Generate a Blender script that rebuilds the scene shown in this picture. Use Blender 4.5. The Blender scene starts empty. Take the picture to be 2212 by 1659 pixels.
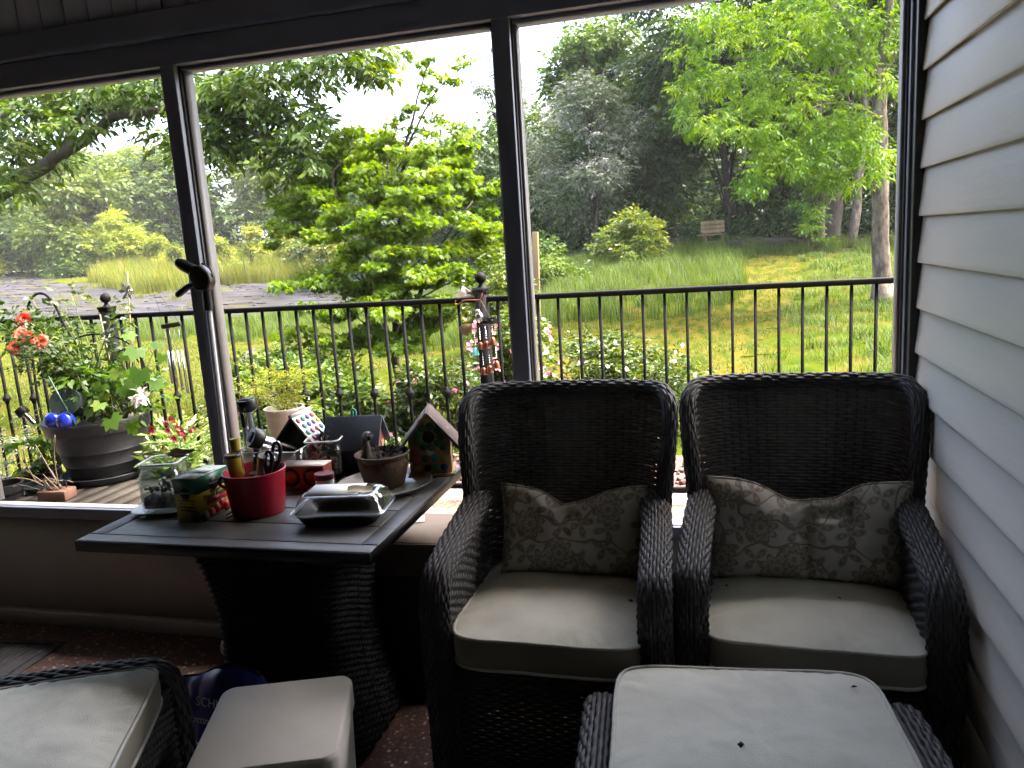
import bpy, math, random
import numpy as np
from mathutils import Vector, Matrix, Quaternion, noise

SC = bpy.context.scene
COL = SC.collection
PI = math.pi
rnd = random.Random(7)
npr = np.random.default_rng(7)

# ------------------------------------------------------------------ camera
cam_data = bpy.data.cameras.new('camera')
cam = bpy.data.objects.new('camera', cam_data)
COL.objects.link(cam)
cam_data.sensor_width = 36.0
cam_data.lens = 36.0 * 1661.0 / 2212.0
cam_data.clip_start = 0.02
cam_data.clip_end = 3000.0
EYE = Vector((0.0, 0.0, 1.45))
_R = ((0.96659655, -0.01628127, -0.25578511),
      (0.24828381, -0.18820185, 0.95022903),
      (-0.06361017, -0.98199541, -0.17787289))   # world axes x camera axes (right, down, forward)
# note: column 2 is the forward direction
cam.matrix_world = Matrix(((_R[0][0], -_R[0][1], -_R[0][2], EYE.x),
                           (_R[1][0], -_R[1][1], -_R[1][2], EYE.y),
                           (_R[2][0], -_R[2][1], -_R[2][2], EYE.z),
                           (0, 0, 0, 1)))
SC.camera = cam

# ------------------------------------------------------------------ world and sun
SUN_EL, SUN_AZ = math.radians(60), math.radians(72)   # azimuth clockwise from +Y: ahead and to the right
world = bpy.data.worlds.new('World')
SC.world = world
world.use_nodes = True
wn, wl = world.node_tree.nodes, world.node_tree.links
wn.clear()
sky = wn.new('ShaderNodeTexSky')
sky.sky_type = 'NISHITA'
sky.sun_disc = False
sky.sun_elevation = SUN_EL
sky.sun_rotation = SUN_AZ
sky.dust_density = 8.0
sky.air_density = 0.8
sky.ozone_density = 0.6
bg = wn.new('ShaderNodeBackground')
bg.inputs['Strength'].default_value = 0.15
wo = wn.new('ShaderNodeOutputWorld')
wl.new(sky.outputs[0], bg.inputs['Color'])
wl.new(bg.outputs[0], wo.inputs['Surface'])

sun_data = bpy.data.lights.new('sun', 'SUN')
sun_data.energy = 1.5
sun_data.angle = math.radians(12)
sun_data.color = (1.0, 0.94, 0.84)
sun = bpy.data.objects.new('sun', sun_data)
COL.objects.link(sun)
_sd = Vector((math.sin(SUN_AZ) * math.cos(SUN_EL), math.cos(SUN_AZ) * math.cos(SUN_EL), math.sin(SUN_EL)))
sun.rotation_euler = _sd.to_track_quat('Z', 'Y').to_euler()
sun.location = (0, 0, 20)

SC.view_settings.view_transform = 'Standard'
SC.view_settings.look = 'None'
SC.view_settings.exposure = 3.85
SC.view_settings.gamma = 1.0
SC.view_settings.use_curve_mapping = False
SC.render.engine = 'CYCLES'
cy = SC.cycles
cy.use_denoising = True
cy.max_bounces = 8
cy.diffuse_bounces = 4
cy.glossy_bounces = 3
cy.transmission_bounces = 6
cy.transparent_max_bounces = 12
cy.sample_clamp_indirect = 6.0
cy.caustics_reflective = False
cy.caustics_refractive = False

# ------------------------------------------------------------------ materials
MATS = {}


def ND(nt, kind, **kw):
    n = nt.nodes.new(kind)
    for k, v in kw.items():
        if k in n.inputs:
            n.inputs[k].default_value = v
        else:
            setattr(n, k, v)
    return n


def rgba(c):
    return (c[0], c[1], c[2], 1.0)


def pmat(name, c1, c2=None, scale=8.0, rough=0.6, bump=0.0, bscale=60.0, metal=0.0, spec=0.5,
         detail=4.0, stretch=None, contrast=(0.35, 0.65), c3=None, c3scale=2.0, c3thr=(0.55, 0.75), trans=0.0, ior=1.45, sheen=0.0, rvar=0.0):
    """Principled material: two or three colours mixed by noise in object space, fine bump."""
    m = bpy.data.materials.new(name)
    m.use_nodes = True
    nt = m.node_tree
    nt.nodes.clear()
    out = ND(nt, 'ShaderNodeOutputMaterial')
    p = ND(nt, 'ShaderNodeBsdfPrincipled', Roughness=rough, Metallic=metal)
    p.inputs['Specular IOR Level'].default_value = spec
    p.inputs['IOR'].default_value = ior
    p.inputs['Transmission Weight'].default_value = trans
    p.inputs['Sheen Weight'].default_value = sheen
    nt.links.new(p.outputs[0], out.inputs[0])
    tc = ND(nt, 'ShaderNodeTexCoord')
    vec = tc.outputs['Object']
    if stretch:
        mp = ND(nt, 'ShaderNodeMapping')
        mp.inputs['Scale'].default_value = stretch
        nt.links.new(vec, mp.inputs[0])
        vec = mp.outputs[0]
    p.inputs['Base Color'].default_value = rgba(c1)
    if c2 is not None:
        nz = ND(nt, 'ShaderNodeTexNoise', Scale=scale, Detail=detail, Roughness=0.6)
        nt.links.new(vec, nz.inputs['Vector'])
        mr = ND(nt, 'ShaderNodeMapRange')
        mr.inputs[1].default_value, mr.inputs[2].default_value = contrast
        nt.links.new(nz.outputs[0], mr.inputs[0])
        mx = ND(nt, 'ShaderNodeMix', data_type='RGBA')
        mx.inputs[6].default_value, mx.inputs[7].default_value = rgba(c1), rgba(c2)
        nt.links.new(mr.outputs[0], mx.inputs[0])
        col = mx.outputs[2]
        if c3 is not None:
            n3 = ND(nt, 'ShaderNodeTexNoise', Scale=c3scale, Detail=6.0, Roughness=0.65)
            nt.links.new(vec, n3.inputs['Vector'])
            m3 = ND(nt, 'ShaderNodeMapRange')
            m3.inputs[1].default_value, m3.inputs[2].default_value = c3thr
            nt.links.new(n3.outputs[0], m3.inputs[0])
            x3 = ND(nt, 'ShaderNodeMix', data_type='RGBA')
            nt.links.new(col, x3.inputs[6])
            x3.inputs[7].default_value = rgba(c3)
            nt.links.new(m3.outputs[0], x3.inputs[0])
            col = x3.outputs[2]
        nt.links.new(col, p.inputs['Base Color'])
        if rvar:
            rr = ND(nt, 'ShaderNodeMapRange')
            rr.inputs[3].default_value, rr.inputs[4].default_value = rough - rvar, rough + rvar
            nt.links.new(nz.outputs[0], rr.inputs[0])
            nt.links.new(rr.outputs[0], p.inputs['Roughness'])
    if bump:
        bz = ND(nt, 'ShaderNodeTexNoise', Scale=bscale, Detail=5.0, Roughness=0.6)
        nt.links.new(vec, bz.inputs['Vector'])
        bp = ND(nt, 'ShaderNodeBump', Strength=bump, Distance=0.01)
        nt.links.new(bz.outputs[0], bp.inputs['Height'])
        nt.links.new(bp.outputs[0], p.inputs['Normal'])
    MATS[name] = m
    return m


def leafmat(name, dark, light, yellow=None, transl=0.35, rough=0.5):
    """Leaf: colour varies per leaf by the 'var' attribute; part of the light passes through."""
    m = bpy.data.materials.new(name)
    m.use_nodes = True
    nt = m.node_tree
    nt.nodes.clear()
    out = ND(nt, 'ShaderNodeOutputMaterial')
    at = ND(nt, 'ShaderNodeAttribute', attribute_name='var')
    oi = ND(nt, 'ShaderNodeObjectInfo')
    cr = ND(nt, 'ShaderNodeValToRGB')
    e = cr.color_ramp.elements
    e[0].position, e[0].color = 0.0, rgba(dark)
    e[1].position, e[1].color = 0.75, rgba(light)
    if yellow:
        k = e.new(1.0)
        k.color = rgba(yellow)
    nt.links.new(at.outputs['Fac'], cr.inputs[0])
    hs = ND(nt, 'ShaderNodeHueSaturation')
    mr = ND(nt, 'ShaderNodeMapRange')
    mr.inputs[3].default_value, mr.inputs[4].default_value = 0.75, 1.2
    nt.links.new(oi.outputs['Random'], mr.inputs[0])
    nt.links.new(mr.outputs[0], hs.inputs['Value'])
    nt.links.new(cr.outputs[0], hs.inputs['Color'])
    p = ND(nt, 'ShaderNodeBsdfPrincipled', Roughness=rough)
    p.inputs['Specular IOR Level'].default_value = 0.3
    nt.links.new(hs.outputs[0], p.inputs['Base Color'])
    tr = ND(nt, 'ShaderNodeBsdfTranslucent')
    hs2 = ND(nt, 'ShaderNodeHueSaturation', Saturation=1.15, Value=1.3)
    hs2.inputs['Hue'].default_value = 0.485
    nt.links.new(hs.outputs[0], hs2.inputs['Color'])
    nt.links.new(hs2.outputs[0], tr.inputs['Color'])
    mx = ND(nt, 'ShaderNodeMixShader', Fac=transl)
    nt.links.new(p.outputs[0], mx.inputs[1])
    nt.links.new(tr.outputs[0], mx.inputs[2])
    nt.links.new(mx.outputs[0], out.inputs[0])
    MATS[name] = m
    return m


def glassmat(name, color=(0.95, 0.98, 0.97), rough=0.02, alpha=0.75, dirt=0.0):
    """Thin clear glass or plastic: mostly transparent, with Fresnel reflections."""
    m = bpy.data.materials.new(name)
    m.use_nodes = True
    nt = m.node_tree
    nt.nodes.clear()
    out = ND(nt, 'ShaderNodeOutputMaterial')
    t = ND(nt, 'ShaderNodeBsdfTransparent', Color=rgba(color))
    g = ND(nt, 'ShaderNodeBsdfGlossy', Roughness=rough)
    fr = ND(nt, 'ShaderNodeLayerWeight', Blend=0.35)
    mr = ND(nt, 'ShaderNodeMapRange')
    mr.inputs[3].default_value, mr.inputs[4].default_value = 0.05, 1.0 - alpha + 0.35
    nt.links.new(fr.outputs['Facing'], mr.inputs[0])
    mx = ND(nt, 'ShaderNodeMixShader')
    nt.links.new(mr.outputs[0], mx.inputs[0])
    nt.links.new(t.outputs[0], mx.inputs[1])
    nt.links.new(g.outputs[0], mx.inputs[2])
    last = mx.outputs[0]
    if dirt:
        d = ND(nt, 'ShaderNodeBsdfDiffuse', Color=(0.55, 0.55, 0.52, 1))
        tc = ND(nt, 'ShaderNodeTexCoord')
        nz = ND(nt, 'ShaderNodeTexNoise', Scale=25.0, Detail=5.0)
        nt.links.new(tc.outputs['Object'], nz.inputs['Vector'])
        mr2 = ND(nt, 'ShaderNodeMapRange')
        mr2.inputs[1].default_value, mr2.inputs[2].default_value = 0.3, 0.8
        mr2.inputs[3].default_value, mr2.inputs[4].default_value = 0.0, dirt
        nt.links.new(nz.outputs[0], mr2.inputs[0])
        m2 = ND(nt, 'ShaderNodeMixShader')
        nt.links.new(mr2.outputs[0], m2.inputs[0])
        nt.links.new(last, m2.inputs[1])
        nt.links.new(d.outputs[0], m2.inputs[2])
        last = m2.outputs[0]
    nt.links.new(last, out.inputs[0])
    MATS[name] = m
    return m


# ------------------------------------------------------------------ mesh building
class MB:
    """Collects vertices and polygons, then links them as one mesh object."""

    def __init__(self):
        self.v, self.f, self.n = [], [], 0
        self.q = []          # numpy quad blocks
        self.var = None

    def add(self, vs, fs):
        b = self.n
        self.v.append(np.asarray(vs, dtype=np.float64).reshape(-1, 3))
        self.n += len(self.v[-1])
        self.f.extend([tuple(b + i for i in f) for f in fs])
        return self

    def addq(self, vs, quads):
        vs = np.asarray(vs, dtype=np.float64).reshape(-1, 3)
        self.q.append(np.asarray(quads, dtype=np.int64) + self.n)
        self.v.append(vs)
        self.n += len(vs)
        return self

    def box(self, c, s, M=None):
        x, y, z = s[0] / 2, s[1] / 2, s[2] / 2
        p = [Vector((a * x, b * y, d * z)) for d in (-1, 1) for b in (-1, 1) for a in (-1, 1)]
        if M is not None:
            p = [M @ q for q in p]
        p = [(q.x + c[0], q.y + c[1], q.z + c[2]) for q in p]
        return self.add(p, [(0, 2, 3, 1), (4, 5, 7, 6), (0, 1, 5, 4), (2, 6, 7, 3), (0, 4, 6, 2), (1, 3, 7, 5)])

    def prism(self, poly, d0, d1, axis='y'):
        """Polygon in the two other axes, extruded along axis from d0 to d1."""
        n = len(poly)

        def P(a, b, d):
            return {'x': (d, a, b), 'y': (a, d, b), 'z': (a, b, d)}[axis]
        vs = [P(a, b, d0) for a, b in poly] + [P(a, b, d1) for a, b in poly]
        fs = [tuple(range(n)), tuple(range(2 * n - 1, n - 1, -1))]
        fs += [(i, n + i, n + (i + 1) % n, (i + 1) % n) for i in range(n)]
        return self.add(vs, fs)

    def tube(self, pts, r, n=8, caps=True):
        pts = [Vector(p) for p in pts]
        m = len(pts)
        rs = r if isinstance(r, (list, tuple, np.ndarray)) else [r] * m
        T = [(pts[min(i + 1, m - 1)] - pts[max(i - 1, 0)]).normalized() for i in range(m)]
        up = Vector((0, 0, 1)) if abs(T[0].z) < 0.9 else Vector((1, 0, 0))
        N = (up - T[0] * up.dot(T[0])).normalized()
        vs = []
        for i in range(m):
            N = (N - T[i] * N.dot(T[i]))
            N = N.normalized() if N.length > 1e-6 else T[i].orthogonal().normalized()
            B = T[i].cross(N)
            for k in range(n):
                a = 2 * PI * k / n
                q = pts[i] + (N * math.cos(a) + B * math.sin(a)) * rs[i]
                vs.append((q.x, q.y, q.z))
        fs = [(i * n + k, i * n + (k + 1) % n, (i + 1) * n + (k + 1) % n, (i + 1) * n + k) for i in range(m - 1) for k in range(n)]
        if caps:
            fs += [tuple(range(n - 1, -1, -1)), tuple((m - 1) * n + k for k in range(n))]
        return self.add(vs, fs)

    def lathe(self, prof, n=32, c=(0, 0, 0), sx=1.0, sy=1.0, M=None):
        """prof: (radius, z) from bottom to top; closed at a zero radius."""
        vs, fs = [], []
        for r, z in prof:
            for k in range(n):
                a = 2 * PI * k / n
                q = Vector((r * math.cos(a) * sx, r * math.sin(a) * sy, z))
                if M is not None:
                    q = M @ q
                vs.append((q.x + c[0], q.y + c[1], q.z + c[2]))
        for i in range(len(prof) - 1):
            for k in range(n):
                fs.append((i * n + k, i * n + (k + 1) % n, (i + 1) * n + (k + 1) % n, (i + 1) * n + k))
        return self.add(vs, fs)

    def grid(self, fn, nu, nv, closed_u=False):
        vs = [fn(i / nu, j / nv) for j in range(nv + 1) for i in range(nu + (0 if closed_u else 1))]
        w = nu if closed_u else nu + 1
        fs = []
        for j in range(nv):
            for i in range(nu):
                a, b = j * w + i, j * w + (i + 1) % w
                fs.append((a, b, b + w, a + w))
        return self.add(vs, fs)

    def sphere(self, c, r, n=16, m=10, s=(1, 1, 1)):
        prof = [(max(1e-5, r * math.sin(PI * i / m)), -r * math.cos(PI * i / m)) for i in range(m + 1)]
        vs, fs = [], []
        for q, z in prof:
            for k in range(n):
                a = 2 * PI * k / n
                vs.append((c[0] + q * math.cos(a) * s[0], c[1] + q * math.sin(a) * s[1], c[2] + z * s[2]))
        for i in range(m):
            for k in range(n):
                fs.append((i * n + k, i * n + (k + 1) % n, (i + 1) * n + (k + 1) % n, (i + 1) * n + k))
        return self.add(vs, fs)

    def strands(self, P, Nm, ra, rb, ns=5):
        """P, Nm: arrays (S, N, 3) of centre lines and surface normals; round strands as one block of quads."""
        P, Nm = np.asarray(P, float), np.asarray(Nm, float)
        S, N, _ = P.shape
        T = np.empty_like(P)
        T[:, 1:-1] = P[:, 2:] - P[:, :-2]
        T[:, 0] = P[:, 1] - P[:, 0]
        T[:, -1] = P[:, -1] - P[:, -2]
        T /= np.linalg.norm(T, axis=2, keepdims=True) + 1e-9
        B = np.cross(T, Nm)
        B /= np.linalg.norm(B, axis=2, keepdims=True) + 1e-9
        N2 = np.cross(B, T)
        a = np.arange(ns) * 2 * PI / ns
        V = P[:, :, None, :] + (N2[:, :, None, :] * np.cos(a)[None, None, :, None] * ra + B[:, :, None, :] * np.sin(a)[None, None, :, None] * rb)
        idx = np.arange(S * N * ns).reshape(S, N, ns)
        q = np.stack([idx[:, :-1], np.roll(idx, -1, 2)[:, :-1], np.roll(idx, -1, 2)[:, 1:], idx[:, 1:]], -1).reshape(-1, 4)
        return self.addq(V.reshape(-1, 3), q)

    def mesh(self, name, mat, smooth=False, autosmooth=None):
        me = bpy.data.meshes.new(name)
        V = np.concatenate(self.v) if self.v else np.zeros((0, 3))
        Q = np.concatenate(self.q) if self.q else np.zeros((0, 4), np.int64)
        cnt = [len(f) for f in self.f] + [4] * len(Q)
        loops = np.concatenate([np.fromiter((i for f in self.f for i in f), np.int64), Q.reshape(-1)]).astype(np.int32)
        cnt = np.array(cnt, np.int32)
        me.vertices.add(len(V))
        me.vertices.foreach_set('co', V.astype(np.float32).reshape(-1))
        me.loops.add(len(loops))
        me.loops.foreach_set('vertex_index', loops)
        me.polygons.add(len(cnt))
        st = np.zeros(len(cnt), np.int32)
        st[1:] = np.cumsum(cnt)[:-1]
        me.polygons.foreach_set('loop_start', st)
        me.polygons.foreach_set('loop_total', cnt)
        if smooth:
            me.polygons.foreach_set('use_smooth', np.ones(len(cnt), bool))
        me.update(calc_edges=True)
        me.validate()
        if self.var is not None:
            at = me.attributes.new('var', 'FLOAT', 'POINT')
            at.data.foreach_set('value', np.asarray(self.var, np.float32))
        if mat is not None:
            me.materials.append(MATS[mat] if isinstance(mat, str) else mat)
        return me

    def build(self, name, mat, parent=None, smooth=False, bevel=0.0, loc=None, angle=None, seg=2):
        me = self.mesh(name, mat, smooth)
        o = bpy.data.objects.new(name, me)
        COL.objects.link(o)
        o.parent = parent
        if loc is not None:
            o.location = loc
        if bevel:
            b = o.modifiers.new('bevel', 'BEVEL')
            b.width = bevel
            b.segments = seg
            b.limit_method = 'ANGLE'
            b.angle_limit = math.radians(35)
        if angle is not None and smooth:
            me.set_sharp_from_angle(angle=math.radians(angle))
        return o


def tag(o, label=None, cat=None, group=None, kind=None):
    if label:
        o['label'] = label
    if cat:
        o['category'] = cat
    if group:
        o['group'] = group
    if kind:
        o['kind'] = kind
    return o


def thing(name, label, cat, loc=(0, 0, 0), rz=0.0, group=None):
    o = bpy.data.objects.new(name, None)
    COL.objects.link(o)
    o.empty_display_size = 0.1
    o.location = loc
    o.rotation_euler = (0, 0, rz)
    return tag(o, label, cat, group)


def copy_tree(o, parent=None):
    c = o.copy()
    COL.objects.link(c)
    c.parent = parent
    for ch in o.children:
        copy_tree(ch, c)
    return c


def piece(mesh, name, parent, loc=(0, 0, 0), rot=(0, 0, 0), scale=(1, 1, 1)):
    o = bpy.data.objects.new(name, mesh)
    COL.objects.link(o)
    o.parent = parent
    o.location, o.rotation_euler, o.scale = loc, rot, scale
    return o


def text(name, s, size, parent, loc, rot, mat, extrude=0.0005, align='CENTER', bold=0.0, shear=0.0):
    cu = bpy.data.curves.new(name, 'FONT')
    cu.body = s
    cu.size = size
    cu.extrude = extrude
    cu.offset = bold
    cu.shear = shear
    cu.align_x = align
    cu.align_y = 'CENTER'
    cu.resolution_u = 3
    cu.materials.append(MATS[mat])
    tmp = bpy.data.objects.new(name, cu)
    me = bpy.data.meshes.new_from_object(tmp)
    me.name = name
    bpy.data.objects.remove(tmp)
    if not me.materials:
        me.materials.append(MATS[mat])
    o = bpy.data.objects.new(name, me)
    COL.objects.link(o)
    o.parent = parent
    o.location, o.rotation_euler = loc, rot
    return o


def smooth_path(pts, n=40):
    """Catmull-Rom through pts."""
    P = [Vector(p) for p in pts]
    P = [P[0] * 2 - P[1]] + P + [P[-1] * 2 - P[-2]]
    out = []
    segs = len(P) - 3
    for i in range(n):
        t = i / (n - 1) * segs
        k = min(int(t), segs - 1)
        t -= k
        a, b, c, d = P[k:k + 4]
        out.append(0.5 * ((2 * b) + (c - a) * t + (2 * a - 5 * b + 4 * c - d) * t * t + (3 * b - a - 3 * c + d) * t ** 3))
    return out


def fbm(x, y, z=0.0, o=4):
    return noise.fractal(Vector((x, y, z)), 1.0, 2.0, o)
# ------------------------------------------------------------------ porch shell
pmat('paint_taupe_flare', (0.17, 0.195, 0.255), (0.15, 0.172, 0.225), 5, 0.45, 0.03, 90)  # frame paint; the lens flare's blue cast is put into the colour
pmat('paint_white', (0.34, 0.335, 0.325), (0.28, 0.275, 0.26), 6, 0.5, 0.05, 50, contrast=(0.45, 0.8))
pmat('paint_panel', (0.28, 0.265, 0.24), (0.25, 0.235, 0.21), 3, 0.6, 0.04, 40)
pmat('plank_paint', (0.42, 0.45, 0.50), (0.36, 0.39, 0.43), 3, 0.55, 0.03, 40)  # bluish for the same lens flare, put into the colour
pmat('ceiling_paint', (0.24, 0.24, 0.24), (0.21, 0.21, 0.21), 2, 0.7)
pmat('siding_vinyl', (0.392, 0.380, 0.345), (0.362, 0.352, 0.320), 9, 0.45, 0.22, 30, stretch=(1, 0.14, 1.0), c3=(0.415, 0.402, 0.365), c3scale=1.2, rvar=0.08)
pmat('track_lit_grey', (0.22, 0.215, 0.21), (0.19, 0.185, 0.18), 9, 0.5)
pmat('channel_dark', (0.05, 0.052, 0.05), (0.04, 0.042, 0.04), 9, 0.4)


def terrazzo():
    m = bpy.data.materials.new('pebble_floor')
    m.use_nodes = True
    nt = m.node_tree
    p = nt.nodes['Principled BSDF']
    p.inputs['Roughness'].default_value = 0.45
    tc = ND(nt, 'ShaderNodeTexCoord')
    v = ND(nt, 'ShaderNodeTexVoronoi', Scale=85.0, Randomness=1.0)
    nt.links.new(tc.outputs['Object'], v.inputs['Vector'])
    cr = ND(nt, 'ShaderNodeValToRGB')
    el = cr.color_ramp.elements
    el[0].position, el[0].color = 0.0, (0.09, 0.046, 0.038, 1)
    el[1].position, el[1].color = 1.0, (0.75, 0.70, 0.62, 1)
    for pos, c in ((0.35, (0.16, 0.085, 0.065)), (0.6, (0.22, 0.14, 0.11)), (0.8, (0.10, 0.055, 0.046)), (0.9, (0.42, 0.34, 0.28))):
        k = el.new(pos)
        k.color = rgba(c)
    sp = ND(nt, 'ShaderNodeSeparateColor')
    nt.links.new(v.outputs['Color'], sp.inputs[0])
    nt.links.new(sp.outputs[0], cr.inputs[0])
    mr = ND(nt, 'ShaderNodeMapRange')
    mr.inputs[1].default_value, mr.inputs[2].default_value = 0.35, 0.6
    nt.links.new(v.outputs['Distance'], mr.inputs[0])
    mx = ND(nt, 'ShaderNodeMix', data_type='RGBA')
    nt.links.new(mr.outputs[0], mx.inputs[0])
    nt.links.new(cr.outputs[0], mx.inputs[6])
    mx.inputs[7].default_value = (0.075, 0.044, 0.04, 1)
    nt.links.new(mx.outputs[2], p.inputs['Base Color'])
    bp = ND(nt, 'ShaderNodeBump', Strength=0.4, Distance=0.004)
    bp.invert = True
    nt.links.new(v.outputs['Distance'], bp.inputs['Height'])
    nt.links.new(bp.outputs[0], p.inputs['Normal'])
    MATS['pebble_floor'] = m


terrazzo()

WY = 2.42          # interior face of the screen wall
WX = 0.565         # face of the siding wall
LX = -4.6          # far end of the porch
BY = -1.9          # house wall behind the camera

fl = MB().box(((WX + LX) / 2 + 0.1, (WY + BY) / 2, -0.075), (WX - LX + 0.5, WY - BY + 0.4, 0.15)).build('floor', 'pebble_floor')
tag(fl, kind='structure')
ce = MB().box(((WX + LX) / 2, (WY + BY) / 2 + 0.2, 2.72), (WX - LX + 1.2, WY - BY + 1.3, 0.12)).build('ceiling', 'ceiling_paint')
tag(ce, kind='structure')
bw = MB().box(((WX + LX) / 2, BY - 0.1, 1.4), (WX - LX + 0.6, 0.2, 2.6)).build('house_wall', 'ceiling_paint')
tag(bw, 'pale painted house wall at the back of the porch', 'wall')
# roof of the house above and behind the porch
rf = MB().prism([(WY + 0.55, 2.70), (WY + 0.55, 2.84), (-5.0, 5.0), (-12.0, 2.86), (-12.0, 2.80), (BY - 0.2, 2.80), (WY + 0.4, 2.80)], -13.0, 6.0, 'x').build('house_roof', 'channel_dark')
tag(rf, 'low dark pitched roof covering the house and porch', 'roof')
hb = MB().box((-3.5, -7.0, 1.35), (18.4, 9.6, 2.7)).build('house_body', 'siding_vinyl')
tag(hb, 'grey sided house body behind the porch', 'house')

# screen wall: knee panel, sill, posts, beam, header planks
sw = thing('screen_wall', 'taupe framed porch wall with open screen bays above a low panel', 'wall', (0, WY, 0))
x0, x1 = LX, WX + 0.05
MB().box(((x0 + x1) / 2, 0.06, 0.235), (x1 - x0, 0.10, 0.47)).build('knee_panel', 'paint_panel', sw)
MB().box(((x0 + x1) / 2, 0.0, 0.03), (x1 - x0, 0.03, 0.06)).build('baseboard', 'paint_panel', sw, bevel=0.004)
MB().box(((x0 + x1) / 2, 0.003, 0.493), (x1 - x0, 0.018, 0.046)).build('sill_rail', 'paint_taupe_flare', sw, bevel=0.003)
MB().box(((x0 + x1) / 2, 0.036, 0.495), (x1 - x0, 0.046, 0.046)).build('outer_sill', 'paint_white', sw, bevel=0.003)
MB().box(((x0 + x1) / 2, 0.045, 2.172), (x1 - x0, 0.09, 0.085)).build('beam', 'paint_taupe_flare', sw, bevel=0.003)
MB().box(((x0 + x1) / 2, 0.06, 2.1225), (x1 - x0, 0.055, 0.013)).build('beam_track', 'paint_taupe_flare', sw)
MB().box(((x0 + x1) / 2, 0.025, 2.262), (x1 - x0, 0.075, 0.094)).build('beam_board', 'paint_taupe_flare', sw, bevel=0.012, seg=3)
hm = MB().prism([(-0.047, 0.0), (-0.047, 0.012), (-0.043, 0.016), (0.043, 0.016), (0.047, 0.012), (0.047, 0.0)], 0, 0.36, 'z').mesh('header_plank', 'plank_paint')
k = 0
xx = x1 - 0.05
MB().box(((x0 + x1) / 2, 0.05, 2.485), (x1 - x0, 0.06, 0.35)).build('header_backing', 'channel_dark', sw)
while xx > x0:
    piece(hm, 'header_plank', sw, (xx, 0.0195, 2.3095), (PI * 0, 0, PI))
    xx -= 0.1005


def post(xc, w=0.056):
    p = MB().box((0, 0.045, 0), (w, 0.09, 1.6135)).build('post', 'paint_taupe_flare', sw, bevel=0.003)
    p.location = (xc, 0, 1.3227)
    for s in (-1, 1):
        MB().box((s * (w / 2 + 0.006), 0.062, 0), (0.0118, 0.05, 1.612)).build('screen_track', 'track_lit_grey', p)  # track widened and lightened to look like the post side lit from outdoors
        MB().box((s * (w / 2 + 0.0025), 0.028, 0), (0.0048, 0.012, 1.611)).build('screen_spline', 'channel_dark', p)
    return p


for xc in (-1.806, -0.617, -3.0, -4.2):
    post(xc)
post(0.546, 0.036)
# unseen left end of the porch, made solid to cut the side light
ew = MB().box((LX - 0.05, (WY + BY) / 2, 1.33), (0.1, WY - BY, 2.64)).build('end_wall', 'paint_panel')
tag(ew, 'unseen plain wall closing the far end of the porch against side light', 'wall')

# siding wall on the right: one board per course
sd = thing('siding_wall', 'grey lap siding wall on the right side of the porch', 'wall', (WX, 0, 0))
ylen0, ylen1 = BY - 0.1, WY - 0.034
sm = MB().prism([(0.004, 0.0), (-0.0135, 0.001), (-0.0145, 0.006), (-0.0035, 0.1285), (0.004, 0.1285)], 0, 0)
sb = MB()
# cross section in x-z extruded along y
sb.prism([(0.006, 0.006), (-0.0095, 0.006), (-0.0105, 0.0005), (-0.0135, 0.0), (-0.0150, 0.003), (-0.0145, 0.012), (-0.0030, 0.132), (0.006, 0.132)], ylen0, ylen1, 'y')
sbm = sb.mesh('siding_board', 'siding_vinyl')
for i in range(21):
    piece(sbm, 'siding_board', sd, (0, 0, 0.059 - 0.127 + 0.127 * i))
MB().box((0.06, (ylen0 + ylen1) / 2, 1.32), (0.1, ylen1 - ylen0, 2.63)).build('wall_core', 'channel_dark', sd)
MB().box((-0.004, WY - 0.017, 1.32), (0.05, 0.030, 2.63)).build('corner_channel', 'channel_dark', sd, bevel=0.003)
# ------------------------------------------------------------------ wicker
pmat('wicker', (0.036, 0.0365, 0.038), (0.062, 0.0625, 0.064), 30, 0.58, 0.05, 200, spec=0.42, rvar=0.1)
pmat('wicker_back_lit', (0.075, 0.072, 0.068), (0.12, 0.116, 0.11), 30, 0.55, 0.05, 200, spec=0.45, rvar=0.1)  # brighter copy of the wicker: light on the chair backs put into the colour
pmat('wicker_core', (0.006, 0.006, 0.006), None, rough=0.9)
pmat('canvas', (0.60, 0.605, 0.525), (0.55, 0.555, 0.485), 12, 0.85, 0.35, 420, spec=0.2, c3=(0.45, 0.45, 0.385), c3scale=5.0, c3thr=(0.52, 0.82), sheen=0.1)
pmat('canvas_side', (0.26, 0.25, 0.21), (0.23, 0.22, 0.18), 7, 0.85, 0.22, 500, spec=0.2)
pmat('piping', (0.50, 0.50, 0.46), (0.44, 0.44, 0.40), 30, 0.8, spec=0.2)


def weave(mb, S, nrow, nst, r, amp, u0=0.0, u1=1.0, v0=0.0, v1=1.0, per=4, flat=1.25):
    """Strands running along u over nst stakes; S(u, v) -> (point, normal) on arrays."""
    n = nst * per // 2 + 1
    u = np.linspace(u0, u1, n)
    v = (np.arange(nrow) + 0.5) / nrow * (v1 - v0) + v0
    U, Vv = np.meshgrid(u, v)
    P, N = S(U, Vv)
    ph = np.cos(PI * np.linspace(0, nst, n)[None, :] + PI * (np.arange(nrow) % 2)[:, None])
    jit = npr.normal(0, 0.06 * amp, ph.shape)
    P = P + N * (ph * amp + jit)[..., None]
    mb.strands(P, N, r, r * flat, 5)


def surf_normals(S, eps=1e-3):
    def F(U, V):
        P = S(U, V)
        du = S(U + eps, V) - S(U - eps, V)
        dv = S(U, V + eps) - S(U, V - eps)
        N = np.cross(du, dv)
        N /= np.linalg.norm(N, axis=-1, keepdims=True) + 1e-12
        return P, N
    return F


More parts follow.
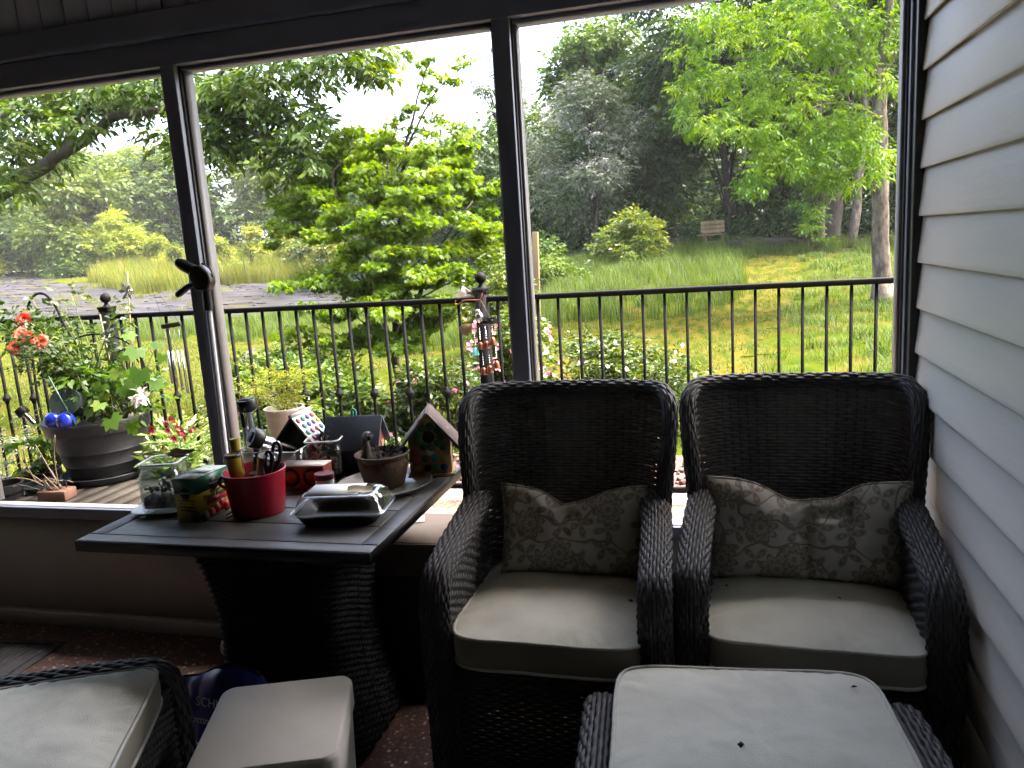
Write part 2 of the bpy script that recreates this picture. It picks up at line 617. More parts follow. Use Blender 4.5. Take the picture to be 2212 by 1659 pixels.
def flat_panel(a, b, c, d):
    """Bilinear patch a(0,0) b(1,0) c(1,1) d(0,1)."""
    a, b, c, d = (np.array(q, float) for q in (a, b, c, d))

    def S(U, V):
        U, V = U[..., None], V[..., None]
        return a * (1 - U) * (1 - V) + b * U * (1 - V) + c * U * V + d * (1 - U) * V
    return S


def path_tube(pts, n=200):
    """Dense smooth path with tangents, for tubes woven lengthwise."""
    P = np.array([list(p) for p in smooth_path(pts, n)])
    L = np.concatenate([[0], np.cumsum(np.linalg.norm(np.diff(P, axis=0), axis=1))])
    return P, L / L[-1], L[-1]


def roll(mb, core, pts, ra, rb, nstr, pitch, r, amp, twist=0.0, up=(0, 0, 1), frm=0.0, to=1.0):
    """Rolled edge: strands woven lengthwise round a path; ra along the path normal, rb across."""
    P, s, L = path_tube(pts)
    upv = np.array(up, float)

    def S(U, V):
        sh = U.shape
        Uf = np.clip(U.reshape(-1), -0.01, 1.01)
        X = np.stack([np.interp(Uf, s, P[:, i]) for i in range(3)], -1)
        X2 = np.stack([np.interp(np.clip(Uf + 0.01, 0, 1), s, P[:, i]) for i in range(3)], -1)
        X1 = np.stack([np.interp(np.clip(Uf - 0.01, 0, 1), s, P[:, i]) for i in range(3)], -1)
        T = X2 - X1
        T /= np.linalg.norm(T, axis=1, keepdims=True)
        B = np.cross(T, upv)
        B /= np.linalg.norm(B, axis=1, keepdims=True)
        Nn = np.cross(B, T)
        a = 2 * PI * V.reshape(-1) + twist * Uf * L
        N = Nn * np.cos(a)[:, None] + B * np.sin(a)[:, None]
        Q = X + Nn * (np.cos(a) * ra)[:, None] + B * (np.sin(a) * rb)[:, None]
        return Q.reshape(sh + (3,)), N.reshape(sh + (3,))
    nst = max(6, int(L / pitch))
    weave(mb, S, nstr, nst, r, amp, frm, to)
    # dark core
    n = 60
    U, V = np.meshgrid(np.linspace(frm, to, n), np.arange(10) / 10)
    Q, N = S(U, V)
    Q = Q - N * (amp + r * 0.6)
    idx = np.arange(10 * n).reshape(10, n)
    nx = np.roll(idx, -1, 0)
    core.addq(Q.reshape(-1, 3), np.stack([idx[:, :-1], idx[:, 1:], nx[:, 1:], nx[:, :-1]], -1).reshape(-1, 4))


def make_cushion(name, w, d, h, crown, parent, loc, seed=0, rz=0.0, front=0.0, expo=7.0, wrinkle=0.005, tilt=0.0, taper=0.0):
    """Boxed seat cushion: crowned top, boxing strip, piping round both edges."""
    def outline(a):
        c, s = math.cos(a), math.sin(a)
        k = (abs(c) ** expo + abs(s) ** expo) ** (-1 / expo)
        x, y = c * k * w / 2, s * k * d / 2
        return x * (1 + taper * (y / d)), y

    def top(u, v):
        a, r = 2 * PI * u, v
        x, y = outline(a)
        ex = 1 + 0.006 * fbm(math.cos(a) * 2 + seed, math.sin(a) * 2, 3)
        x, y = x * r * ex, y * r * ex
        z = h + crown * (1 - r ** 3.2)
        z += wrinkle * fbm(x * 7 + seed, y * 7, seed) * (1 - r ** 8)
        # short gathers close to the piping
        z += 0.0062 * math.sin(a * 46 + 3 * fbm(a * 3, seed, 1)) * max(0.0, (r - 0.72) / 0.28) * (1 - max(0, (r - 0.95) / 0.05)) * (0.4 + 0.6 * abs(fbm(a * 1.5, seed, 7)) * 2)
        return (x, y, z)
    nu = 112
    o = MB().grid(lambda u, v: top(u, 0.02 + 0.98 * v), nu, 26, True)
    n0 = o.n
    o.add([(0, 0, h + crown)], [])
    o.f.extend([((k + 1) % nu, k, n0) for k in range(nu)])
    c = o.build(name, 'canvas', parent, smooth=True, loc=loc)
    c.rotation_euler = (tilt, 0, rz)

    def side(u, v):
        a = 2 * PI * u
        x, y = outline(a)
        b = 1 + 0.015 * math.sin(PI * v) + 0.004 * fbm(math.cos(a) * 6 + seed, v * 3, 2)
        return (x * b, y * b, h * (1 - v))
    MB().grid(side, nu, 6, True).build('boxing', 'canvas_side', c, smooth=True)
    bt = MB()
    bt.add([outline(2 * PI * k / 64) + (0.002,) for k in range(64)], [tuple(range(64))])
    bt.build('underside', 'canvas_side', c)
    for zz, nm in ((h, 'top_piping'), (0.003, 'bottom_piping')):
        pts = []
        for k in range(nu + 1):
            a = 2 * PI * k / nu
            x, y = outline(a)
            ex = 1.006 + 0.006 * fbm(math.cos(a) * 2 + seed, math.sin(a) * 2, 3)
            pts.append((x * ex, y * ex, zz + 0.003 * fbm(a * 1.2, seed, 5)))
        pts[-1] = pts[0]
        MB().tube(pts, 0.0048, 6, False).build(nm, 'piping', c, smooth=True)
    return c


def make_chair(root):
    """Wingback wicker chair, front towards -y, origin on the floor under the seat."""
    HW = 0.322
    zt = 1.000

    def back(U, V):
        u = U * 2 - 1
        zc = zt - 0.095 * (1 - np.sqrt(np.clip(1 - np.clip((np.abs(u) - 0.74) / 0.26, 0, 1) ** 2, 0, 1)))
        z = 0.34 + V * (zc - 0.34)
        hw = 0.262 + 0.05 * np.clip((z - 0.45) / 0.5, 0, 1)
        x = hw * np.sin(u * 1.35) / math.sin(1.35)
        y = 0.215 + 0.16 * (z - 0.40) - 0.150 * np.abs(u) ** 3.2 * (0.75 + 0.25 * np.clip((1.015 - z) / 0.4, 0, 1))
        return np.stack([x, y, z], -1)
    S = surf_normals(back)
    mb = MB()
    weave(mb, S, 66, 27, 0.0046, 0.0038, 0.0, 1.0, 0.02, 0.985)
    mb.build('woven_back', 'wicker_back_lit', root, smooth=True)['kind'] = 'stuff'
    st = MB()
    u = np.linspace(0, 1, 31)
    for a in u:
        U = np.full((1, 14), a)
        P, N = S(U, np.linspace(0.0, 0.99, 14)[None, :])
        st.strands(P, N, 0.0030, 0.0042, 4)
    st.build('back_stakes', 'wicker', root, smooth=True)['kind'] = 'stuff'
    # rolled rim round the back
    m2, core = MB(), MB()
    path = []
    vs = [(-1.0, 0.36), (-1.0, 0.60), (-1.0, 0.80), (-1.0, 0.93)]
    pts = []
    for z in (0.52, 0.60, 0.68, 0.77, 0.862):
        hw = 0.262 + 0.05 * min(1, max(0, (z - 0.45) / 0.5))
        y = 0.215 + 0.16 * (z - 0.40) - 0.150 * (0.75 + 0.25 * min(1, max(0, (1.015 - z) / 0.4)))
        pts.append((-hw, y - 0.004, z))
    arc = []
    for uu in (-0.97, -0.88, -0.75, -0.5, -0.25, 0.0):
        P = back(np.array([[(uu + 1) / 2]]), np.array([[1.0]]))[0, 0]
        arc.append((P[0], P[1], P[2] + 0.004))
    half = pts + arc
    full = half + [(-x, y, z) for x, y, z in reversed(half[:-1])]
    roll(m2, core, full, 0.018, 0.018, 14, 0.024, 0.0046, 0.0022, twist=2.2, up=(0, -1, 0.25))
    rim = m2.build('rolled_rim', 'wicker', root, smooth=True)
    rim['kind'] = 'stuff'
    core.build('rim_core', 'wicker_core', root, smooth=True)
    # arms: rolled lengthwise weave, over the front and down to the floor
    for s in (-1, 1):
        a, core = MB(), MB()
        pth = [(s * 0.262, 0.125, 0.705), (s * 0.272, 0.04, 0.675), (s * 0.278, -0.08, 0.645), (s * 0.281, -0.175, 0.620), (s * 0.283, -0.225, 0.596),
               (s * 0.283, -0.250, 0.545), (s * 0.283, -0.254, 0.40), (s * 0.283, -0.254, 0.20), (s * 0.283, -0.252, 0.03)]
        roll(a, core, pth, 0.024, 0.037, 25, 0.0195, 0.0047, 0.0030, twist=0.0, up=(0.0, 1.0, -1.0))
        a.build('woven_arm', 'wicker', root, smooth=True)['kind'] = 'stuff'
        core.build('arm_core', 'wicker_core', root, smooth=True)
        pn = MB()
        A, B = (s * 0.250, -0.235, 0.30), (s * 0.240, 0.16, 0.30)
        C, D = (s * 0.245, 0.12, 0.70), (s * 0.255, -0.225, 0.597)
        weave(pn, surf_normals(flat_panel(A, B, C, D)), 26, 20, 0.0052, 0.0036)
        A, B = (s * 0.312, -0.235, 0.03), (s * 0.305, 0.22, 0.03)
        C, D = (s * 0.300, 0.16, 0.70), (s * 0.312, -0.225, 0.597)
        weave(pn, surf_normals(flat_panel(A, B, C, D)), 44, 22, 0.0052, 0.0036)
        pn.build('woven_side', 'wicker', root, smooth=True)['kind'] = 'stuff'
        MB().box((s * 0.281, -0.04, 0.33), (0.045, 0.36, 0.50)).build('side_core', 'wicker_core', root)
    ap = MB()
    weave(ap, surf_normals(flat_panel((-0.25, -0.24, 0.06), (0.25, -0.24, 0.06), (0.25, -0.24, 0.385), (-0.25, -0.24, 0.385))), 32, 22, 0.0050, 0.0034)
    ap.build('woven_apron', 'wicker', root, smooth=True)['kind'] = 'stuff'
    MB().box((0, -0.02, 0.372), (0.49, 0.46, 0.03)).build('seat_deck', 'wicker_core', root)
    for x in (-0.26, 0.26):
        for y in (-0.225, 0.26):
            MB().tube([(x, y, 0.0), (x, y, 0.36)], 0.022, 8).build('leg', 'wicker', root, smooth=True)
    return root


c1 = make_chair(thing('wicker_armchair', 'black wicker wingback chair in the middle, beside the cluttered table', 'chair', (-0.435, 2.0, 0), 0.0, 'pair of wicker wingback chairs'))
c2 = copy_tree(c1)
c2.location = (0.222, 2.055, 0)
c2.rotation_euler = (0, 0, math.radians(-1.5))
c2['label'] = 'black wicker wingback chair in the corner against the grey siding'


def floral():
    m = bpy.data.materials.new('floral_cloth')
    m.use_nodes = True
    nt = m.node_tree
    L = nt.links.new
    p = nt.nodes['Principled BSDF']
    p.inputs['Roughness'].default_value = 0.8
    p.inputs['Specular IOR Level'].default_value = 0.2
    tc = ND(nt, 'ShaderNodeTexCoord')
    mp = ND(nt, 'ShaderNodeMapping')
    mp.inputs['Rotation'].default_value = (PI / 2, 0, 0)
    L(tc.outputs['Object'], mp.inputs[0])

    def M(op, a, b=None, c=None):
        n = ND(nt, 'ShaderNodeMath', operation=op)
        for i, q in enumerate((a, b, c)):
            if q is None:
                continue
            if isinstance(q, (int, float)):
                n.inputs[i].default_value = q
            else:
                L(q, n.inputs[i])
        return n.outputs[0]

    def motif(scale, petals, size, off, leafy):
        v = ND(nt, 'ShaderNodeTexVoronoi', voronoi_dimensions='2D', Scale=scale, Randomness=0.75)
        ad = ND(nt, 'ShaderNodeVectorMath', operation='ADD')
        ad.inputs[1].default_value = off
        L(mp.outputs[0], ad.inputs[0])
        L(ad.outputs[0], v.inputs['Vector'])
        sb = ND(nt, 'ShaderNodeVectorMath', operation='SUBTRACT')
        L(ad.outputs[0], sb.inputs[0])
        sv = ND(nt, 'ShaderNodeVectorMath', operation='SCALE')
        L(v.outputs['Position'], sv.inputs[0])
        sv.inputs['Scale'].default_value = 1.0
        L(sv.outputs[0], sb.inputs[1])
        xy = ND(nt, 'ShaderNodeSeparateXYZ')
        L(sb.outputs[0], xy.inputs[0])
        r = M('SQRT', M('ADD', M('MULTIPLY', xy.outputs[0], xy.outputs[0]), M('MULTIPLY', xy.outputs[1], xy.outputs[1])))
        th = M('ARCTAN2', xy.outputs[1], xy.outputs[0])
        sc = ND(nt, 'ShaderNodeSeparateColor')
        L(v.outputs['Color'], sc.inputs[0])
        th = M('ADD', th, M('MULTIPLY', sc.outputs[0], 6.28))
        lob = M('ABSOLUTE', M('COSINE', M('MULTIPLY', th, petals / 2)))
        if leafy:
            R = M('MULTIPLY', M('POWER', lob, 1.6), size)
        else:
            R = M('MULTIPLY', M('ADD', M('MULTIPLY', lob, 0.35), 0.65), size)
        q = M('DIVIDE', r, R)
        inside = M('LESS_THAN', q, 1.0)
        ring = M('MULTIPLY', M('GREATER_THAN', M('SINE', M('MULTIPLY', q, 15.0)), 0.1), inside)
        return inside, ring
    big_in, big_ring = motif(7.5, 9, 0.047, (0.31, 0.12, 0), False)
    lf_in, lf_ring = motif(13.0, 4, 0.042, (0.0, 0.33, 0), True)
    nz = ND(nt, 'ShaderNodeTexNoise', noise_dimensions='2D', Scale=9.0, Detail=0.5)
    L(mp.outputs[0], nz.inputs['Vector'])
    vine = M('LESS_THAN', M('ABSOLUTE', M('SUBTRACT', nz.outputs[0], 0.5)), 0.014)
    lf = M('MULTIPLY', M('MAXIMUM', M('MULTIPLY', lf_in, M('SUBTRACT', 1.0, M('MULTIPLY', lf_ring, 0.45))), vine), M('SUBTRACT', 1.0, big_in))
    bigf = M('MULTIPLY', big_in, M('ADD', 0.45, M('MULTIPLY', big_ring, 0.55)))
    f = M('MAXIMUM', lf, bigf)
    mx = ND(nt, 'ShaderNodeMix', data_type='RGBA')
    mx.inputs[6].default_value = (0.50, 0.48, 0.44, 1)
    mx.inputs[7].default_value = (0.25, 0.228, 0.185, 1)
    L(f, mx.inputs[0])
    st = ND(nt, 'ShaderNodeTexNoise', Scale=5.0, Detail=5.0)
    L(tc.outputs['Object'], st.inputs['Vector'])
    mr = ND(nt, 'ShaderNodeMapRange')
    mr.inputs[1].default_value, mr.inputs[2].default_value, mr.inputs[3].default_value, mr.inputs[4].default_value = 0.35, 0.7, 1.0, 0.72
    L(st.outputs[0], mr.inputs[0])
    m2 = ND(nt, 'ShaderNodeMix', data_type='RGBA', blend_type='MULTIPLY')
    m2.inputs[0].default_value = 1.0
    L(mx.outputs[2], m2.inputs[6])
    L(mr.outputs[0], m2.inputs[7])
    L(m2.outputs[2], p.inputs['Base Color'])
    bz = ND(nt, 'ShaderNodeTexNoise', Scale=420.0, Detail=2.0)
    L(tc.outputs['Object'], bz.inputs['Vector'])
    bp = ND(nt, 'ShaderNodeBump', Strength=0.25, Distance=0.004)
    L(bz.outputs[0], bp.inputs['Height'])
    L(bp.outputs[0], p.inputs['Normal'])
    MATS['floral_cloth'] = m


floral()


def make_pillow(label, w, h, t, loc, lean, rz, seed, dip, folds):
    """Lumbar pillow standing on its long edge: x across, z up, -y towards the viewer."""
    def sh(u, v, side):
        a, b = u * 2 - 1, v * 2 - 1
        x = a * w / 2 * (1 - 0.045 * (1 - b * b))
        z = b * h / 2 * (1 - 0.07 * (1 - a * a))
        if b > 0:
            z -= dip(a) * b
        e = max(0.0, (1 - abs(a) ** 2.6)) ** 0.55 * max(0.0, (1 - abs(b) ** 2.6)) ** 0.55
        y = -side * t * 0.5 * e * (1 + 0.22 * fbm(a * 1.6 + seed, b * 1.6, 1))
        if side > 0:
            y += folds(a, b) * e
            y += 0.007 * fbm(a * 4 + seed, b * 3, 4) * e
        return (x, y, z + h / 2)
    n, m = 56, 30
    mb = MB().grid(lambda u, v: sh(u, v, 1), n, m)
    mb.grid(lambda u, v: sh(u, v, -1), n, m)
    o = mb.build('lumbar_pillow', 'floral_cloth', None, smooth=True, loc=loc)
    o.rotation_euler = (lean, 0, rz)
    tag(o, label, 'pillow', 'floral lumbar pillows')
    pts = [sh(k / 40, 0, 1) for k in range(40)] + [sh(1, k / 20, 1) for k in range(20)] + [sh(1 - k / 40, 1, 1) for k in range(40)] + [sh(0, 1 - k / 20, 1) for k in range(21)]
    MB().tube(pts, 0.0042, 6, False).build('piping', 'floral_cloth', o, smooth=True)
    return o


def g(x, c, s):
    return math.exp(-((x - c) / s) ** 2)


s1 = make_cushion('seat_cushion', 0.50, 0.50, 0.085, 0.028, None, (-0.425, 1.955, 0.388), seed=3, taper=-0.04)
tag(s1, 'grey green canvas seat cushion on the middle wicker chair', 'cushion', 'seat cushions')
s2 = make_cushion('seat_cushion', 0.50, 0.50, 0.085, 0.026, None, (0.226, 2.025, 0.388), seed=8, rz=math.radians(-2.5), expo=10)
tag(s2, 'grey green canvas seat cushion on the corner wicker chair', 'cushion', 'seat cushions')

make_pillow('floral beige pillow with a sagging middle on the middle chair', 0.43, 0.265, 0.11, (-0.412, 2.075, 0.487), math.radians(-14), math.radians(0), 2,
            lambda a: 0.042 * g(a, 0.0, 0.42) + 0.012 * g(a, -0.15, 0.12),
            lambda a, b: 0.03 * g(a, -0.05, 0.08) * g(b, 0.9, 0.6) + 0.018 * g(a, 0.28, 0.1) * g(b, 0.9, 0.5) + 0.012 * math.sin(a * 9 + b * 2) * g(b, 0.7, 0.5))
make_pillow('floral beige pillow with deep vertical creases on the corner chair', 0.535, 0.285, 0.125, (0.232, 2.112, 0.483), math.radians(-13), math.radians(-3), 5,
            lambda a: 0.050 * g(a, -0.1, 0.3) + 0.03 * g(a, 0.28, 0.2),
            lambda a, b: 0.05 * g(a, 0.02, 0.05) * g(b, 0.2, 1.0) + 0.035 * g(a, 0.42, 0.07) * g(b, 0.5, 0.8) + 0.03 * g(b, 0.62, 0.12) * g(a, 0.22, 0.22) - 0.02 * g(a, -0.35, 0.16) * g(b, 0.5, 0.5))


def make_ottoman(root, w=0.62, d=0.52, h=0.405):
    for s in (-1, 1):
        a, core = MB(), MB()
        x = s * (w / 2 - 0.03)
        pth = [(x, d / 2 - 0.005, 0.03), (x, d / 2 - 0.003, 0.2), (x, d / 2 - 0.006, h - 0.06), (x, d / 2 - 0.04, h - 0.008), (x, d / 2 - 0.10, h + 0.004), (x, 0, h + 0.008),
               (x, -d / 2 + 0.10, h + 0.004), (x, -d / 2 + 0.04, h - 0.008), (x, -d / 2 + 0.006, h - 0.06), (x, -d / 2 + 0.003, 0.2), (x, -d / 2 + 0.005, 0.03)]
        P, ss, LL = path_tube(pth)

        def Sx(U, V, x=x):
            sh = U.shape
            Uf = np.clip(U.reshape(-1), 0, 1)
            X = np.stack([np.interp(Uf, ss, P[:, i]) for i in range(3)], -1)
            X2 = np.stack([np.interp(np.clip(Uf + 0.01, 0, 1), ss, P[:, i]) for i in range(3)], -1)
            X1 = np.stack([np.interp(np.clip(Uf - 0.01, 0, 1), ss, P[:, i]) for i in range(3)], -1)
            T = X2 - X1
            T /= np.linalg.norm(T, axis=1, keepdims=True)
            B = np.tile(np.array([1.0, 0, 0]), (len(Uf), 1))
            Nn = np.cross(B, T) * -1
            an = 2 * PI * V.reshape(-1) + 0.0
            N = Nn * np.cos(an)[:, None] + B * np.sin(an)[:, None]
            Q = X + Nn * (np.cos(an) * 0.020)[:, None] + B * (np.sin(an) * 0.036)[:, None]
            return Q.reshape(sh + (3,)), N.reshape(sh + (3,))
        weave(a, Sx, 18, int(LL / 0.026), 0.0060, 0.0034)
        a.build('woven_rail', 'wicker', root, smooth=True)['kind'] = 'stuff'
        pn = MB()
        xs = s * (w / 2 - 0.004)
        weave(pn, surf_normals(flat_panel((xs, -d / 2 + 0.02, 0.04), (xs, d / 2 - 0.02, 0.04), (xs, d / 2 - 0.02, h - 0.01), (xs, -d / 2 + 0.02, h - 0.01))), 34, 22, 0.0055, 0.0036)
        yb = s * (d / 2 - 0.01)
        weave(pn, surf_normals(flat_panel((-w / 2 + 0.05, yb, 0.04), (w / 2 - 0.05, yb, 0.04), (w / 2 - 0.05, yb, h - 0.03), (-w / 2 + 0.05, yb, h - 0.03))), 34, 24, 0.0055, 0.0036)
        pn.build('woven_side', 'wicker', root, smooth=True)['kind'] = 'stuff'
    MB().box((0, 0, h / 2 + 0.01), (w - 0.055, d - 0.06, h - 0.04)).build('core', 'wicker_core', root)
    for x in (-1, 1):
        for y in (-1, 1):
            MB().tube([(x * (w / 2 - 0.04), y * (d / 2 - 0.04), 0), (x * (w / 2 - 0.04), y * (d / 2 - 0.04), 0.1)], 0.02, 8).build('leg', 'wicker', root, smooth=True)
    return root


OT = (0.075, 1.385)
oa = math.radians(5.0)
o1 = make_ottoman(thing('wicker_ottoman', 'black wicker ottoman in front of the two chairs', 'ottoman', (OT[0], OT[1], 0), oa, 'wicker ottomans'), w=0.695, d=0.56)
k1 = make_cushion('ottoman_cushion', 0.555, 0.57, 0.075, 0.03, None, (OT[0] - 0.005, OT[1], 0.392), seed=21, rz=oa, expo=9, wrinkle=0.006, taper=0.0)
tag(k1, 'large grey green canvas cushion on the ottoman before the two chairs', 'cushion', 'ottoman cushions')
o2 = copy_tree(o1)
ob = math.radians(25.0)
c25 = Vector((math.cos(ob), math.sin(ob), 0))
n25 = Vector((-math.sin(ob), math.cos(ob), 0))
B2 = Vector((-1.35, 1.475, 0)) - c25 * 0.278 - n25 * 0.260
B3 = B2 + n25 * 0.035
o2.location = (B3.x, B3.y, 0.012)
o2.rotation_euler = (0, 0, ob + PI / 2)
o2['label'] = 'black wicker ottoman beside the foam cooler, near the doormat'
k2 = make_cushion('ottoman_cushion', 0.555, 0.545, 0.075, 0.03, None, (B2.x, B2.y, 0.392), seed=33, rz=ob, expo=11, wrinkle=0.006)
tag(k2, 'grey green canvas cushion on the ottoman beside the foam cooler', 'cushion', 'ottoman cushions')
# ------------------------------------------------------------------ land
def sst(a, b, x):
    t = np.clip((x - a) / (b - a), 0, 1)
    return t * t * (3 - 2 * t)


def terrain(x, y):
    x, y = np.asarray(x, float), np.asarray(y, float)
    r = np.hypot(x, y)
    s = sst(-0.5, -0.1, x / np.maximum(y, 1))
    zl = -0.35 - 0.03 * np.clip(r - 6, 0, 14) + 0.03 * np.clip(r - 20, 0, 25) + 0.06 * np.clip(r - 45, 0, 30) + 0.015 * np.maximum(0, r - 75)
    zr = -0.35 + 0.035 * np.clip(y - 5, 0, 10) + 0.06 * np.clip(y - 15, 0, 20) + 0.02 * np.maximum(0, y - 35)
    z = zl * (1 - s) + zr * s
    return z + 0.02 * np.sin(x * 1.3 + 0.7 * y) * np.sin(y * 0.9) + 0.05 * np.sin(x * 0.23) * np.sin(y * 0.19 + 1)


def tz(x, y):
    return float(terrain(x, y))


pmat('lawn_soil', (0.018, 0.034, 0.003), (0.040, 0.046, 0.005), 4.5, 0.95, 0.8, 22, spec=0.0, c3=(0.060, 0.042, 0.011), c3scale=1.6, c3thr=(0.48, 0.68))
pmat('thatch', (0.046, 0.046, 0.005), (0.070, 0.054, 0.012), 6.0, 0.95, 0.9, 26, spec=0.0, stretch=(2.2, 0.6, 1), c3=(0.022, 0.034, 0.004), c3scale=2.2, c3thr=(0.44, 0.60))
pmat('bed_gravel', (0.010, 0.010, 0.012), (0.030, 0.029, 0.033), 1.1, 0.95, 1.0, 5, spec=0.1, stretch=(0.35, 1.6, 1), c3=(0.030, 0.027, 0.008), c3scale=0.9, c3thr=(0.53, 0.62), contrast=(0.42, 0.58))
pmat('leaf_litter', (0.03, 0.022, 0.014), (0.05, 0.036, 0.022), 2.0, 0.95, 0.5, 20, spec=0.1)
pmat('road_gravel', (0.24, 0.22, 0.19), (0.18, 0.16, 0.14), 2.0, 0.95, spec=0.1)


def sheet(name, xs, ys, mat, dz=0.0, keep=None):
    X, Y = np.meshgrid(xs, ys)
    Z = terrain(X, Y) + dz
    w = len(xs)
    idx = np.arange(X.size).reshape(X.shape)
    q = np.stack([idx[:-1, :-1], idx[:-1, 1:], idx[1:, 1:], idx[1:, :-1]], -1).reshape(-1, 4)
    if keep is not None:
        cx, cy = X.reshape(-1)[q].mean(1), Y.reshape(-1)[q].mean(1)
        q = q[keep(cx, cy)]
    mb = MB()
    mb.addq(np.stack([X, Y, Z], -1).reshape(-1, 3), q)
    o = mb.build(name, mat, smooth=True)
    return tag(o, kind='structure')


def spread(a, b, n, p):
    t = np.linspace(0, 1, n)
    return a + (b - a) * t ** p


xs = np.concatenate([-spread(0, 700, 70, 2.6)[::-1], spread(0, 700, 70, 2.6)[1:]])
ys = np.concatenate([np.linspace(4.3, 40, 70), 40 + spread(0, 860, 45, 2.4)[1:]])
sheet('ground', xs, ys, 'lawn_soil')


def inpoly(poly):
    P = np.array(poly, float)

    def f(x, y):
        x, y = np.asarray(x, float), np.asarray(y, float)
        ins = np.zeros(x.shape, bool)
        n = len(P)
        j = n - 1
        for i in range(n):
            a = (P[i, 1] > y) != (P[j, 1] > y)
            xi = (P[j, 0] - P[i, 0]) * (y - P[i, 1]) / (P[j, 1] - P[i, 1] + 1e-12) + P[i, 0]
            ins ^= a & (x < xi)
            j = i
        return ins
    return f


POND = [(-60, 19.5), (-26, 21.0), (-20, 22.5), (-14.5, 24.5), (-10.5, 26.5), (-12, 40), (-20.6, 41.2), (-29.2, 40.2), (-32, 37), (-38, 40), (-62, 54)]
PATH = [(-3.4, 8.5), (-2.95, 13.4), (-0.5, 13.9), (0.75, 16.4), (0.75, 22.6), (1.0, 26.0), (2.6, 26.0), (2.5, 21.6), (1.5, 17.8), (1.0, 13), (0.5, 9.4), (0.2, 6.5), (-1.5, 6.5)]
WOOD = [(-14, 31), (-6, 29), (-2, 31), (0, 31.5), (2, 27.5), (4, 26), (9, 25), (30, 24), (60, 60), (20, 120), (-40, 120), (-30, 60)]
ip, ipath, iwood = inpoly(POND), inpoly(PATH), inpoly(WOOD)


def wob(x, y, a=0.9, s=0.7):
    return a * np.sin(x * s * 2.1 + 1.3 * np.sin(y * s * 1.7)), a * np.sin(y * s * 1.9 + 1.1 * np.sin(x * s * 1.3))


def keepw(f, a=0.9, s=0.7):
    def k(x, y):
        dx, dy = wob(x, y, a, s)
        return f(x + dx, y + dy)
    return k


sheet('pond_bed', np.linspace(-60, -10, 160), np.linspace(18, 54, 140), 'bed_gravel', 0.03, keepw(ip, 0.8, 0.4))
sheet('mown_path', np.linspace(-4, 4, 90), np.linspace(6, 27, 160), 'thatch', 0.012, keepw(ipath, 0.25, 1.5))
sheet('wood_floor', np.linspace(-40, 40, 90), np.linspace(23, 110, 110), 'leaf_litter', 0.03, keepw(iwood, 0.8, 0.4))
sheet('road', np.linspace(-90, -35, 70), np.linspace(45, 85, 60), 'road_gravel', 0.05, lambda x, y: np.abs((np.hypot(x, y) - 76) - 2.5 * np.sin(x * 0.1)) < 1.6)

# ---- grass: tufts scattered on the land (instances of a few tuft meshes)
leafmat('grass_green', (0.016, 0.044, 0.003), (0.048, 0.090, 0.005), (0.105, 0.125, 0.008), transl=0.4, rough=0.6)
leafmat('grass_yellow', (0.05, 0.085, 0.006), (0.115, 0.125, 0.010), (0.19, 0.145, 0.03), transl=0.5, rough=0.6)
leafmat('grass_mown', (0.030, 0.058, 0.003), (0.066, 0.080, 0.005), (0.105, 0.088, 0.012), transl=0.35, rough=0.7)


def tuft(name, n, rad, h, w, lean, mat, seed, seg=3):
    r = np.random.default_rng(seed)
    mb, var = MB(), []
    V, Q = [], []
    b = 0
    for i in range(n):
        a, q = r.uniform(0, 2 * PI), rad * math.sqrt(r.uniform())
        x, y = q * math.cos(a), q * math.sin(a)
        hh = h * r.uniform(0.55, 1.15)
        d = r.uniform(0, 2 * PI)
        ln = lean * r.uniform(0.2, 1.2) * hh
        dx, dy = math.cos(d), math.sin(d)
        c = r.uniform()
        for k in range(seg + 1):
            t = k / seg
            px, py, pz = x + dx * ln * t * t, y + dy * ln * t * t, hh * (t - 0.18 * lean * t * t)
            ww = w * (1 - t) ** 0.7 * 0.5 + 0.0004
            V += [(px - dy * ww, py + dx * ww, pz), (px + dy * ww, py - dx * ww, pz)]
            var += [c, c]
            if k:
                Q.append((b + 2 * k - 2, b + 2 * k - 1, b + 2 * k + 1, b + 2 * k))
        b += 2 * (seg + 1)
    mb.addq(np.array(V), np.array(Q))
    mb.var = var
    me = mb.mesh(name, mat)
    return bpy.data.objects.new(name, me)


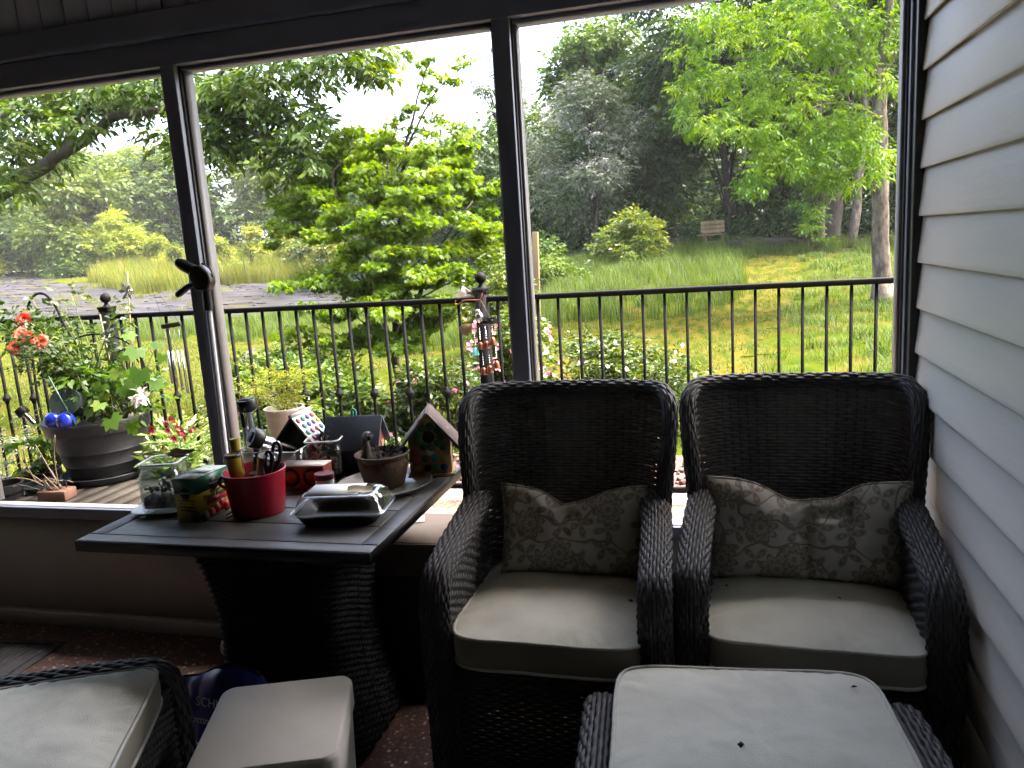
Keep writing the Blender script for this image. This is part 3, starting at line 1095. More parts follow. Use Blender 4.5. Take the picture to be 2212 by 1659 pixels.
def scatter(name, pts, tufts, label, smin=0.7, smax=1.2, seed=1, cat='grass'):
    """One object of tufts standing at pts, by geometry nodes."""
    r = np.random.default_rng(seed)
    me = bpy.data.meshes.new(name)
    me.vertices.add(len(pts))
    me.vertices.foreach_set('co', np.asarray(pts, np.float32).reshape(-1))
    for an, vals in (('rz', r.uniform(0, 2 * PI, len(pts))), ('sc', r.uniform(smin, smax, len(pts)))):
        me.attributes.new(an, 'FLOAT', 'POINT').data.foreach_set('value', vals.astype(np.float32))
    o = bpy.data.objects.new(name, me)
    COL.objects.link(o)
    ng = bpy.data.node_groups.new(name, 'GeometryNodeTree')
    ng.interface.new_socket('Geometry', in_out='INPUT', socket_type='NodeSocketGeometry')
    ng.interface.new_socket('Geometry', in_out='OUTPUT', socket_type='NodeSocketGeometry')
    gi, go = ng.nodes.new('NodeGroupInput'), ng.nodes.new('NodeGroupOutput')
    iop = ng.nodes.new('GeometryNodeInstanceOnPoints')
    ob = ng.nodes.new('GeometryNodeObjectInfo')
    ob.inputs['Object'].default_value = tufts
    a1, a2 = ng.nodes.new('GeometryNodeInputNamedAttribute'), ng.nodes.new('GeometryNodeInputNamedAttribute')
    a1.data_type = a2.data_type = 'FLOAT'
    a1.inputs['Name'].default_value, a2.inputs['Name'].default_value = 'rz', 'sc'
    cx = ng.nodes.new('ShaderNodeCombineXYZ')
    L = ng.links.new
    L(gi.outputs[0], iop.inputs['Points'])
    L(ob.outputs['Geometry'], iop.inputs['Instance'])
    L(a1.outputs[0], cx.inputs['Z'])
    L(cx.outputs[0], iop.inputs['Rotation'])
    L(a2.outputs[0], iop.inputs['Scale'])
    L(iop.outputs[0], go.inputs[0])
    o.modifiers.new('scatter', 'NODES').node_group = ng
    return tag(o, label, cat, kind='stuff')


def fill(poly_f, x0, x1, y0, y1, dens, seed, reject=None, dz=-0.01):
    r = np.random.default_rng(seed)
    n = int((x1 - x0) * (y1 - y0) * dens)
    x, y = r.uniform(x0, x1, n), r.uniform(y0, y1, n)
    k = poly_f(x, y) & (x / np.maximum(y, 1) > -1.12) & (x / np.maximum(y, 1) < 0.27)
    if reject is not None:
        k &= ~reject(x, y)
    x, y = x[k], y[k]
    return np.stack([x, y, terrain(x, y) + dz], -1)


t_tall = tuft('tuft_tall', 46, 0.30, 0.62, 0.010, 0.55, 'grass_green', 1)
t_mid = tuft('tuft_mid', 46, 0.28, 0.24, 0.008, 0.8, 'grass_green', 2)
t_yel = tuft('tuft_yellow', 50, 0.50, 0.95, 0.022, 0.45, 'grass_yellow', 3)
t_mow = tuft('tuft_mown', 80, 0.34, 0.075, 0.009, 1.0, 'grass_mown', 4, 2)
t_weed = tuft('tuft_weed', 30, 0.16, 0.34, 0.030, 0.7, 'grass_green', 5)
# long green grass below the pond bed
A = fill(inpoly([(-36, 20.5), (-20, 19.3), (-12.7, 18.4), (-10, 18.7), (-7, 20), (-7.5, 28), (-10.5, 27), (-14.5, 24.8), (-20, 22.8), (-26, 21.4), (-36, 20.8)]), -36, -7, 18, 31, 8, 11)
scatter('meadow_grass', A, t_tall, 'long green grass between the mown lawn and the grey pond bed', 0.45, 0.9, 1)
# yellow grass beyond the pond bed
A = fill(inpoly([(-30, 35.8), (-28.5, 39.7), (-20.6, 40.6), (-14, 39.5), (-12, 48), (-20, 60), (-40, 66), (-58, 62), (-44, 50), (-40, 43)]), -58, -10, 35, 66, 4.0, 12)
scatter('reed_grass', A, t_yel, 'tall yellow green grass on the far side of the pond bed', 0.7, 1.7, 2)
A = fill(ip, -50, -11, 20, 46, 0.16, 13)
scatter('pond_weeds', A, t_yel, 'sparse weeds growing in the grey pond bed', 0.25, 0.6, 3)
# tall grass on the slope left of the mown path
A = fill(inpoly([(-5.4, 13.5), (-2.95, 13.7), (-0.5, 14.1), (0.7, 16.6), (0.65, 22.5), (0.9, 26), (0.0, 30.5), (-2.5, 30), (-9, 29), (-9, 16)]), -9, 1.2, 13, 30.5, 9, 14)
scatter('slope_grass', A, t_tall, 'tall green grass on the slope left of the mown path', 0.35, 1.0, 4)
# medium grass right of the path, round the tree
A = fill(inpoly([(0.45, 8.9), (1.0, 13), (1.5, 17.6), (2.55, 21.6), (2.7, 26.5), (8, 25), (8, 9), (3, 7.5)]), 0.3, 8, 7.5, 26.5, 11, 15)
scatter('rough_grass', A, t_mid, 'fresh green grass right of the path, round the tree trunk', 0.4, 1.0, 5)
A = fill(inpoly([(1.2, 25), (2.2, 25.2), (7.5, 24.4), (7.5, 26), (2.6, 27.4), (0.4, 29.5)]), 0, 8, 24, 30, 10, 16)
scatter('wood_edge_grass', A, t_tall, 'grass and weeds along the dark edge of the wood', 0.5, 1.0, 6)
# mown lawn
LAWN = inpoly([(-26, 6), (-26, 20), (-20, 19.5), (-12.7, 18.6), (-10, 18.9), (-5.4, 14), (-2.9, 13.6), (-0.5, 14), (0.8, 16.4), (0.8, 26), (2.6, 26), (2.5, 21.6), (1.5, 17.8), (1.0, 13), (0.6, 8.6), (1.6, 5.4), (-6, 5.4)])
A = fill(LAWN, -24, 3, 5.4, 26, 8, 17)
scatter('lawn_grass', A, t_mow, 'short mown yellow green lawn beyond the railing', 0.6, 1.25, 7)

A = fill(LAWN, -20, 3, 6, 24, 0.25, 18)
scatter('lawn_tufts', A, t_mid, 'uneven taller tufts left standing in the mown lawn', 0.15, 0.4, 8)
A = fill(inpoly([(-5.4, 13.2), (-2.9, 13.4), (-0.5, 13.8), (0.8, 16.3), (0.8, 22.5), (2.6, 26), (8, 25), (8, 9), (1.2, 9), (1.2, 13), (1.8, 18), (1.0, 27), (-2.5, 30), (-9, 29), (-9, 15)]), -9, 8, 9, 30, 0.9, 19)
scatter('meadow_weeds', A, t_weed, 'broad leaved weeds scattered through the rough grass', 0.3, 0.9, 9, 'weeds')
rocks = np.random.default_rng(77)
mb = MB()
k = 0
while k < 420:
    x, y = rocks.uniform(-50, -10), rocks.uniform(19, 47)
    if not (bool(ip(np.array([x]), np.array([y]))[0]) and x / y > -1.15):
        continue
    s = rocks.uniform(0.03, 0.10) * (0.6 + y / 60)
    a = rocks.uniform(-0.5, 0.5)
    M = Matrix.Rotation(a, 3, 'Z') @ Matrix.Rotation(rocks.uniform(-0.3, 0.3), 3, 'X')
    mb.box((x, y, tz(x, y) + 0.04), (s * rocks.uniform(1.5, 4.5), s, s * rocks.uniform(0.15, 0.4)), M)
    k += 1
tag(mb.build('pond_debris', 'bed_gravel'), 'dark flat debris strewn over the dry pond bed', 'debris', kind='stuff')

# ------------------------------------------------------------------ deck, gravel strip and railing
def aggregate(name, cols, scale, bumps):
    m = bpy.data.materials.new(name)
    m.use_nodes = True
    nt = m.node_tree
    p = nt.nodes['Principled BSDF']
    p.inputs['Roughness'].default_value = 0.8
    tc = ND(nt, 'ShaderNodeTexCoord')
    v = ND(nt, 'ShaderNodeTexVoronoi', Scale=scale)
    nt.links.new(tc.outputs['Object'], v.inputs['Vector'])
    sp = ND(nt, 'ShaderNodeSeparateColor')
    nt.links.new(v.outputs['Color'], sp.inputs[0])
    cr = ND(nt, 'ShaderNodeValToRGB')
    el = cr.color_ramp.elements
    el[0].color, el[1].color = rgba(cols[0]), rgba(cols[-1])
    for i, c in enumerate(cols[1:-1]):
        k = el.new((i + 1) / (len(cols) - 1))
        k.color = rgba(c)
    nt.links.new(sp.outputs[0], cr.inputs[0])
    nt.links.new(cr.outputs[0], p.inputs['Base Color'])
    bp = ND(nt, 'ShaderNodeBump', Strength=bumps, Distance=0.01)
    bp.invert = True
    nt.links.new(v.outputs['Distance'], bp.inputs['Height'])
    nt.links.new(bp.outputs[0], p.inputs['Normal'])
    MATS[name] = m


aggregate('deck_pebble', [(0.12, 0.07, 0.045), (0.18, 0.12, 0.08), (0.08, 0.045, 0.03), (0.22, 0.18, 0.14), (0.14, 0.095, 0.065)], 70, 0.8)
aggregate('lava_rock', [(0.05, 0.016, 0.012), (0.085, 0.032, 0.024), (0.035, 0.013, 0.011), (0.11, 0.06, 0.05)], 22, 1.0)
pmat('iron', (0.0035, 0.0035, 0.004), (0.005, 0.005, 0.0055), 30, 0.6, 0.08, 120, spec=0.08)
dk = MB().box((-3.2, 3.47, -0.09), (10.5, 1.89, 0.17)).build('deck', 'deck_pebble')
tag(dk, kind='structure')
gv = MB().box((-0.35, 4.86, -0.22), (4.8, 0.88, 0.30)).build('gravel_strip', 'lava_rock')
tag(gv, kind='structure')
# loose lava stones
r_ = np.random.default_rng(5)
mb = MB()
for i in range(900):
    x, y, s = r_.uniform(-2.7, 0.6), r_.uniform(4.45, 5.25), r_.uniform(0.012, 0.035)
    a = r_.uniform(0, PI, 3)
    M = Matrix.Rotation(a[0], 3, 'X') @ Matrix.Rotation(a[1], 3, 'Y') @ Matrix.Rotation(a[2], 3, 'Z')
    mb.box((x, y, -0.07 + s * 0.35), (s * r_.uniform(0.8, 1.6), s, s * r_.uniform(0.6, 1)), M)
tag(mb.build('lava_gravel', 'lava_rock'), 'loose red lava stones along the deck edge', 'gravel', kind='stuff')

RY = 4.10
rl = thing('railing', 'black iron balcony railing with ball topped posts along the deck', 'railing', (0, RY, 0.014))
MB().box((-2.2, 0, 1.150), (8.6, 0.044, 0.030)).build('top_rail', 'iron', rl, bevel=0.006)
MB().box((-2.2, 0, 0.066), (8.6, 0.030, 0.030)).build('bottom_rail', 'iron', rl, bevel=0.003)
bal = MB().box((0, 0, 0), (0.0145, 0.0145, 1.052)).mesh('baluster', 'iron')
knuckle = MB().lathe([(0.006, -0.035), (0.014, -0.03), (0.015, -0.02), (0.022, -0.012), (0.027, 0.0), (0.022, 0.012), (0.015, 0.02), (0.014, 0.03), (0.006, 0.035)], 12).mesh('knuckle', 'iron', True)
x = 1.9
k = 0
while x > -6.4:
    if min(abs(x - q) for q in (1.265, -1.245, -3.735, -6.22)) > 0.05:
        b = piece(bal, 'baluster', rl, (x, 0, 0.609))
        if k % 2 == 0 and x < -0.6:
            piece(knuckle, 'knuckle', b, (0, 0, 0.016))
    x -= 0.11318
    k += 1
pb = MB().box((0, 0, 0.60), (0.062, 0.062, 1.20)).mesh('rail_post', 'iron')
for px in (1.265, -1.245, -3.735, -6.22):
    p = piece(pb, 'rail_post', rl, (px, 0, 0.0))
    MB().box((0, 0, 1.207), (0.082, 0.082, 0.016)).box((0, 0, 1.190), (0.074, 0.074, 0.018)).build('post_cap', 'iron', p, bevel=0.004)
    MB().lathe([(0.024, 1.214), (0.016, 1.224), (0.011, 1.234), (0.012, 1.242)] + [(0.032 * math.sin(t), 1.268 - 0.032 * math.cos(t)) for t in np.linspace(0.4, PI - 0.001, 10)], 18).build('ball_finial', 'iron', p, smooth=True)
# ------------------------------------------------------------------ trees and shrubs
# leaf clumps: x, y, z, half width, half height
LIMB = [(-9.46, 9.3, 3.99, 0.39, 0.26), (-8.56, 9.0, 3.82, 0.37, 0.25), (-8.59, 8.6, 3.5, 0.24, 0.18), (-8.22, 9.3, 3.92, 0.38, 0.22), (-7.37, 9.0, 3.83, 0.36, 0.21), (-6.8, 8.8, 3.68, 0.26, 0.2), (-7.87, 9.2, 3.66, 0.31, 0.19), (-9.66, 9.6, 3.42, 0.27, 0.2), (-9.41, 9.0, 3.14, 0.26, 0.29), (-9.01, 8.6, 2.65, 0.22, 0.22), (-9.37, 9.6, 3.2, 0.24, 0.2), (-7.84, 8.7, 3.32, 0.18, 0.13), (-8.76, 9.5, 3.7, 0.29, 0.16), (-7.37, 9.4, 3.7, 0.25, 0.16), (-6.47, 9.2, 3.83, 0.3, 0.19), (-5.81, 8.8, 3.6, 0.31, 0.2), (-5.78, 9.4, 3.81, 0.3, 0.18), (-5.14, 9.0, 3.75, 0.28, 0.16), (-5.44, 9.0, 3.43, 0.35, 0.2), (-5.13, 9.2, 3.29, 0.32, 0.23), (-4.62, 8.8, 2.99, 0.22, 0.2), (-6.0, 9.4, 3.26, 0.31, 0.18), (-6.21, 9.0, 3.2, 0.27, 0.24), (-6.47, 9.2, 2.9, 0.21, 0.24), (-5.97, 8.9, 3.0, 0.23, 0.2), (-5.57, 9.3, 2.94, 0.3, 0.21), (-5.0, 9.1, 2.76, 0.26, 0.2), (-4.54, 8.8, 2.58, 0.17, 0.14), (-5.24, 9.0, 2.54, 0.18, 0.18), (-4.98, 9.2, 3.93, 0.23, 0.13), (-4.37, 9.0, 3.87, 0.22, 0.11), (-4.04, 8.9, 3.71, 0.19, 0.11), (-3.82, 9.1, 3.85, 0.17, 0.08), (-3.92, 9.0, 3.58, 0.14, 0.07), (-4.64, 9.1, 3.66, 0.2, 0.11), (-6.31, 9.0, 3.46, 0.24, 0.15), (-7.09, 9.5, 3.17, 0.25, 0.19), (-5.83, 9.1, 3.49, 0.24, 0.13)]
MAPLE = [(-2.94, 8.4, 3.46, 0.09, 0.04), (-2.64, 8.6, 3.44, 0.12, 0.05), (-3.17, 8.3, 3.51, 0.05, 0.06), (-3.1, 8.5, 3.4, 0.12, 0.06), (-2.77, 8.4, 3.29, 0.1, 0.05), (-2.99, 8.4, 3.22, 0.09, 0.07), (-2.71, 8.5, 3.21, 0.07, 0.04), (-3.07, 8.5, 3.1, 0.11, 0.07), (-3.16, 8.3, 2.98, 0.13, 0.07), (-3.01, 8.6, 2.91, 0.15, 0.08), (-3.38, 8.4, 2.87, 0.13, 0.07), (-2.83, 8.7, 2.78, 0.14, 0.07), (-3.11, 8.3, 2.71, 0.18, 0.09), (-2.7, 8.6, 2.6, 0.11, 0.05), (-3.61, 8.5, 2.68, 0.18, 0.1), (-3.05, 8.8, 2.58, 0.19, 0.09), (-3.23, 8.2, 2.44, 0.2, 0.1), (-3.91, 8.6, 2.51, 0.22, 0.11), (-2.75, 8.5, 2.37, 0.17, 0.08), (-3.47, 8.2, 2.26, 0.23, 0.11), (-2.96, 8.0, 2.18, 0.22, 0.1), (-4.22, 8.7, 2.3, 0.23, 0.11), (-2.62, 8.4, 2.16, 0.18, 0.1), (-4.49, 8.5, 2.18, 0.24, 0.11), (-3.62, 8.0, 2.04, 0.23, 0.11), (-3.11, 7.8, 1.95, 0.22, 0.11), (-2.81, 8.1, 1.93, 0.22, 0.1), (-2.54, 8.6, 1.93, 0.18, 0.11), (-4.08, 8.1, 1.9, 0.24, 0.1), (-4.76, 8.6, 1.93, 0.19, 0.09), (-3.35, 7.7, 1.75, 0.24, 0.11), (-2.93, 7.8, 1.69, 0.24, 0.11), (-2.59, 8.2, 1.7, 0.22, 0.1), (-4.23, 8.0, 1.65, 0.24, 0.1), (-3.64, 7.7, 1.57, 0.25, 0.11), (-3.13, 7.6, 1.47, 0.24, 0.11), (-2.74, 7.8, 1.44, 0.23, 0.11), (-2.51, 8.4, 1.52, 0.18, 0.09), (-3.88, 7.7, 1.39, 0.23, 0.1), (-3.41, 7.6, 1.27, 0.23, 0.1), (-3.04, 7.7, 1.22, 0.23, 0.1), (-2.69, 7.9, 1.19, 0.2, 0.1), (-3.79, 7.7, 1.16, 0.18, 0.08), (-3.32, 7.7, 1.06, 0.22, 0.09), (-2.98, 7.9, 0.96, 0.22, 0.09), (-4.16, 8.0, 1.26, 0.14, 0.07), (-3.12, 7.8, 0.72, 0.2, 0.08), (-3.63, 8.1, 0.76, 0.19, 0.08), (-2.88, 8.0, 0.69, 0.15, 0.08), (-3.35, 7.9, 0.49, 0.21, 0.08)]
RIGHT = [(-0.1, 15.5, 5.29, 0.42, 0.3), (0.44, 14.5, 5.05, 0.43, 0.27), (0.99, 15.0, 4.95, 0.44, 0.28), (1.44, 14.2, 4.77, 0.38, 0.26), (2.04, 15.0, 4.89, 0.39, 0.28), (2.47, 14.5, 4.78, 0.38, 0.26), (2.99, 15.0, 4.77, 0.31, 0.27), (0.05, 15.5, 4.71, 0.43, 0.3), (0.58, 14.5, 4.44, 0.39, 0.28), (1.14, 14.0, 4.2, 0.41, 0.26), (1.83, 15.0, 4.4, 0.4, 0.28), (2.3, 14.3, 4.26, 0.38, 0.26), (2.96, 14.8, 4.29, 0.31, 0.27), (-0.29, 15.5, 4.27, 0.3, 0.26), (0.28, 15.0, 4.03, 0.37, 0.25), (0.87, 14.3, 3.77, 0.39, 0.23), (1.43, 14.0, 3.66, 0.38, 0.26), (2.07, 14.6, 3.77, 0.39, 0.27), (2.47, 14.0, 3.62, 0.33, 0.22), (2.98, 14.5, 3.58, 0.23, 0.23), (-0.37, 15.2, 3.74, 0.24, 0.19), (0.41, 14.2, 3.36, 0.31, 0.22), (0.18, 14.0, 3.24, 0.25, 0.16), (0.76, 13.8, 3.34, 0.34, 0.2), (1.18, 13.6, 3.13, 0.37, 0.22), (1.71, 14.0, 3.16, 0.34, 0.23), (2.25, 14.3, 3.11, 0.31, 0.23), (0.75, 13.5, 2.94, 0.34, 0.19), (1.17, 13.5, 2.76, 0.33, 0.21), (0.4, 13.8, 3.01, 0.25, 0.15), (1.7, 13.9, 2.75, 0.34, 0.21), (2.24, 14.2, 2.73, 0.27, 0.21), (0.89, 13.5, 2.57, 0.3, 0.18), (0.59, 13.4, 2.37, 0.22, 0.16), (0.52, 13.4, 2.12, 0.18, 0.15), (1.11, 13.6, 2.49, 0.22, 0.18), (1.62, 13.8, 2.46, 0.26, 0.17), (2.11, 13.8, 2.42, 0.3, 0.19), (2.48, 14.0, 2.76, 0.22, 0.22), (2.93, 14.5, 2.92, 0.23, 0.23), (2.89, 14.3, 2.46, 0.23, 0.23), (2.81, 14.2, 2.09, 0.2, 0.17), (2.36, 14.0, 2.12, 0.23, 0.14), (1.85, 13.9, 2.19, 0.19, 0.11), (-0.29, 15.0, 3.38, 0.17, 0.13)]

MAPLE += [(-3.9, 7.6, 0.95, 0.3, 0.12), (-3.4, 7.5, 0.85, 0.3, 0.12), (-2.95, 7.6, 0.9, 0.28, 0.12), (-4.2, 7.7, 1.15, 0.3, 0.12), (-3.65, 7.4, 0.62, 0.32, 0.12), (-3.15, 7.4, 0.55, 0.3, 0.12), (-4.1, 7.5, 0.75, 0.28, 0.12), (-2.75, 7.7, 1.2, 0.26, 0.12),
          (-4.55, 8.9, 2.62, 0.26, 0.13), (-4.75, 8.8, 2.35, 0.26, 0.13), (-4.2, 8.9, 2.80, 0.24, 0.12), (-4.95, 8.7, 2.1, 0.22, 0.1), (-4.5, 8.6, 2.2, 0.26, 0.12), (-4.05, 8.8, 2.5, 0.26, 0.12),
          (-2.35, 8.6, 2.1, 0.2, 0.1), (-2.25, 8.5, 1.6, 0.22, 0.1), (-2.3, 8.4, 1.35, 0.2, 0.1), (-5.0, 8.5, 1.75, 0.2, 0.1)]
leafmat('leaf_limb', (0.014, 0.034, 0.003), (0.040, 0.076, 0.005), (0.11, 0.15, 0.009), transl=0.42)
leafmat('leaf_maple', (0.072, 0.145, 0.006), (0.098, 0.180, 0.008), (0.150, 0.210, 0.010), transl=0.58)
leafmat('leaf_right', (0.040, 0.105, 0.005), (0.092, 0.185, 0.008), (0.165, 0.255, 0.012), transl=0.5)
leafmat('leaf_dark', (0.018, 0.040, 0.008), (0.042, 0.082, 0.013), (0.078, 0.118, 0.018), transl=0.3)
leafmat('leaf_mid', (0.020, 0.046, 0.007), (0.052, 0.092, 0.011), (0.10, 0.135, 0.016), transl=0.4)
leafmat('leaf_far', (0.042, 0.075, 0.009), (0.092, 0.135, 0.014), (0.16, 0.18, 0.018), transl=0.4)
leafmat('leaf_wood', (0.022, 0.050, 0.008), (0.052, 0.098, 0.014), (0.095, 0.14, 0.02), transl=0.4)
leafmat('leaf_yellow', (0.07, 0.11, 0.008), (0.14, 0.165, 0.011), (0.23, 0.215, 0.016), transl=0.45)
leafmat('leaf_grey', (0.035, 0.06, 0.018), (0.085, 0.105, 0.055), (0.25, 0.24, 0.215), transl=0.3)
leafmat('leaf_azalea', (0.016, 0.036, 0.006), (0.048, 0.082, 0.010), (0.11, 0.135, 0.015), transl=0.35, rough=0.4)
pmat('bark', (0.062, 0.052, 0.042), (0.034, 0.028, 0.023), 9, 0.95, 0.9, 24, spec=0.1, stretch=(1, 1, 0.35), c3=(0.10, 0.085, 0.07), c3scale=3.0)
pmat('bark_light', (0.135, 0.112, 0.088), (0.055, 0.044, 0.034), 16, 0.95, 1.0, 34, spec=0.0, stretch=(1, 1, 0.4), c3=(0.18, 0.155, 0.125), c3scale=6.0, c3thr=(0.5, 0.62))
pmat('bark_dark', (0.045, 0.037, 0.03), (0.028, 0.023, 0.02), 9, 0.95, 0.6, 24, spec=0.1)


class Leaves:
    def __init__(self, seed):
        self.r = np.random.default_rng(seed)
        self.V, self.var = [], []

    def leaf(self, pos, d, nrm, L, W, var, droop=0.12, mid=0.45):
        """One four-cornered leaf per row."""
        d = d / (np.linalg.norm(d, axis=1, keepdims=True) + 1e-9)
        s = np.cross(nrm, d)
        s /= np.linalg.norm(s, axis=1, keepdims=True) + 1e-9
        L, W = L[:, None], W[:, None]
        up = np.array([0, 0, 1.0])
        a = pos
        b = pos + d * L * mid + s * W * 0.5
        c = pos + d * L - up * L * droop
        e = pos + d * L * mid - s * W * 0.5
        self.V.append(np.stack([a, b, c, e], 1))
        self.var.append(np.repeat(var, 4))

    def rand_dirs(self, n):
        v = self.r.normal(size=(n, 3))
        return v / np.linalg.norm(v, axis=1, keepdims=True)

    def clump(self, c, rx, rz, n_sprig, k, L, ratio, ls, base, ry=None, hang=0.25, flat=0.5, shell=0.6, vspread=0.22):
        """n_sprig twigs of k leaves in an ellipsoid."""
        r = self.r
        ry = rx if ry is None else ry
        u = self.rand_dirs(n_sprig)
        rad = r.uniform(size=n_sprig) ** (1 / (1 + 2 * shell))
        p = np.array(c) + u * rad[:, None] * np.array([rx, ry, rz])
        ax = u * np.array([1, 1, 0.5]) + self.rand_dirs(n_sprig) * 0.7
        ax[:, 2] -= hang
        ax /= np.linalg.norm(ax, axis=1, keepdims=True)
        side = np.cross(ax, np.array([0, 0, 1.0])) + 1e-4
        side /= np.linalg.norm(side, axis=1, keepdims=True)
        sv = np.clip(base + r.normal(0, vspread * 0.6, n_sprig), 0, 1)
        for j in range(k):
            t = (j + 0.5) / k
            sg = 1 if j % 2 else -1
            q = p + ax * ls * t
            last = j == k - 1
            d = ax * (0.6 if not last else 1.4) + side * (sg * (0.9 if not last else 0.1)) + self.rand_dirs(n_sprig) * 0.35
            d[:, 2] -= hang * 0.8
            nrm = np.array([0, 0, 1.0]) * flat + self.rand_dirs(n_sprig) * (1 - flat)
            LL = L * r.uniform(0.65, 1.2, n_sprig)
            self.leaf(q, d, nrm, LL, LL * ratio, np.clip(sv + r.normal(0, vspread * 0.5, n_sprig), 0, 1))

    def star(self, c, rx, rz, n, L, base, ry=None, lobes=5, flat=0.75, vspread=0.22, shell=0.5):
        """Palmate leaves: narrow lobes spreading from one point."""
        r = self.r
        ry = rx if ry is None else ry
        u = self.rand_dirs(n)
        rad = r.uniform(size=n) ** (1 / (1 + 2 * shell))
        p = np.array(c) + u * rad[:, None] * np.array([rx, ry, rz])
        nrm = np.array([0, 0, 1.0]) * flat + self.rand_dirs(n) * (1 - flat)
        nrm /= np.linalg.norm(nrm, axis=1, keepdims=True)
        out = u * np.array([1, 1, 0.2]) + self.rand_dirs(n) * 0.5
        out -= nrm * (out * nrm).sum(1)[:, None]
        out /= np.linalg.norm(out, axis=1, keepdims=True) + 1e-9
        sd = np.cross(nrm, out)
        v = np.clip(base + r.normal(0, vspread, n), 0, 1)
        LL = L * r.uniform(0.7, 1.2, n)
        for j in range(lobes):
            a = (j - (lobes - 1) / 2) * (2.3 / max(1, lobes - 1)) * 1.05
            ln = LL * (1 - 0.22 * abs(a))
            d = out * math.cos(a) + sd * math.sin(a)
            self.leaf(p, d, nrm, ln, ln * 0.36, v, droop=0.25, mid=0.5)

    def build(self, name, mat, parent, mb=None):
        V = np.concatenate(self.V).reshape(-1, 3)
        m = MB()
        m.addq(V, np.arange(len(V)).reshape(-1, 4))
        m.var = np.concatenate(self.var)
        o = m.build(name, mat, parent)
        return o


def limb(mb, pts, r0, r1, n=8, dens=24, wobble=0.0, seed=0):
    P = smooth_path(pts, dens)
    rr = [r0 + (r1 - r0) * (i / (dens - 1)) ** 0.8 for i in range(dens)]
    if wobble:
        P = [p + Vector((fbm(i * 0.35, seed, 1), fbm(i * 0.35, seed, 2), 0)) * wobble for i, p in enumerate(P)]
    mb.tube(P, rr, n)


# ---- big tree on the left whose limbs reach across the lawn
t = thing('shade_tree', 'large leafy tree whose long limbs reach in over the lawn', 'tree', (-11.6, 9.6, -0.6))
O = np.array([-11.6, 9.6, -0.6])
mb = MB()


def rel(pts):
    return [tuple(np.array(p) - O) for p in pts]


limb(mb, rel([(-11.6, 9.6, -0.7), (-11.5, 9.6, 0.8), (-11.2, 9.5, 2.0), (-11.4, 9.5, 4.0), (-11.2, 9.8, 6.5), (-11.0, 9.9, 8.5)]), 0.36, 0.10, 12)
limb(mb, rel([(-11.3, 9.4, 1.6), (-10.4, 9.1, 2.2), (-9.69, 9, 2.6), (-9.16, 9, 2.81), (-8.57, 9, 3.04), (-7.99, 9, 3.26), (-7.66, 9, 3.43), (-7.0, 9, 3.45), (-6.53, 9, 3.37), (-5.87, 9, 3.22), (-5.27, 9, 2.85), (-4.65, 9, 2.6)]), 0.135, 0.014, 10, 60, 0.05, 1)
limb(mb, rel([(-10.6, 9.2, 2.2), (-9.9, 9.1, 3.2), (-9.48, 9, 3.52), (-9.0, 8.9, 3.75), (-8.54, 8.9, 3.95), (-8.2, 8.9, 4.4)]), 0.075, 0.03, 8, 30, 0.05, 2)
limb(mb, rel([(-8.5, 9, 3.06), (-8.35, 9.1, 3.4), (-8.1, 9.2, 3.7), (-7.7, 9.3, 3.85), (-7.0, 9.3, 4.0), (-6.2, 9.2, 4.1)]), 0.07, 0.02, 8, 30, 0.04, 3)
limb(mb, rel([(-6.7, 9, 3.40), (-6.4, 9, 3.52), (-6.2, 9, 3.65), (-5.99, 9, 3.77), (-5.4, 9, 4.0), (-4.4, 9, 4.02), (-3.6, 9, 3.85)]), 0.05, 0.008, 7, 30, 0.04, 4)
limb(mb, rel([(-5.9, 9, 3.22), (-5.5, 9.1, 3.25), (-5.0, 9.1, 3.05), (-4.6, 9.0, 2.9)]), 0.03, 0.008, 6, 16, 0.03, 5)
limb(mb, rel([(-5.6, 9, 3.0), (-5.2, 8.9, 2.6), (-5.0, 8.9, 2.3), (-4.95, 8.9, 2.0)]), 0.018, 0.005, 5, 16, 0.02, 6)
mb.build('trunk', 'bark', t, smooth=True)
lv = Leaves(21)
for i, (x, y, z, rx, rz) in enumerate(LIMB):
    n = int(26 + 850 * rx * rz)
    lv.clump((x - O[0], y - O[1], z - O[2]), rx * 1.15, rz * 1.15, n, 7, 0.115, 0.40, 0.20, lv.r.uniform(0.0, 0.8), ry=0.55, hang=0.35, flat=0.35, shell=0.35, vspread=0.25)
# upper crown outside the picture shades the near lawn
for i in range(46):
    a, h = lv.r.uniform(0, 2 * PI), lv.r.uniform(4.6, 9.5)
    q = lv.r.uniform(0.8, 4.2) * (1 - abs(h - 6.5) / 6)
    lv.clump((0.4 + q * math.cos(a), 0.2 + q * math.sin(a), h + 0.6), 0.8, 0.5, 60, 6, 0.13, 0.32, 0.24, 0.4)
lv.build('crown', 'leaf_limb', t)

# ---- Japanese maple behind the railing
MX, MY = -3.62, 8.3
mz = tz(MX, MY)
t = thing('maple_tree', 'bright green layered Japanese maple behind the railing', 'tree', (MX, MY, mz))
O = np.array([MX, MY, mz])
mb = MB()
limb(mb, rel([(MX, MY, mz - 0.05), (MX + 0.02, MY, 0.5), (MX + 0.10, MY, 1.3), (MX + 0.25, MY, 2.1), (-3.25, 8.4, 2.8), (-3.0, 8.45, 3.45)]), 0.06, 0.006, 8, 30, 0.03, 7)
limb(mb, rel([(MX + 0.02, MY, 0.25), (MX - 0.25, MY + 0.1, 0.9), (MX - 0.55, MY + 0.1, 1.7), (-4.3, 8.5, 2.3), (-4.0, 8.5, 2.7)]), 0.045, 0.006, 7, 24, 0.03, 8)
limb(mb, rel([(MX + 0.05, MY, 0.45), (MX + 0.4, MY - 0.2, 0.9), (MX + 0.75, MY - 0.2, 1.5), (-2.55, 8.3, 1.95)]), 0.04, 0.006, 7, 20, 0.03, 9)
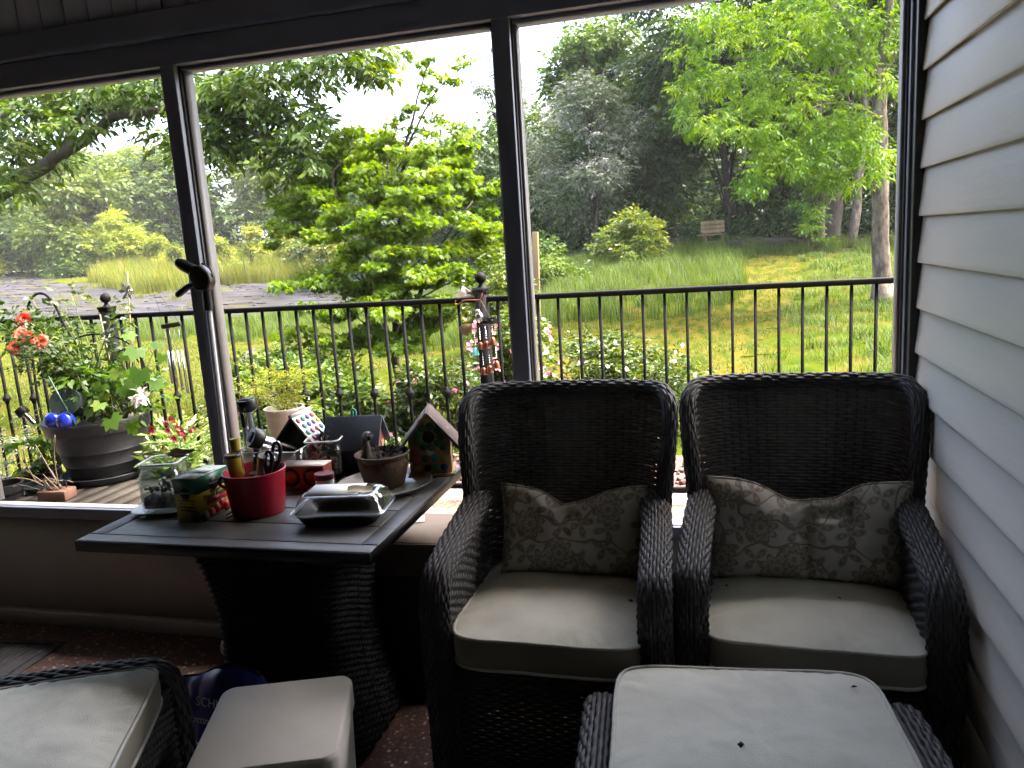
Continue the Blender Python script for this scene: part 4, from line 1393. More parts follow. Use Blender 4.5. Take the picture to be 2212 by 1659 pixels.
limb(mb, rel([(-3.3, 8.4, 2.6), (-3.05, 8.45, 3.0), (-2.9, 8.5, 3.2), (-2.6, 8.55, 3.42)]), 0.014, 0.004, 5, 14, 0.02, 10)
for i, (x, y, z, rx, rz) in enumerate(MAPLE):
    if i % 2 == 0 and i > 8:
        limb(mb, rel([(MX + 0.1, MY, max(0.4, z - 0.55)), ((x + MX) / 2, (y + MY) / 2, z - 0.3), (x, y, z - 0.02)]), 0.015, 0.004, 5, 10, 0.02, i)
mb.build('trunk', 'bark_dark', t, smooth=True)
lv = Leaves(22)
for i, (x, y, z, rx, rz) in enumerate(MAPLE):
    top = i < 13
    for q in range(2 if top else 5):
        ox, oy, oz = lv.r.normal(0, 0.62, 3) * np.array([rx, rx, rz])
        f = lv.r.uniform(0.45, 0.85)
        lv.star((x - O[0] + ox, y - O[1] + oy, z - O[2] + oz), rx * f * (1.25 if top else 1.0), rz * f * (0.9 if top else 0.85), int((14 if top else 26) + (260 if top else 1050) * rx * rz + (110 if top else 250) * rx), 0.055, lv.r.uniform(0.05, 0.8), ry=rx * f * 1.2, lobes=5, flat=0.5, vspread=0.24)
lv.build('crown', 'leaf_maple', t)

# ---- tree with the pale trunk on the right
TX, TY = 2.95, 15.2
zz = tz(TX, TY)
t = thing('pale_trunk_tree', 'tall tree with pale straight trunk and fresh green leaves near the siding', 'tree', (TX, TY, zz))
O = np.array([TX, TY, zz])
mb = MB()
limb(mb, rel([(TX, TY, zz - 0.05), (TX - 0.02, TY, 0.5), (TX - 0.06, TY, 1.4), (TX - 0.08, TY, 2.4), (2.84, TY, 3.3), (2.80, TY, 4.0)]), 0.175, 0.11, 14, 30, 0.03, 12)
mb.tube(rel([(TX, TY, zz - 0.05), (TX, TY, zz + 0.12), (TX - 0.01, TY, zz + 0.4)]), [0.255, 0.205, 0.168], 14)
limb(mb, rel([(2.80, TY, 3.9), (2.62, TY, 4.25), (2.35, TY, 4.75), (2.04, TY, 5.25), (1.8, TY, 6.2)]), 0.11, 0.05, 10, 20, 0.03, 13)
limb(mb, rel([(2.80, TY, 3.9), (3.0, TY, 4.15), (3.25, TY, 4.35), (3.7, TY, 4.6), (4.4, TY, 5.2)]), 0.08, 0.03, 8, 20, 0.03, 14)
limb(mb, rel([(2.78, TY, 3.95), (2.4, TY - 0.2, 4.1), (1.9, TY - 0.5, 4.25), (1.2, TY - 0.7, 4.3), (0.4, TY - 0.8, 4.3)]), 0.035, 0.01, 6, 24, 0.04, 15)
limb(mb, rel([(2.84, TY, 3.2), (2.2, TY - 0.8, 3.4), (1.5, TY - 1.3, 3.3), (0.9, TY - 1.5, 2.9), (0.7, TY - 1.6, 2.4)]), 0.03, 0.008, 6, 24, 0.04, 16)
limb(mb, rel([(2.80, TY, 4.0), (2.95, TY, 5.0), (2.9, TY, 6.5)]), 0.10, 0.05, 8, 14, 0.03, 17)
mb.build('trunk', 'bark_light', t, smooth=True)
lv = Leaves(23)
for i, (x, y, z, rx, rz) in enumerate(RIGHT):
    if x > 2.45 and z < 3.9 and i % 2:
        continue
    for q in range(4):
        ox, oy, oz = lv.r.normal(0, 0.6, 3) * np.array([rx, 0.5, rz])
        f = lv.r.uniform(0.4, 0.8)
        lv.clump((x - O[0] + ox, y - O[1] + oy - (0.25 if x < 2.4 else -0.3), z - O[2] + oz), rx * f, rz * f * 0.9, int(13 + 130 * rx * rz), 7, 0.088, 0.36, 0.21, lv.r.uniform(0.0, 0.95), ry=0.4, hang=0.45, flat=0.4, shell=0.35, vspread=0.2)
for i in range(30):
    a, h = lv.r.uniform(0, 2 * PI), lv.r.uniform(5.2, 8.5)
    q = lv.r.uniform(0.3, 2.8)
    lv.clump((q * math.cos(a) - 0.3, q * math.sin(a), h), 0.7, 0.45, 60, 6, 0.14, 0.36, 0.26, 0.5)
lv.build('crown', 'leaf_right', t)


def auto_tree(name, label, x, y, h, w, seed, mat, cb=0.25, n=34, sprigs=55, L=0.2, bark='bark_dark', cr=0.16, top=0.85, trunk_r=None, lean=0.0, group=None, gap=0.0, base_var=(0.1, 0.8), k=6, cat='tree'):
    """Tree or tall shrub: trunk, limbs to each clump, clumps of leafy twigs in an egg-shaped crown."""
    r = np.random.default_rng(seed)
    z = tz(x, y)
    t = thing(name, label, cat, (x, y, z), 0, group)
    mb = MB()
    tr = trunk_r or h * 0.018
    limb(mb, [(0, 0, -0.1), (lean * 0.3 * h + r.normal(0, 0.02) * h, r.normal(0, 0.01) * h, h * 0.35), (lean * 0.6 * h, 0, h * 0.65), (lean * h, 0, h * 0.95)], tr, tr * 0.15, 9, 20, tr * 0.6, seed)
    lv = Leaves(seed + 100)
    for i in range(n):
        f = r.uniform(0, 1) ** 0.85
        zz = cb * h + f * (1 - cb) * h * 0.96
        prof = (math.sin(PI * min(1, 0.16 + 0.84 * f * 0.98)) ** 0.65) * (1 - 0.25 * f * top)
        a = r.uniform(0, 2 * PI)
        q = w / 2 * prof * math.sqrt(r.uniform(0.12, 1.0))
        cx, cy2 = lean * zz + q * math.cos(a), q * math.sin(a)
        rr = cr * w * r.uniform(0.7, 1.25)
        limb(mb, [(lean * zz * 0.7, 0, max(0.05 * h, zz - 0.22 * h)), (cx * 0.5, cy2 * 0.5, zz - 0.08 * h), (cx, cy2, zz)], tr * 0.30, tr * 0.06, 5, 8, tr * 0.3, seed + i)
        lv.clump((cx, cy2, zz), rr, rr * 0.62, sprigs, k, L, 0.45, L * 2.0, r.uniform(*base_var), hang=0.25, flat=0.4, shell=0.45)
    mb.build('trunk', bark, t, smooth=True)
    lv.build('crown', mat, t)
    return t


# ---- trees on the far side of the pond bed
FAR = 'trees on the far side of the pond bed'
auto_tree('far_tree', 'broad pale green tree with dappled crown at the far left', -47.0, 50.5, 9.0, 8.5, 41, 'leaf_far', 0.12, 44, 70, 0.42, group=FAR)
auto_tree('far_tree', 'dark green tree at the very edge, behind the big limb', -56.0, 49.0, 9.5, 9.0, 42, 'leaf_mid', 0.05, 44, 70, 0.42, group=FAR)
auto_tree('far_tree', 'rounded green tree just left of the slanting post, across the pond bed', -48.0, 62.0, 9.5, 11.0, 43, 'leaf_mid', 0.08, 50, 75, 0.45, group=FAR)
auto_tree('far_tree', 'yellow green tall tree against the sky left of the slanting post', -58.0, 70.0, 12.0, 12.0, 44, 'leaf_far', 0.15, 50, 75, 0.5, group=FAR)
auto_tree('far_tree', 'tall thin forked tree right of the slanting post, across the pond bed', -40.0, 66.0, 11.0, 8.5, 45, 'leaf_far', 0.30, 40, 70, 0.45, bark='bark', trunk_r=0.30, group=FAR)
auto_tree('far_tree', 'dark low tree between the forked tree and the maple', -33.0, 64.0, 9.0, 10.0, 46, 'leaf_mid', 0.05, 46, 75, 0.45, group=FAR)
auto_tree('far_tree', 'green tree rising behind the left edge of the maple', -27.0, 60.0, 9.5, 9.0, 47, 'leaf_far', 0.06, 46, 75, 0.45, group=FAR)
auto_tree('far_tree', 'hazy green tree seen through the top of the maple', -21.0, 58.0, 7.5, 8.5, 48, 'leaf_mid', 0.06, 46, 75, 0.45, group=FAR)
auto_tree('far_tree', 'pale green tree showing between the maple and the middle post', -16.5, 54.0, 8.2, 7.0, 49, 'leaf_far', 0.06, 44, 75, 0.42, group=FAR)
auto_tree('far_tree', 'olive tree low behind the tall far left tree', -66.0, 62.0, 9.0, 12.0, 50, 'leaf_mid', 0.03, 40, 70, 0.5, group=FAR)
auto_tree('yellow_shrub', 'bright yellow green young tree standing at the far grass edge', -43.5, 49.5, 4.6, 4.2, 51, 'leaf_yellow', 0.04, 30, 60, 0.24, cat='shrub')
auto_tree('yellow_shrub', 'small yellow green bush at the far left edge of the picture', -52.5, 46.0, 2.6, 2.6, 52, 'leaf_yellow', 0.02, 16, 50, 0.22, cat='shrub')
auto_tree('green_shrub', 'low rounded green bush beside the bright yellow young tree', -46.0, 47.5, 2.2, 4.2, 53, 'leaf_mid', 0.0, 22, 55, 0.22, cat='shrub')
auto_tree('willow_shrub', 'feathery yellow green willow bush right of the slanting post', -27.5, 42.5, 3.2, 2.6, 54, 'leaf_yellow', 0.02, 20, 50, 0.18, cat='shrub')
auto_tree('willow_shrub', 'pale willow bush among tall grass near the maple', -21.5, 41.5, 2.7, 2.4, 55, 'leaf_yellow', 0.02, 18, 50, 0.18, cat='shrub')
auto_tree('willow_shrub', 'thin willow bush midway along the far pond edge', -24.4, 43.0, 2.2, 2.0, 56, 'leaf_far', 0.02, 14, 50, 0.18, cat='shrub')

WB = 'small willow bushes in the far grass'
wb = auto_tree('willow_bush', 'small willow bush in the far grass, fourth of six from the left', -30.5, 43.5, 2.6, 2.0, 57, 'leaf_yellow', 0.02, 14, 45, 0.17, cat='shrub', group=WB)
for i, (x, y, sc, rz, lab) in enumerate(((-41.5, 50.5, 1.0, 0.9, 'leftmost of the six small willow bushes in the far grass'), (-37.5, 46.5, 1.1, 2.0, 'small willow bush in the far grass, second of six from the left'), (-34.5, 44.5, 0.8, 1.0, 'small willow bush in the far grass, third of six from the left'),
                                         (-26.0, 44.0, 0.9, 3.0, 'small willow bush in the far grass, fifth of six from the left'), (-22.8, 42.6, 1.25, 4.0, 'rightmost of the six small willow bushes, beside the maple'))):
    q = copy_tree(wb)
    q.location = (x, y, tz(x, y))
    q.scale = (sc, sc, sc * (0.85 + 0.08 * (i % 4)))
    q.rotation_euler = (0, 0, rz)
    q['label'] = lab

# ---- the wood behind the slope
WD = 'trees of the wood behind the slope'
auto_tree('wood_tree', 'tall dark tree whose crown meets the pale trunk tree', 0.6, 31.5, 17.0, 8.5, 61, 'leaf_wood', 0.14, 68, 95, 0.27, bark='bark_dark', trunk_r=0.15, group=WD)
auto_tree('wood_tree', 'deep green tree right behind the middle post bay', -4.2, 36.0, 9.8, 7.5, 62, 'leaf_wood', 0.05, 56, 95, 0.27, group=WD)
auto_tree('wood_tree', 'dark tree right of the bench under the bright leaves', 4.6, 33.0, 15.0, 9.0, 63, 'leaf_mid', 0.15, 56, 90, 0.28, bark='bark', group=WD)
auto_tree('wood_tree', 'dark tree beside the siding wall at the edge of the wood', 9.5, 31.0, 14.0, 9.0, 64, 'leaf_dark', 0.10, 50, 90, 0.28, bark='bark', group=WD)
auto_tree('wood_tree', 'dark green tree close behind the middle post', -9.0, 41.0, 7.4, 8.5, 65, 'leaf_mid', 0.03, 50, 90, 0.28, group=WD)
auto_tree('blossom_tree', 'greyish purple blossoming tree leaning over the slope', -4.3, 29.5, 6.4, 5.2, 66, 'leaf_grey', 0.28, 40, 60, 0.16, bark='bark', lean=-0.03, base_var=(0.1, 0.9))
auto_tree('conifer_sapling', 'thin feathery treetop against the sky by the middle post', -9.9, 38.0, 11.5, 2.6, 67, 'leaf_grey', 0.55, 24, 26, 0.16, cr=0.13)
# slender trunks in the dark edge of the wood
for (x, y, lean, rr, h, lab) in ((3.25, 26.2, -0.12, 0.13, 9, 'slim leaning trunk with ivy at the edge of the wood'),
                                 (3.75, 27.6, 0.02, 0.34, 11, 'thick dark trunk behind the slim leaning trunk'),
                                 (4.15, 26.4, 0.01, 0.16, 11, 'straight grey trunk left of the pale trunk tree')):
    auto_tree('wood_edge_tree', lab, x, y, h, 5.0, int(70 + x * 3), 'leaf_dark', 0.5, 22, 70, 0.22, bark='bark_light' if rr < 0.3 else 'bark', trunk_r=rr, lean=lean * 0.3, group='trunks at the edge of the wood')
# ivy bush by the leaning trunk
auto_tree('ivy_shrub', 'bright ivy climbing up beside the slim leaning trunk', 2.95, 25.9, 3.4, 1.5, 91, 'leaf_right', 0.02, 22, 45, 0.13, cat='shrub')
# undergrowth: dark mass that closes the wood
lv = Leaves(31)
for i in range(360):
    x = lv.r.uniform(-18, 20)
    y = lv.r.uniform(33, 46) - 0.10 * max(0, x)
    h = lv.r.uniform(0.3, 6.0 if x < -3 else 8.5)
    lv.clump((x, y, tz(x, y) + h), 1.6, 1.1, 60, 6, 0.30, 0.5, 0.5, lv.r.uniform(0.0, 0.6), hang=0.3, shell=0.3)
for i in range(90):
    x = lv.r.uniform(-12, 12)
    y = 31.0 - 0.35 * max(0, x) + lv.r.uniform(0, 2.5) + 0.15 * max(0, -x)
    h = lv.r.uniform(0.1, 1.0)
    lv.clump((x, y, tz(x, y) + h), 0.9, 0.5, 45, 6, 0.18, 0.5, 0.3, lv.r.uniform(0.0, 0.6), hang=0.2, shell=0.3)
for i in range(150):
    x = lv.r.uniform(-26, 30)
    y = lv.r.uniform(50, 58) - 0.3 * max(0, x)
    lv.clump((x, y, tz(x, y) + lv.r.uniform(0.2, 8.0 if x > -3 else 5.5)), 2.4, 1.7, 60, 6, 0.5, 0.55, 0.7, lv.r.uniform(0.0, 0.5), hang=0.3, shell=0.3)
ug = lv.build('undergrowth', 'leaf_dark', None)
tag(ug, 'dark mass of undergrowth filling the wood behind the bench', 'undergrowth', kind='stuff')
lv = Leaves(32)
for i in range(150):
    x = lv.r.uniform(-80, -14)
    y = 66 + lv.r.uniform(-4, 10) - 0.1 * abs(x + 40) + (8 if x > -30 else 0) * 0
    h = lv.r.uniform(0.3, 6.0)
    lv.clump((x, y, tz(x, y) + h), 2.6, 1.8, 55, 6, 0.5, 0.5, 0.8, lv.r.uniform(0.0, 0.6), hang=0.3, shell=0.3)
ug = lv.build('far_woods', 'leaf_mid', None)
tag(ug, 'far wood closing the view beyond the pond bed', 'woods', kind='stuff')

# ---- bush on the slope, garden shrubs with flowers
auto_tree('slope_shrub', 'spiky yellow green bush on the grassy slope left of the bench', -2.4, 24.5, 1.45, 2.2, 92, 'leaf_far', 0.0, 30, 40, 0.15, cat='shrub', base_var=(0.3, 0.95))
auto_tree('slope_shrub', 'low green bush on the slope behind the wooden post', -4.9, 21.5, 1.3, 2.6, 93, 'leaf_mid', 0.0, 24, 55, 0.14, cat='shrub')

leafmat('petal_pink', (0.42, 0.10, 0.16), (0.55, 0.22, 0.25), (0.62, 0.40, 0.40), transl=0.4)
leafmat('petal_white', (0.38, 0.35, 0.33), (0.48, 0.46, 0.44), (0.5, 0.49, 0.48), transl=0.4)
leafmat('petal_violet', (0.28, 0.10, 0.30), (0.36, 0.16, 0.36), (0.45, 0.25, 0.45), transl=0.4)
leafmat('petal_coral', (0.42, 0.085, 0.055), (0.50, 0.16, 0.10), (0.56, 0.32, 0.24), transl=0.4)
leafmat('petal_red', (0.11, 0.004, 0.012), (0.17, 0.008, 0.018), (0.24, 0.014, 0.024), transl=0.35)


def flower_block(lv, pts, R, petals=5, face=None):
    """Small open flowers at pts, each of several petals."""
    pts = np.array(pts)
    n = len(pts)
    f = lv.rand_dirs(n) * 0.8 + (np.array([0.1, -0.8, 0.5]) if face is None else np.array(face))
    f /= np.linalg.norm(f, axis=1, keepdims=True)
    a = np.cross(f, np.array([0.3, 0.2, 1.0]))
    a /= np.linalg.norm(a, axis=1, keepdims=True)
    b = np.cross(f, a)
    v = lv.r.uniform(0, 1, n)
    for k in range(petals):
        t = 2 * PI * k / petals
        d = a * math.cos(t) + b * math.sin(t) + f * 0.45
        LL = R * lv.r.uniform(0.8, 1.2, n)
        lv.leaf(pts, d, f, LL, LL * 0.75, np.clip(v + lv.r.normal(0, 0.1, n), 0, 1), droop=0.05, mid=0.62)


def shrub(label, x, y, w, d, h, seed, mat='leaf_azalea', fl=None, nfl=0, L=0.055, n=26, sprigs=60, flR=0.024, name='azalea_shrub', fzone=(0.3, 1.0), base_var=(0.1, 0.8)):
    r = np.random.default_rng(seed)
    z = tz(x, y)
    t = thing(name, label, 'shrub', (x, y, z))
    mb = MB()
    lv = Leaves(seed)
    fp = []
    for i in range(n):
        a, q, hh = r.uniform(0, 2 * PI), math.sqrt(r.uniform(0, 1)), r.uniform(0.15, 1)
        q *= math.sqrt(max(0.05, 1 - (hh - 0.3) ** 2 * 1.3)) * 0.85
        c = (q * math.cos(a) * w / 2, q * math.sin(a) * d / 2, hh * h * 0.9)
        limb(mb, [(c[0] * 0.15, c[1] * 0.15, 0), (c[0] * 0.6, c[1] * 0.6, c[2] * 0.45), c], 0.012, 0.003, 5, 8, 0.01, i)
        lv.clump(c, 0.17 * max(w, 0.7), 0.13 * max(h, 0.6), sprigs, 6, L, 0.42, L * 1.4, r.uniform(*base_var), ry=0.17 * d, hang=0.0, flat=0.45, shell=0.6)
    for i in range(nfl):
        a = r.uniform(PI, 2 * PI)
        hh = r.uniform(*fzone)
        q = math.sqrt(max(0.05, 1 - (hh - 0.3) ** 2 * 1.3)) * 1.02
        fp.append((q * math.cos(a) * w / 2, q * math.sin(a) * d / 2, hh * h * 0.98))
    mb.build('stem', 'bark_dark', t, smooth=True)
    lv.build('foliage', mat, t)
    if nfl:
        fv = Leaves(seed + 5)
        flower_block(fv, fp, flR)
        fv.build('blossoms', fl, t)
    return t


shrub('white flowered azalea in front of the mown path', -0.85, 6.6, 1.6, 1.0, 0.94, 201, fl='petal_white', nfl=40, n=36, base_var=(0.3, 0.95))
shrub('pink flowered azalea just right of the middle post', -1.72, 6.5, 0.95, 0.9, 1.22, 202, fl='petal_pink', nfl=70, n=30, base_var=(0.2, 0.9), fzone=(0.5, 1.0))
shrub('tall yellow leaved azalea behind the middle post', -2.15, 7.6, 0.9, 0.9, 1.85, 203, n=30, base_var=(0.4, 0.95))
shrub('white and pink azalea behind the copper bells', -2.15, 5.75, 0.95, 0.8, 0.95, 204, fl='petal_pink', nfl=16, n=26, base_var=(0.2, 0.8))
shrub('dark leaved rhododendron behind the birdhouses', -2.95, 5.8, 1.0, 0.8, 0.85, 205, fl='petal_white', nfl=3, n=24, L=0.075, mat='leaf_mid')
shrub('pink budded shrub behind the blue roofed birdhouse', -3.75, 6.1, 1.0, 0.9, 0.95, 206, fl='petal_pink', nfl=30, n=26, L=0.07, mat='leaf_mid', fzone=(0.1, 0.6))
shrub('violet flowered shrub beside the timber steps', -4.75, 6.9, 0.75, 0.8, 0.95, 207, fl='petal_violet', nfl=26, n=20, mat='leaf_mid', fzone=(0.5, 1.0))
shrub('leafy green shrub under the maple', -4.15, 7.1, 1.3, 1.1, 1.0, 208, n=30, mat='leaf_mid', L=0.07)
shrub('low groundcover shrub at the edge of the red gravel', -2.4, 5.15, 1.4, 0.5, 0.40, 209, n=20, fl='petal_pink', nfl=8)
shrub('bright leafed plant below the railing right of the fern pot', -4.6, 5.6, 0.7, 0.6, 0.5, 210, n=16, L=0.08, base_var=(0.5, 1.0))
shrub('young green sapling behind the wooden post', -3.4, 12.6, 1.1, 1.0, 1.2, 211, n=22, L=0.09, mat='leaf_mid', base_var=(0.4, 0.95))

# ---- wooden post, bench, timber steps, edging logs
pmat('old_wood', (0.17, 0.125, 0.065), (0.11, 0.08, 0.042), 6, 0.85, 0.3, 30, spec=0.2, stretch=(1, 1, 0.15))
pmat('grey_wood', (0.048, 0.042, 0.036), (0.03, 0.026, 0.022), 6, 0.9, 0.4, 30, spec=0.2, stretch=(0.15, 1, 1))
x, y = -3.55, 15.6
p = MB().box((0, 0, 0.85), (0.115, 0.115, 1.86)).build('wooden_post', 'old_wood', None, bevel=0.006, loc=(x, y, tz(x, y)))
p.rotation_euler = (0, math.radians(1.5), 0)
tag(p, 'bare weathered wooden post standing in the shrubs', 'post')

bx, by = 0.0, 29.6
b = thing('garden_bench', 'rustic wooden bench with a plank back at the edge of the wood', 'bench', (bx, by, tz(bx, by) + 0.05), math.radians(14))
for i in range(3):
    o = MB().box((0.05, 0.22 + i * 0.02, 0.53 + i * 0.150), (0.86, 0.03, 0.142), Matrix.Rotation(math.radians(-12), 3, 'X')).build('back_plank', 'old_wood', b, bevel=0.006)
for i in range(2):
    MB().box((-0.06, -0.12 + i * 0.17, 0.40), (1.02, 0.16, 0.045)).build('seat_plank', 'old_wood', b, bevel=0.006)
for s in (-0.30, 0.33):
    MB().box((s, 0.02, 0.18), (0.075, 0.34, 0.40)).build('leg', 'old_wood', b, bevel=0.006)
MB().box((0.0, -0.1, 0.14), (0.6, 0.04, 0.05)).build('stretcher', 'old_wood', b)
tag(MB().tube([(0.2, 0, 0.0), (1.2, -0.8, 0.05), (2.2, -2.2, 0.0)], [0.16, 0.17, 0.14], 10).build('edging_log', 'bark_dark', None, smooth=True, loc=(0.3, 28.6, tz(1.2, 27.6) + 0.2)), 'dark log lying below the rustic bench', 'log')
tag(MB().tube([(-2.6, 0.6, 0.2), (-1.2, 0.3, 0.1), (0.0, 0, 0.0)], [0.15, 0.16, 0.15], 10).build('edging_log', 'bark_dark', None, smooth=True, loc=(-0.9, 29.6, tz(-2, 29.6) + 0.25)), 'grey log half hidden behind the spiky bush', 'log')

st = thing('timber_steps', 'weathered timber garden steps climbing the lawn', 'steps', (-6.6, 9.4, 0))
for i, (dx, dy, dz) in enumerate(((0.0, 0.0, -0.52), (-0.25, 0.85, -0.47), (-0.5, 1.75, -0.44))):
    MB().box((dx + 0.35, dy, dz + 0.08), (1.2, 0.14, 0.16)).build('tread_timber', 'grey_wood', st, bevel=0.012)
    MB().box((dx + 0.35, dy + 0.42, dz + 0.03), (1.15, 0.7, 0.14)).build('tread_soil', 'leaf_litter', st)
sdm = MB().prism([(0, -0.75), (0, -0.30), (2.2, 0.02), (2.2, -0.6)], -0.05, 0.05, 'x')
o = sdm.build('side_timber', 'grey_wood', st, bevel=0.01)
o.location, o.rotation_euler = (-0.33, -0.15, 0), (0, 0, math.radians(16))
# ------------------------------------------------------------------ plants and things on the deck
pmat('pot_grey', (0.024, 0.025, 0.028), (0.019, 0.020, 0.0225), 6, 0.5, 0.06, 60, spec=0.3, c3=(0.034, 0.034, 0.034), c3scale=5)
pmat('pot_black', (0.008, 0.008, 0.009), (0.012, 0.012, 0.013), 12, 0.5, 0.1, 60, spec=0.2)
pmat('pot_pale', (0.20, 0.185, 0.175), (0.15, 0.138, 0.128), 3, 0.6, 0.1, 50, stretch=(1, 1, 6))
pmat('soil', (0.035, 0.025, 0.017), (0.02, 0.014, 0.010), 30, 0.95, 0.9, 60, c3=(0.09, 0.06, 0.04), c3scale=25)
pmat('cobalt_glass', (0.02, 0.05, 0.55), (0.01, 0.02, 0.30), 8, 0.08, 0.0, trans=0.35, spec=0.8)
pmat('green_felt', (0.014, 0.03, 0.025), (0.010, 0.024, 0.020), 14, 0.8, 0.2, 300)
pmat('leather', (0.10, 0.065, 0.04), (0.07, 0.045, 0.028), 14, 0.6, 0.2, 80)
pmat('brass', (0.55, 0.38, 0.14), None, rough=0.3, metal=1.0)
pmat('copper', (0.22, 0.07, 0.035), (0.15, 0.05, 0.028), 20, 0.35, metal=0.9)
pmat('silver', (0.35, 0.35, 0.35), None, rough=0.25, metal=1.0)
pmat('verdigris', (0.10, 0.42, 0.40), (0.07, 0.32, 0.31), 20, 0.4)
pmat('dry_stem', (0.13, 0.092, 0.06), (0.085, 0.06, 0.04), 20, 0.9)
pmat('green_stem', (0.07, 0.10, 0.025), (0.10, 0.09, 0.03), 12, 0.7)
pmat('green_stake', (0.02, 0.06, 0.045), None, rough=0.5)
pmat('terracotta', (0.11, 0.055, 0.034), (0.08, 0.04, 0.026), 8, 0.8)
leafmat('leaf_rose', (0.015, 0.036, 0.006), (0.038, 0.075, 0.011), (0.10, 0.135, 0.02), transl=0.4, rough=0.4)
leafmat('leaf_broad', (0.032, 0.075, 0.012), (0.062, 0.12, 0.018), (0.11, 0.165, 0.025), transl=0.5, rough=0.4)
leafmat('leaf_stripe', (0.07, 0.13, 0.03), (0.14, 0.20, 0.055), (0.42, 0.44, 0.22), transl=0.4, rough=0.4)
leafmat('leaf_fern', (0.09, 0.13, 0.008), (0.16, 0.19, 0.012), (0.27, 0.255, 0.018), transl=0.45)
leafmat('leaf_thistle', (0.07, 0.085, 0.06), (0.12, 0.14, 0.10), (0.18, 0.20, 0.14), transl=0.3)

# plant stand of weathered boards
sp = thing('plant_stand', 'low weathered slatted plant stand under the big grey pot', 'stand', (-3.07, 3.34, 0))
slat = MB().box((0, 0, 0), (0.075, 0.86, 0.022)).mesh('slat', 'grey_wood')
for i in range(8):
    piece(slat, 'slat', sp, (-0.343 + i * 0.098, 0, 0.334), (0, 0, rnd.uniform(-0.01, 0.01)))
for s in (-1, 1):
    MB().box((0, s * 0.33, 0.300), (0.76, 0.06, 0.045)).build('bearer', 'grey_wood', sp)
    for q in (-1, 1):
        MB().box((q * 0.33, s * 0.33, 0.138), (0.06, 0.06, 0.276)).build('leg', 'grey_wood', sp)

PX, PY = -3.225, 3.36
bp = thing('flower_pot', 'big dark grey round planter with ribs on its saucer', 'planter', (PX, PY, 0.3455))
bp.scale = (0.8, 0.8, 0.75)
MB().lathe([(0.0, 0.048), (0.222, 0.048), (0.225, 0.055), (0.247, 0.13), (0.252, 0.135), (0.25, 0.148), (0.268, 0.225), (0.275, 0.232), (0.272, 0.246), (0.296, 0.345), (0.302, 0.36), (0.322, 0.366), (0.327, 0.375),
            (0.338, 0.435), (0.342, 0.452), (0.338, 0.458), (0.322, 0.452), (0.312, 0.40)], 64).build('pot', 'pot_grey', bp, smooth=True, angle=50)
MB().lathe([(0.0, 0.002), (0.255, 0.002), (0.272, 0.02), (0.282, 0.052), (0.276, 0.056), (0.262, 0.03), (0.0, 0.025)], 56).build('saucer', 'pot_grey', bp, smooth=True, angle=50)
MB().lathe([(0.312, 0.405), (0.2, 0.42), (0.08, 0.425), (0.0001, 0.426)], 40).build('soil', 'soil', bp)


def stems_np(mb, P0, P1, r, bend=0.05, seed=0, n=8, sides=5):
    r_ = random.Random(seed)
    a, b = Vector(P0), Vector(P1)
    m = (a + b) / 2 + Vector((r_.uniform(-1, 1), r_.uniform(-1, 1), 0.3)) * bend
    mb.tube(smooth_path([a, m, b], n), [r * (1 - 0.6 * i / (n - 1)) for i in range(n)], sides)


def rose_flower(parent, name, c, R, seed, mat, face=(0.3, -0.8, 0.4)):
    lv = Leaves(seed)
    f = np.array(face, float)
    f /= np.linalg.norm(f)
    a = np.cross(f, [0, 0, 1.0])
    a /= np.linalg.norm(a)
    b = np.cross(f, a)
    for ring, (n, tilt, ln) in enumerate(((7, 0.12, 1.0), (7, 0.5, 0.82), (6, 1.0, 0.62), (4, 2.2, 0.42))):
        for k in range(n):
            t = 2 * PI * (k + 0.5 * ring) / n + lv.r.normal(0, 0.12)
            d = a * math.cos(t) + b * math.sin(t) + f * tilt
            L = np.array([R * ln * lv.r.uniform(0.85, 1.1)])
            lv.leaf(np.array([np.array(c)]), d[None], f[None] + lv.rand_dirs(1) * 0.2, L, L * 0.85, np.array([lv.r.uniform(0, 1)]), droop=0.05, mid=0.62)
    return lv.build(name, mat, parent)


O = np.array([PX, PY, 0.67])
rs = thing('rose_bush', 'rose bush with coral blooms growing in the big grey planter', 'plant', tuple(O))
mb = MB()
lv = Leaves(301)
ROSE = [(-3.45, 3.22, 1.235), (-3.415, 3.15, 1.16), (-3.345, 3.12, 1.145), (-3.27, 3.12, 1.125), (-3.50, 3.18, 1.09)]
canes = []
for i, p in enumerate(ROSE):
    q = np.array(p) - O
    s0 = Vector((rnd.uniform(-0.08, 0.02), rnd.uniform(-0.05, 0.05), 0))
    midp = Vector((-0.10 + rnd.uniform(-0.05, 0.05), -0.05, 0.24))
    pts = smooth_path([s0, midp, Vector(q) * 0.85 + Vector((0.03, 0.02, -0.02)), Vector(q)], 16)
    mb.tube(pts, [0.006 - 0.003 * k / 15 for k in range(16)], 6)
    canes.append(pts)
rr = random.Random(3)
for i in range(30):
    a = rr.uniform(0, 2 * PI)
    e = Vector((rr.uniform(-0.42, 0.30), rr.uniform(-0.16, 0.18), rr.uniform(0.15, 0.62)))
    if e.x < -0.05:
        e.z += 0.05
    s0 = Vector((rr.uniform(-0.1, 0.1), rr.uniform(-0.08, 0.08), 0))
    pts = smooth_path([s0, (s0 * 0.6 + e * 0.4) + Vector((0, 0, 0.06)), e], 10)
    mb.tube(pts, [0.0045 - 0.0028 * k / 9 for k in range(10)], 5)
    canes.append(pts)
mb.build('canes', 'green_stem', rs, smooth=True)
for pts in canes:
    for p in pts[3::2]:
        lv.clump((p.x, p.y, p.z), 0.055, 0.045, 4, 5, 0.034, 0.55, 0.055, lv.r.uniform(0.1, 0.8), hang=0.05, flat=0.4, shell=0.2)
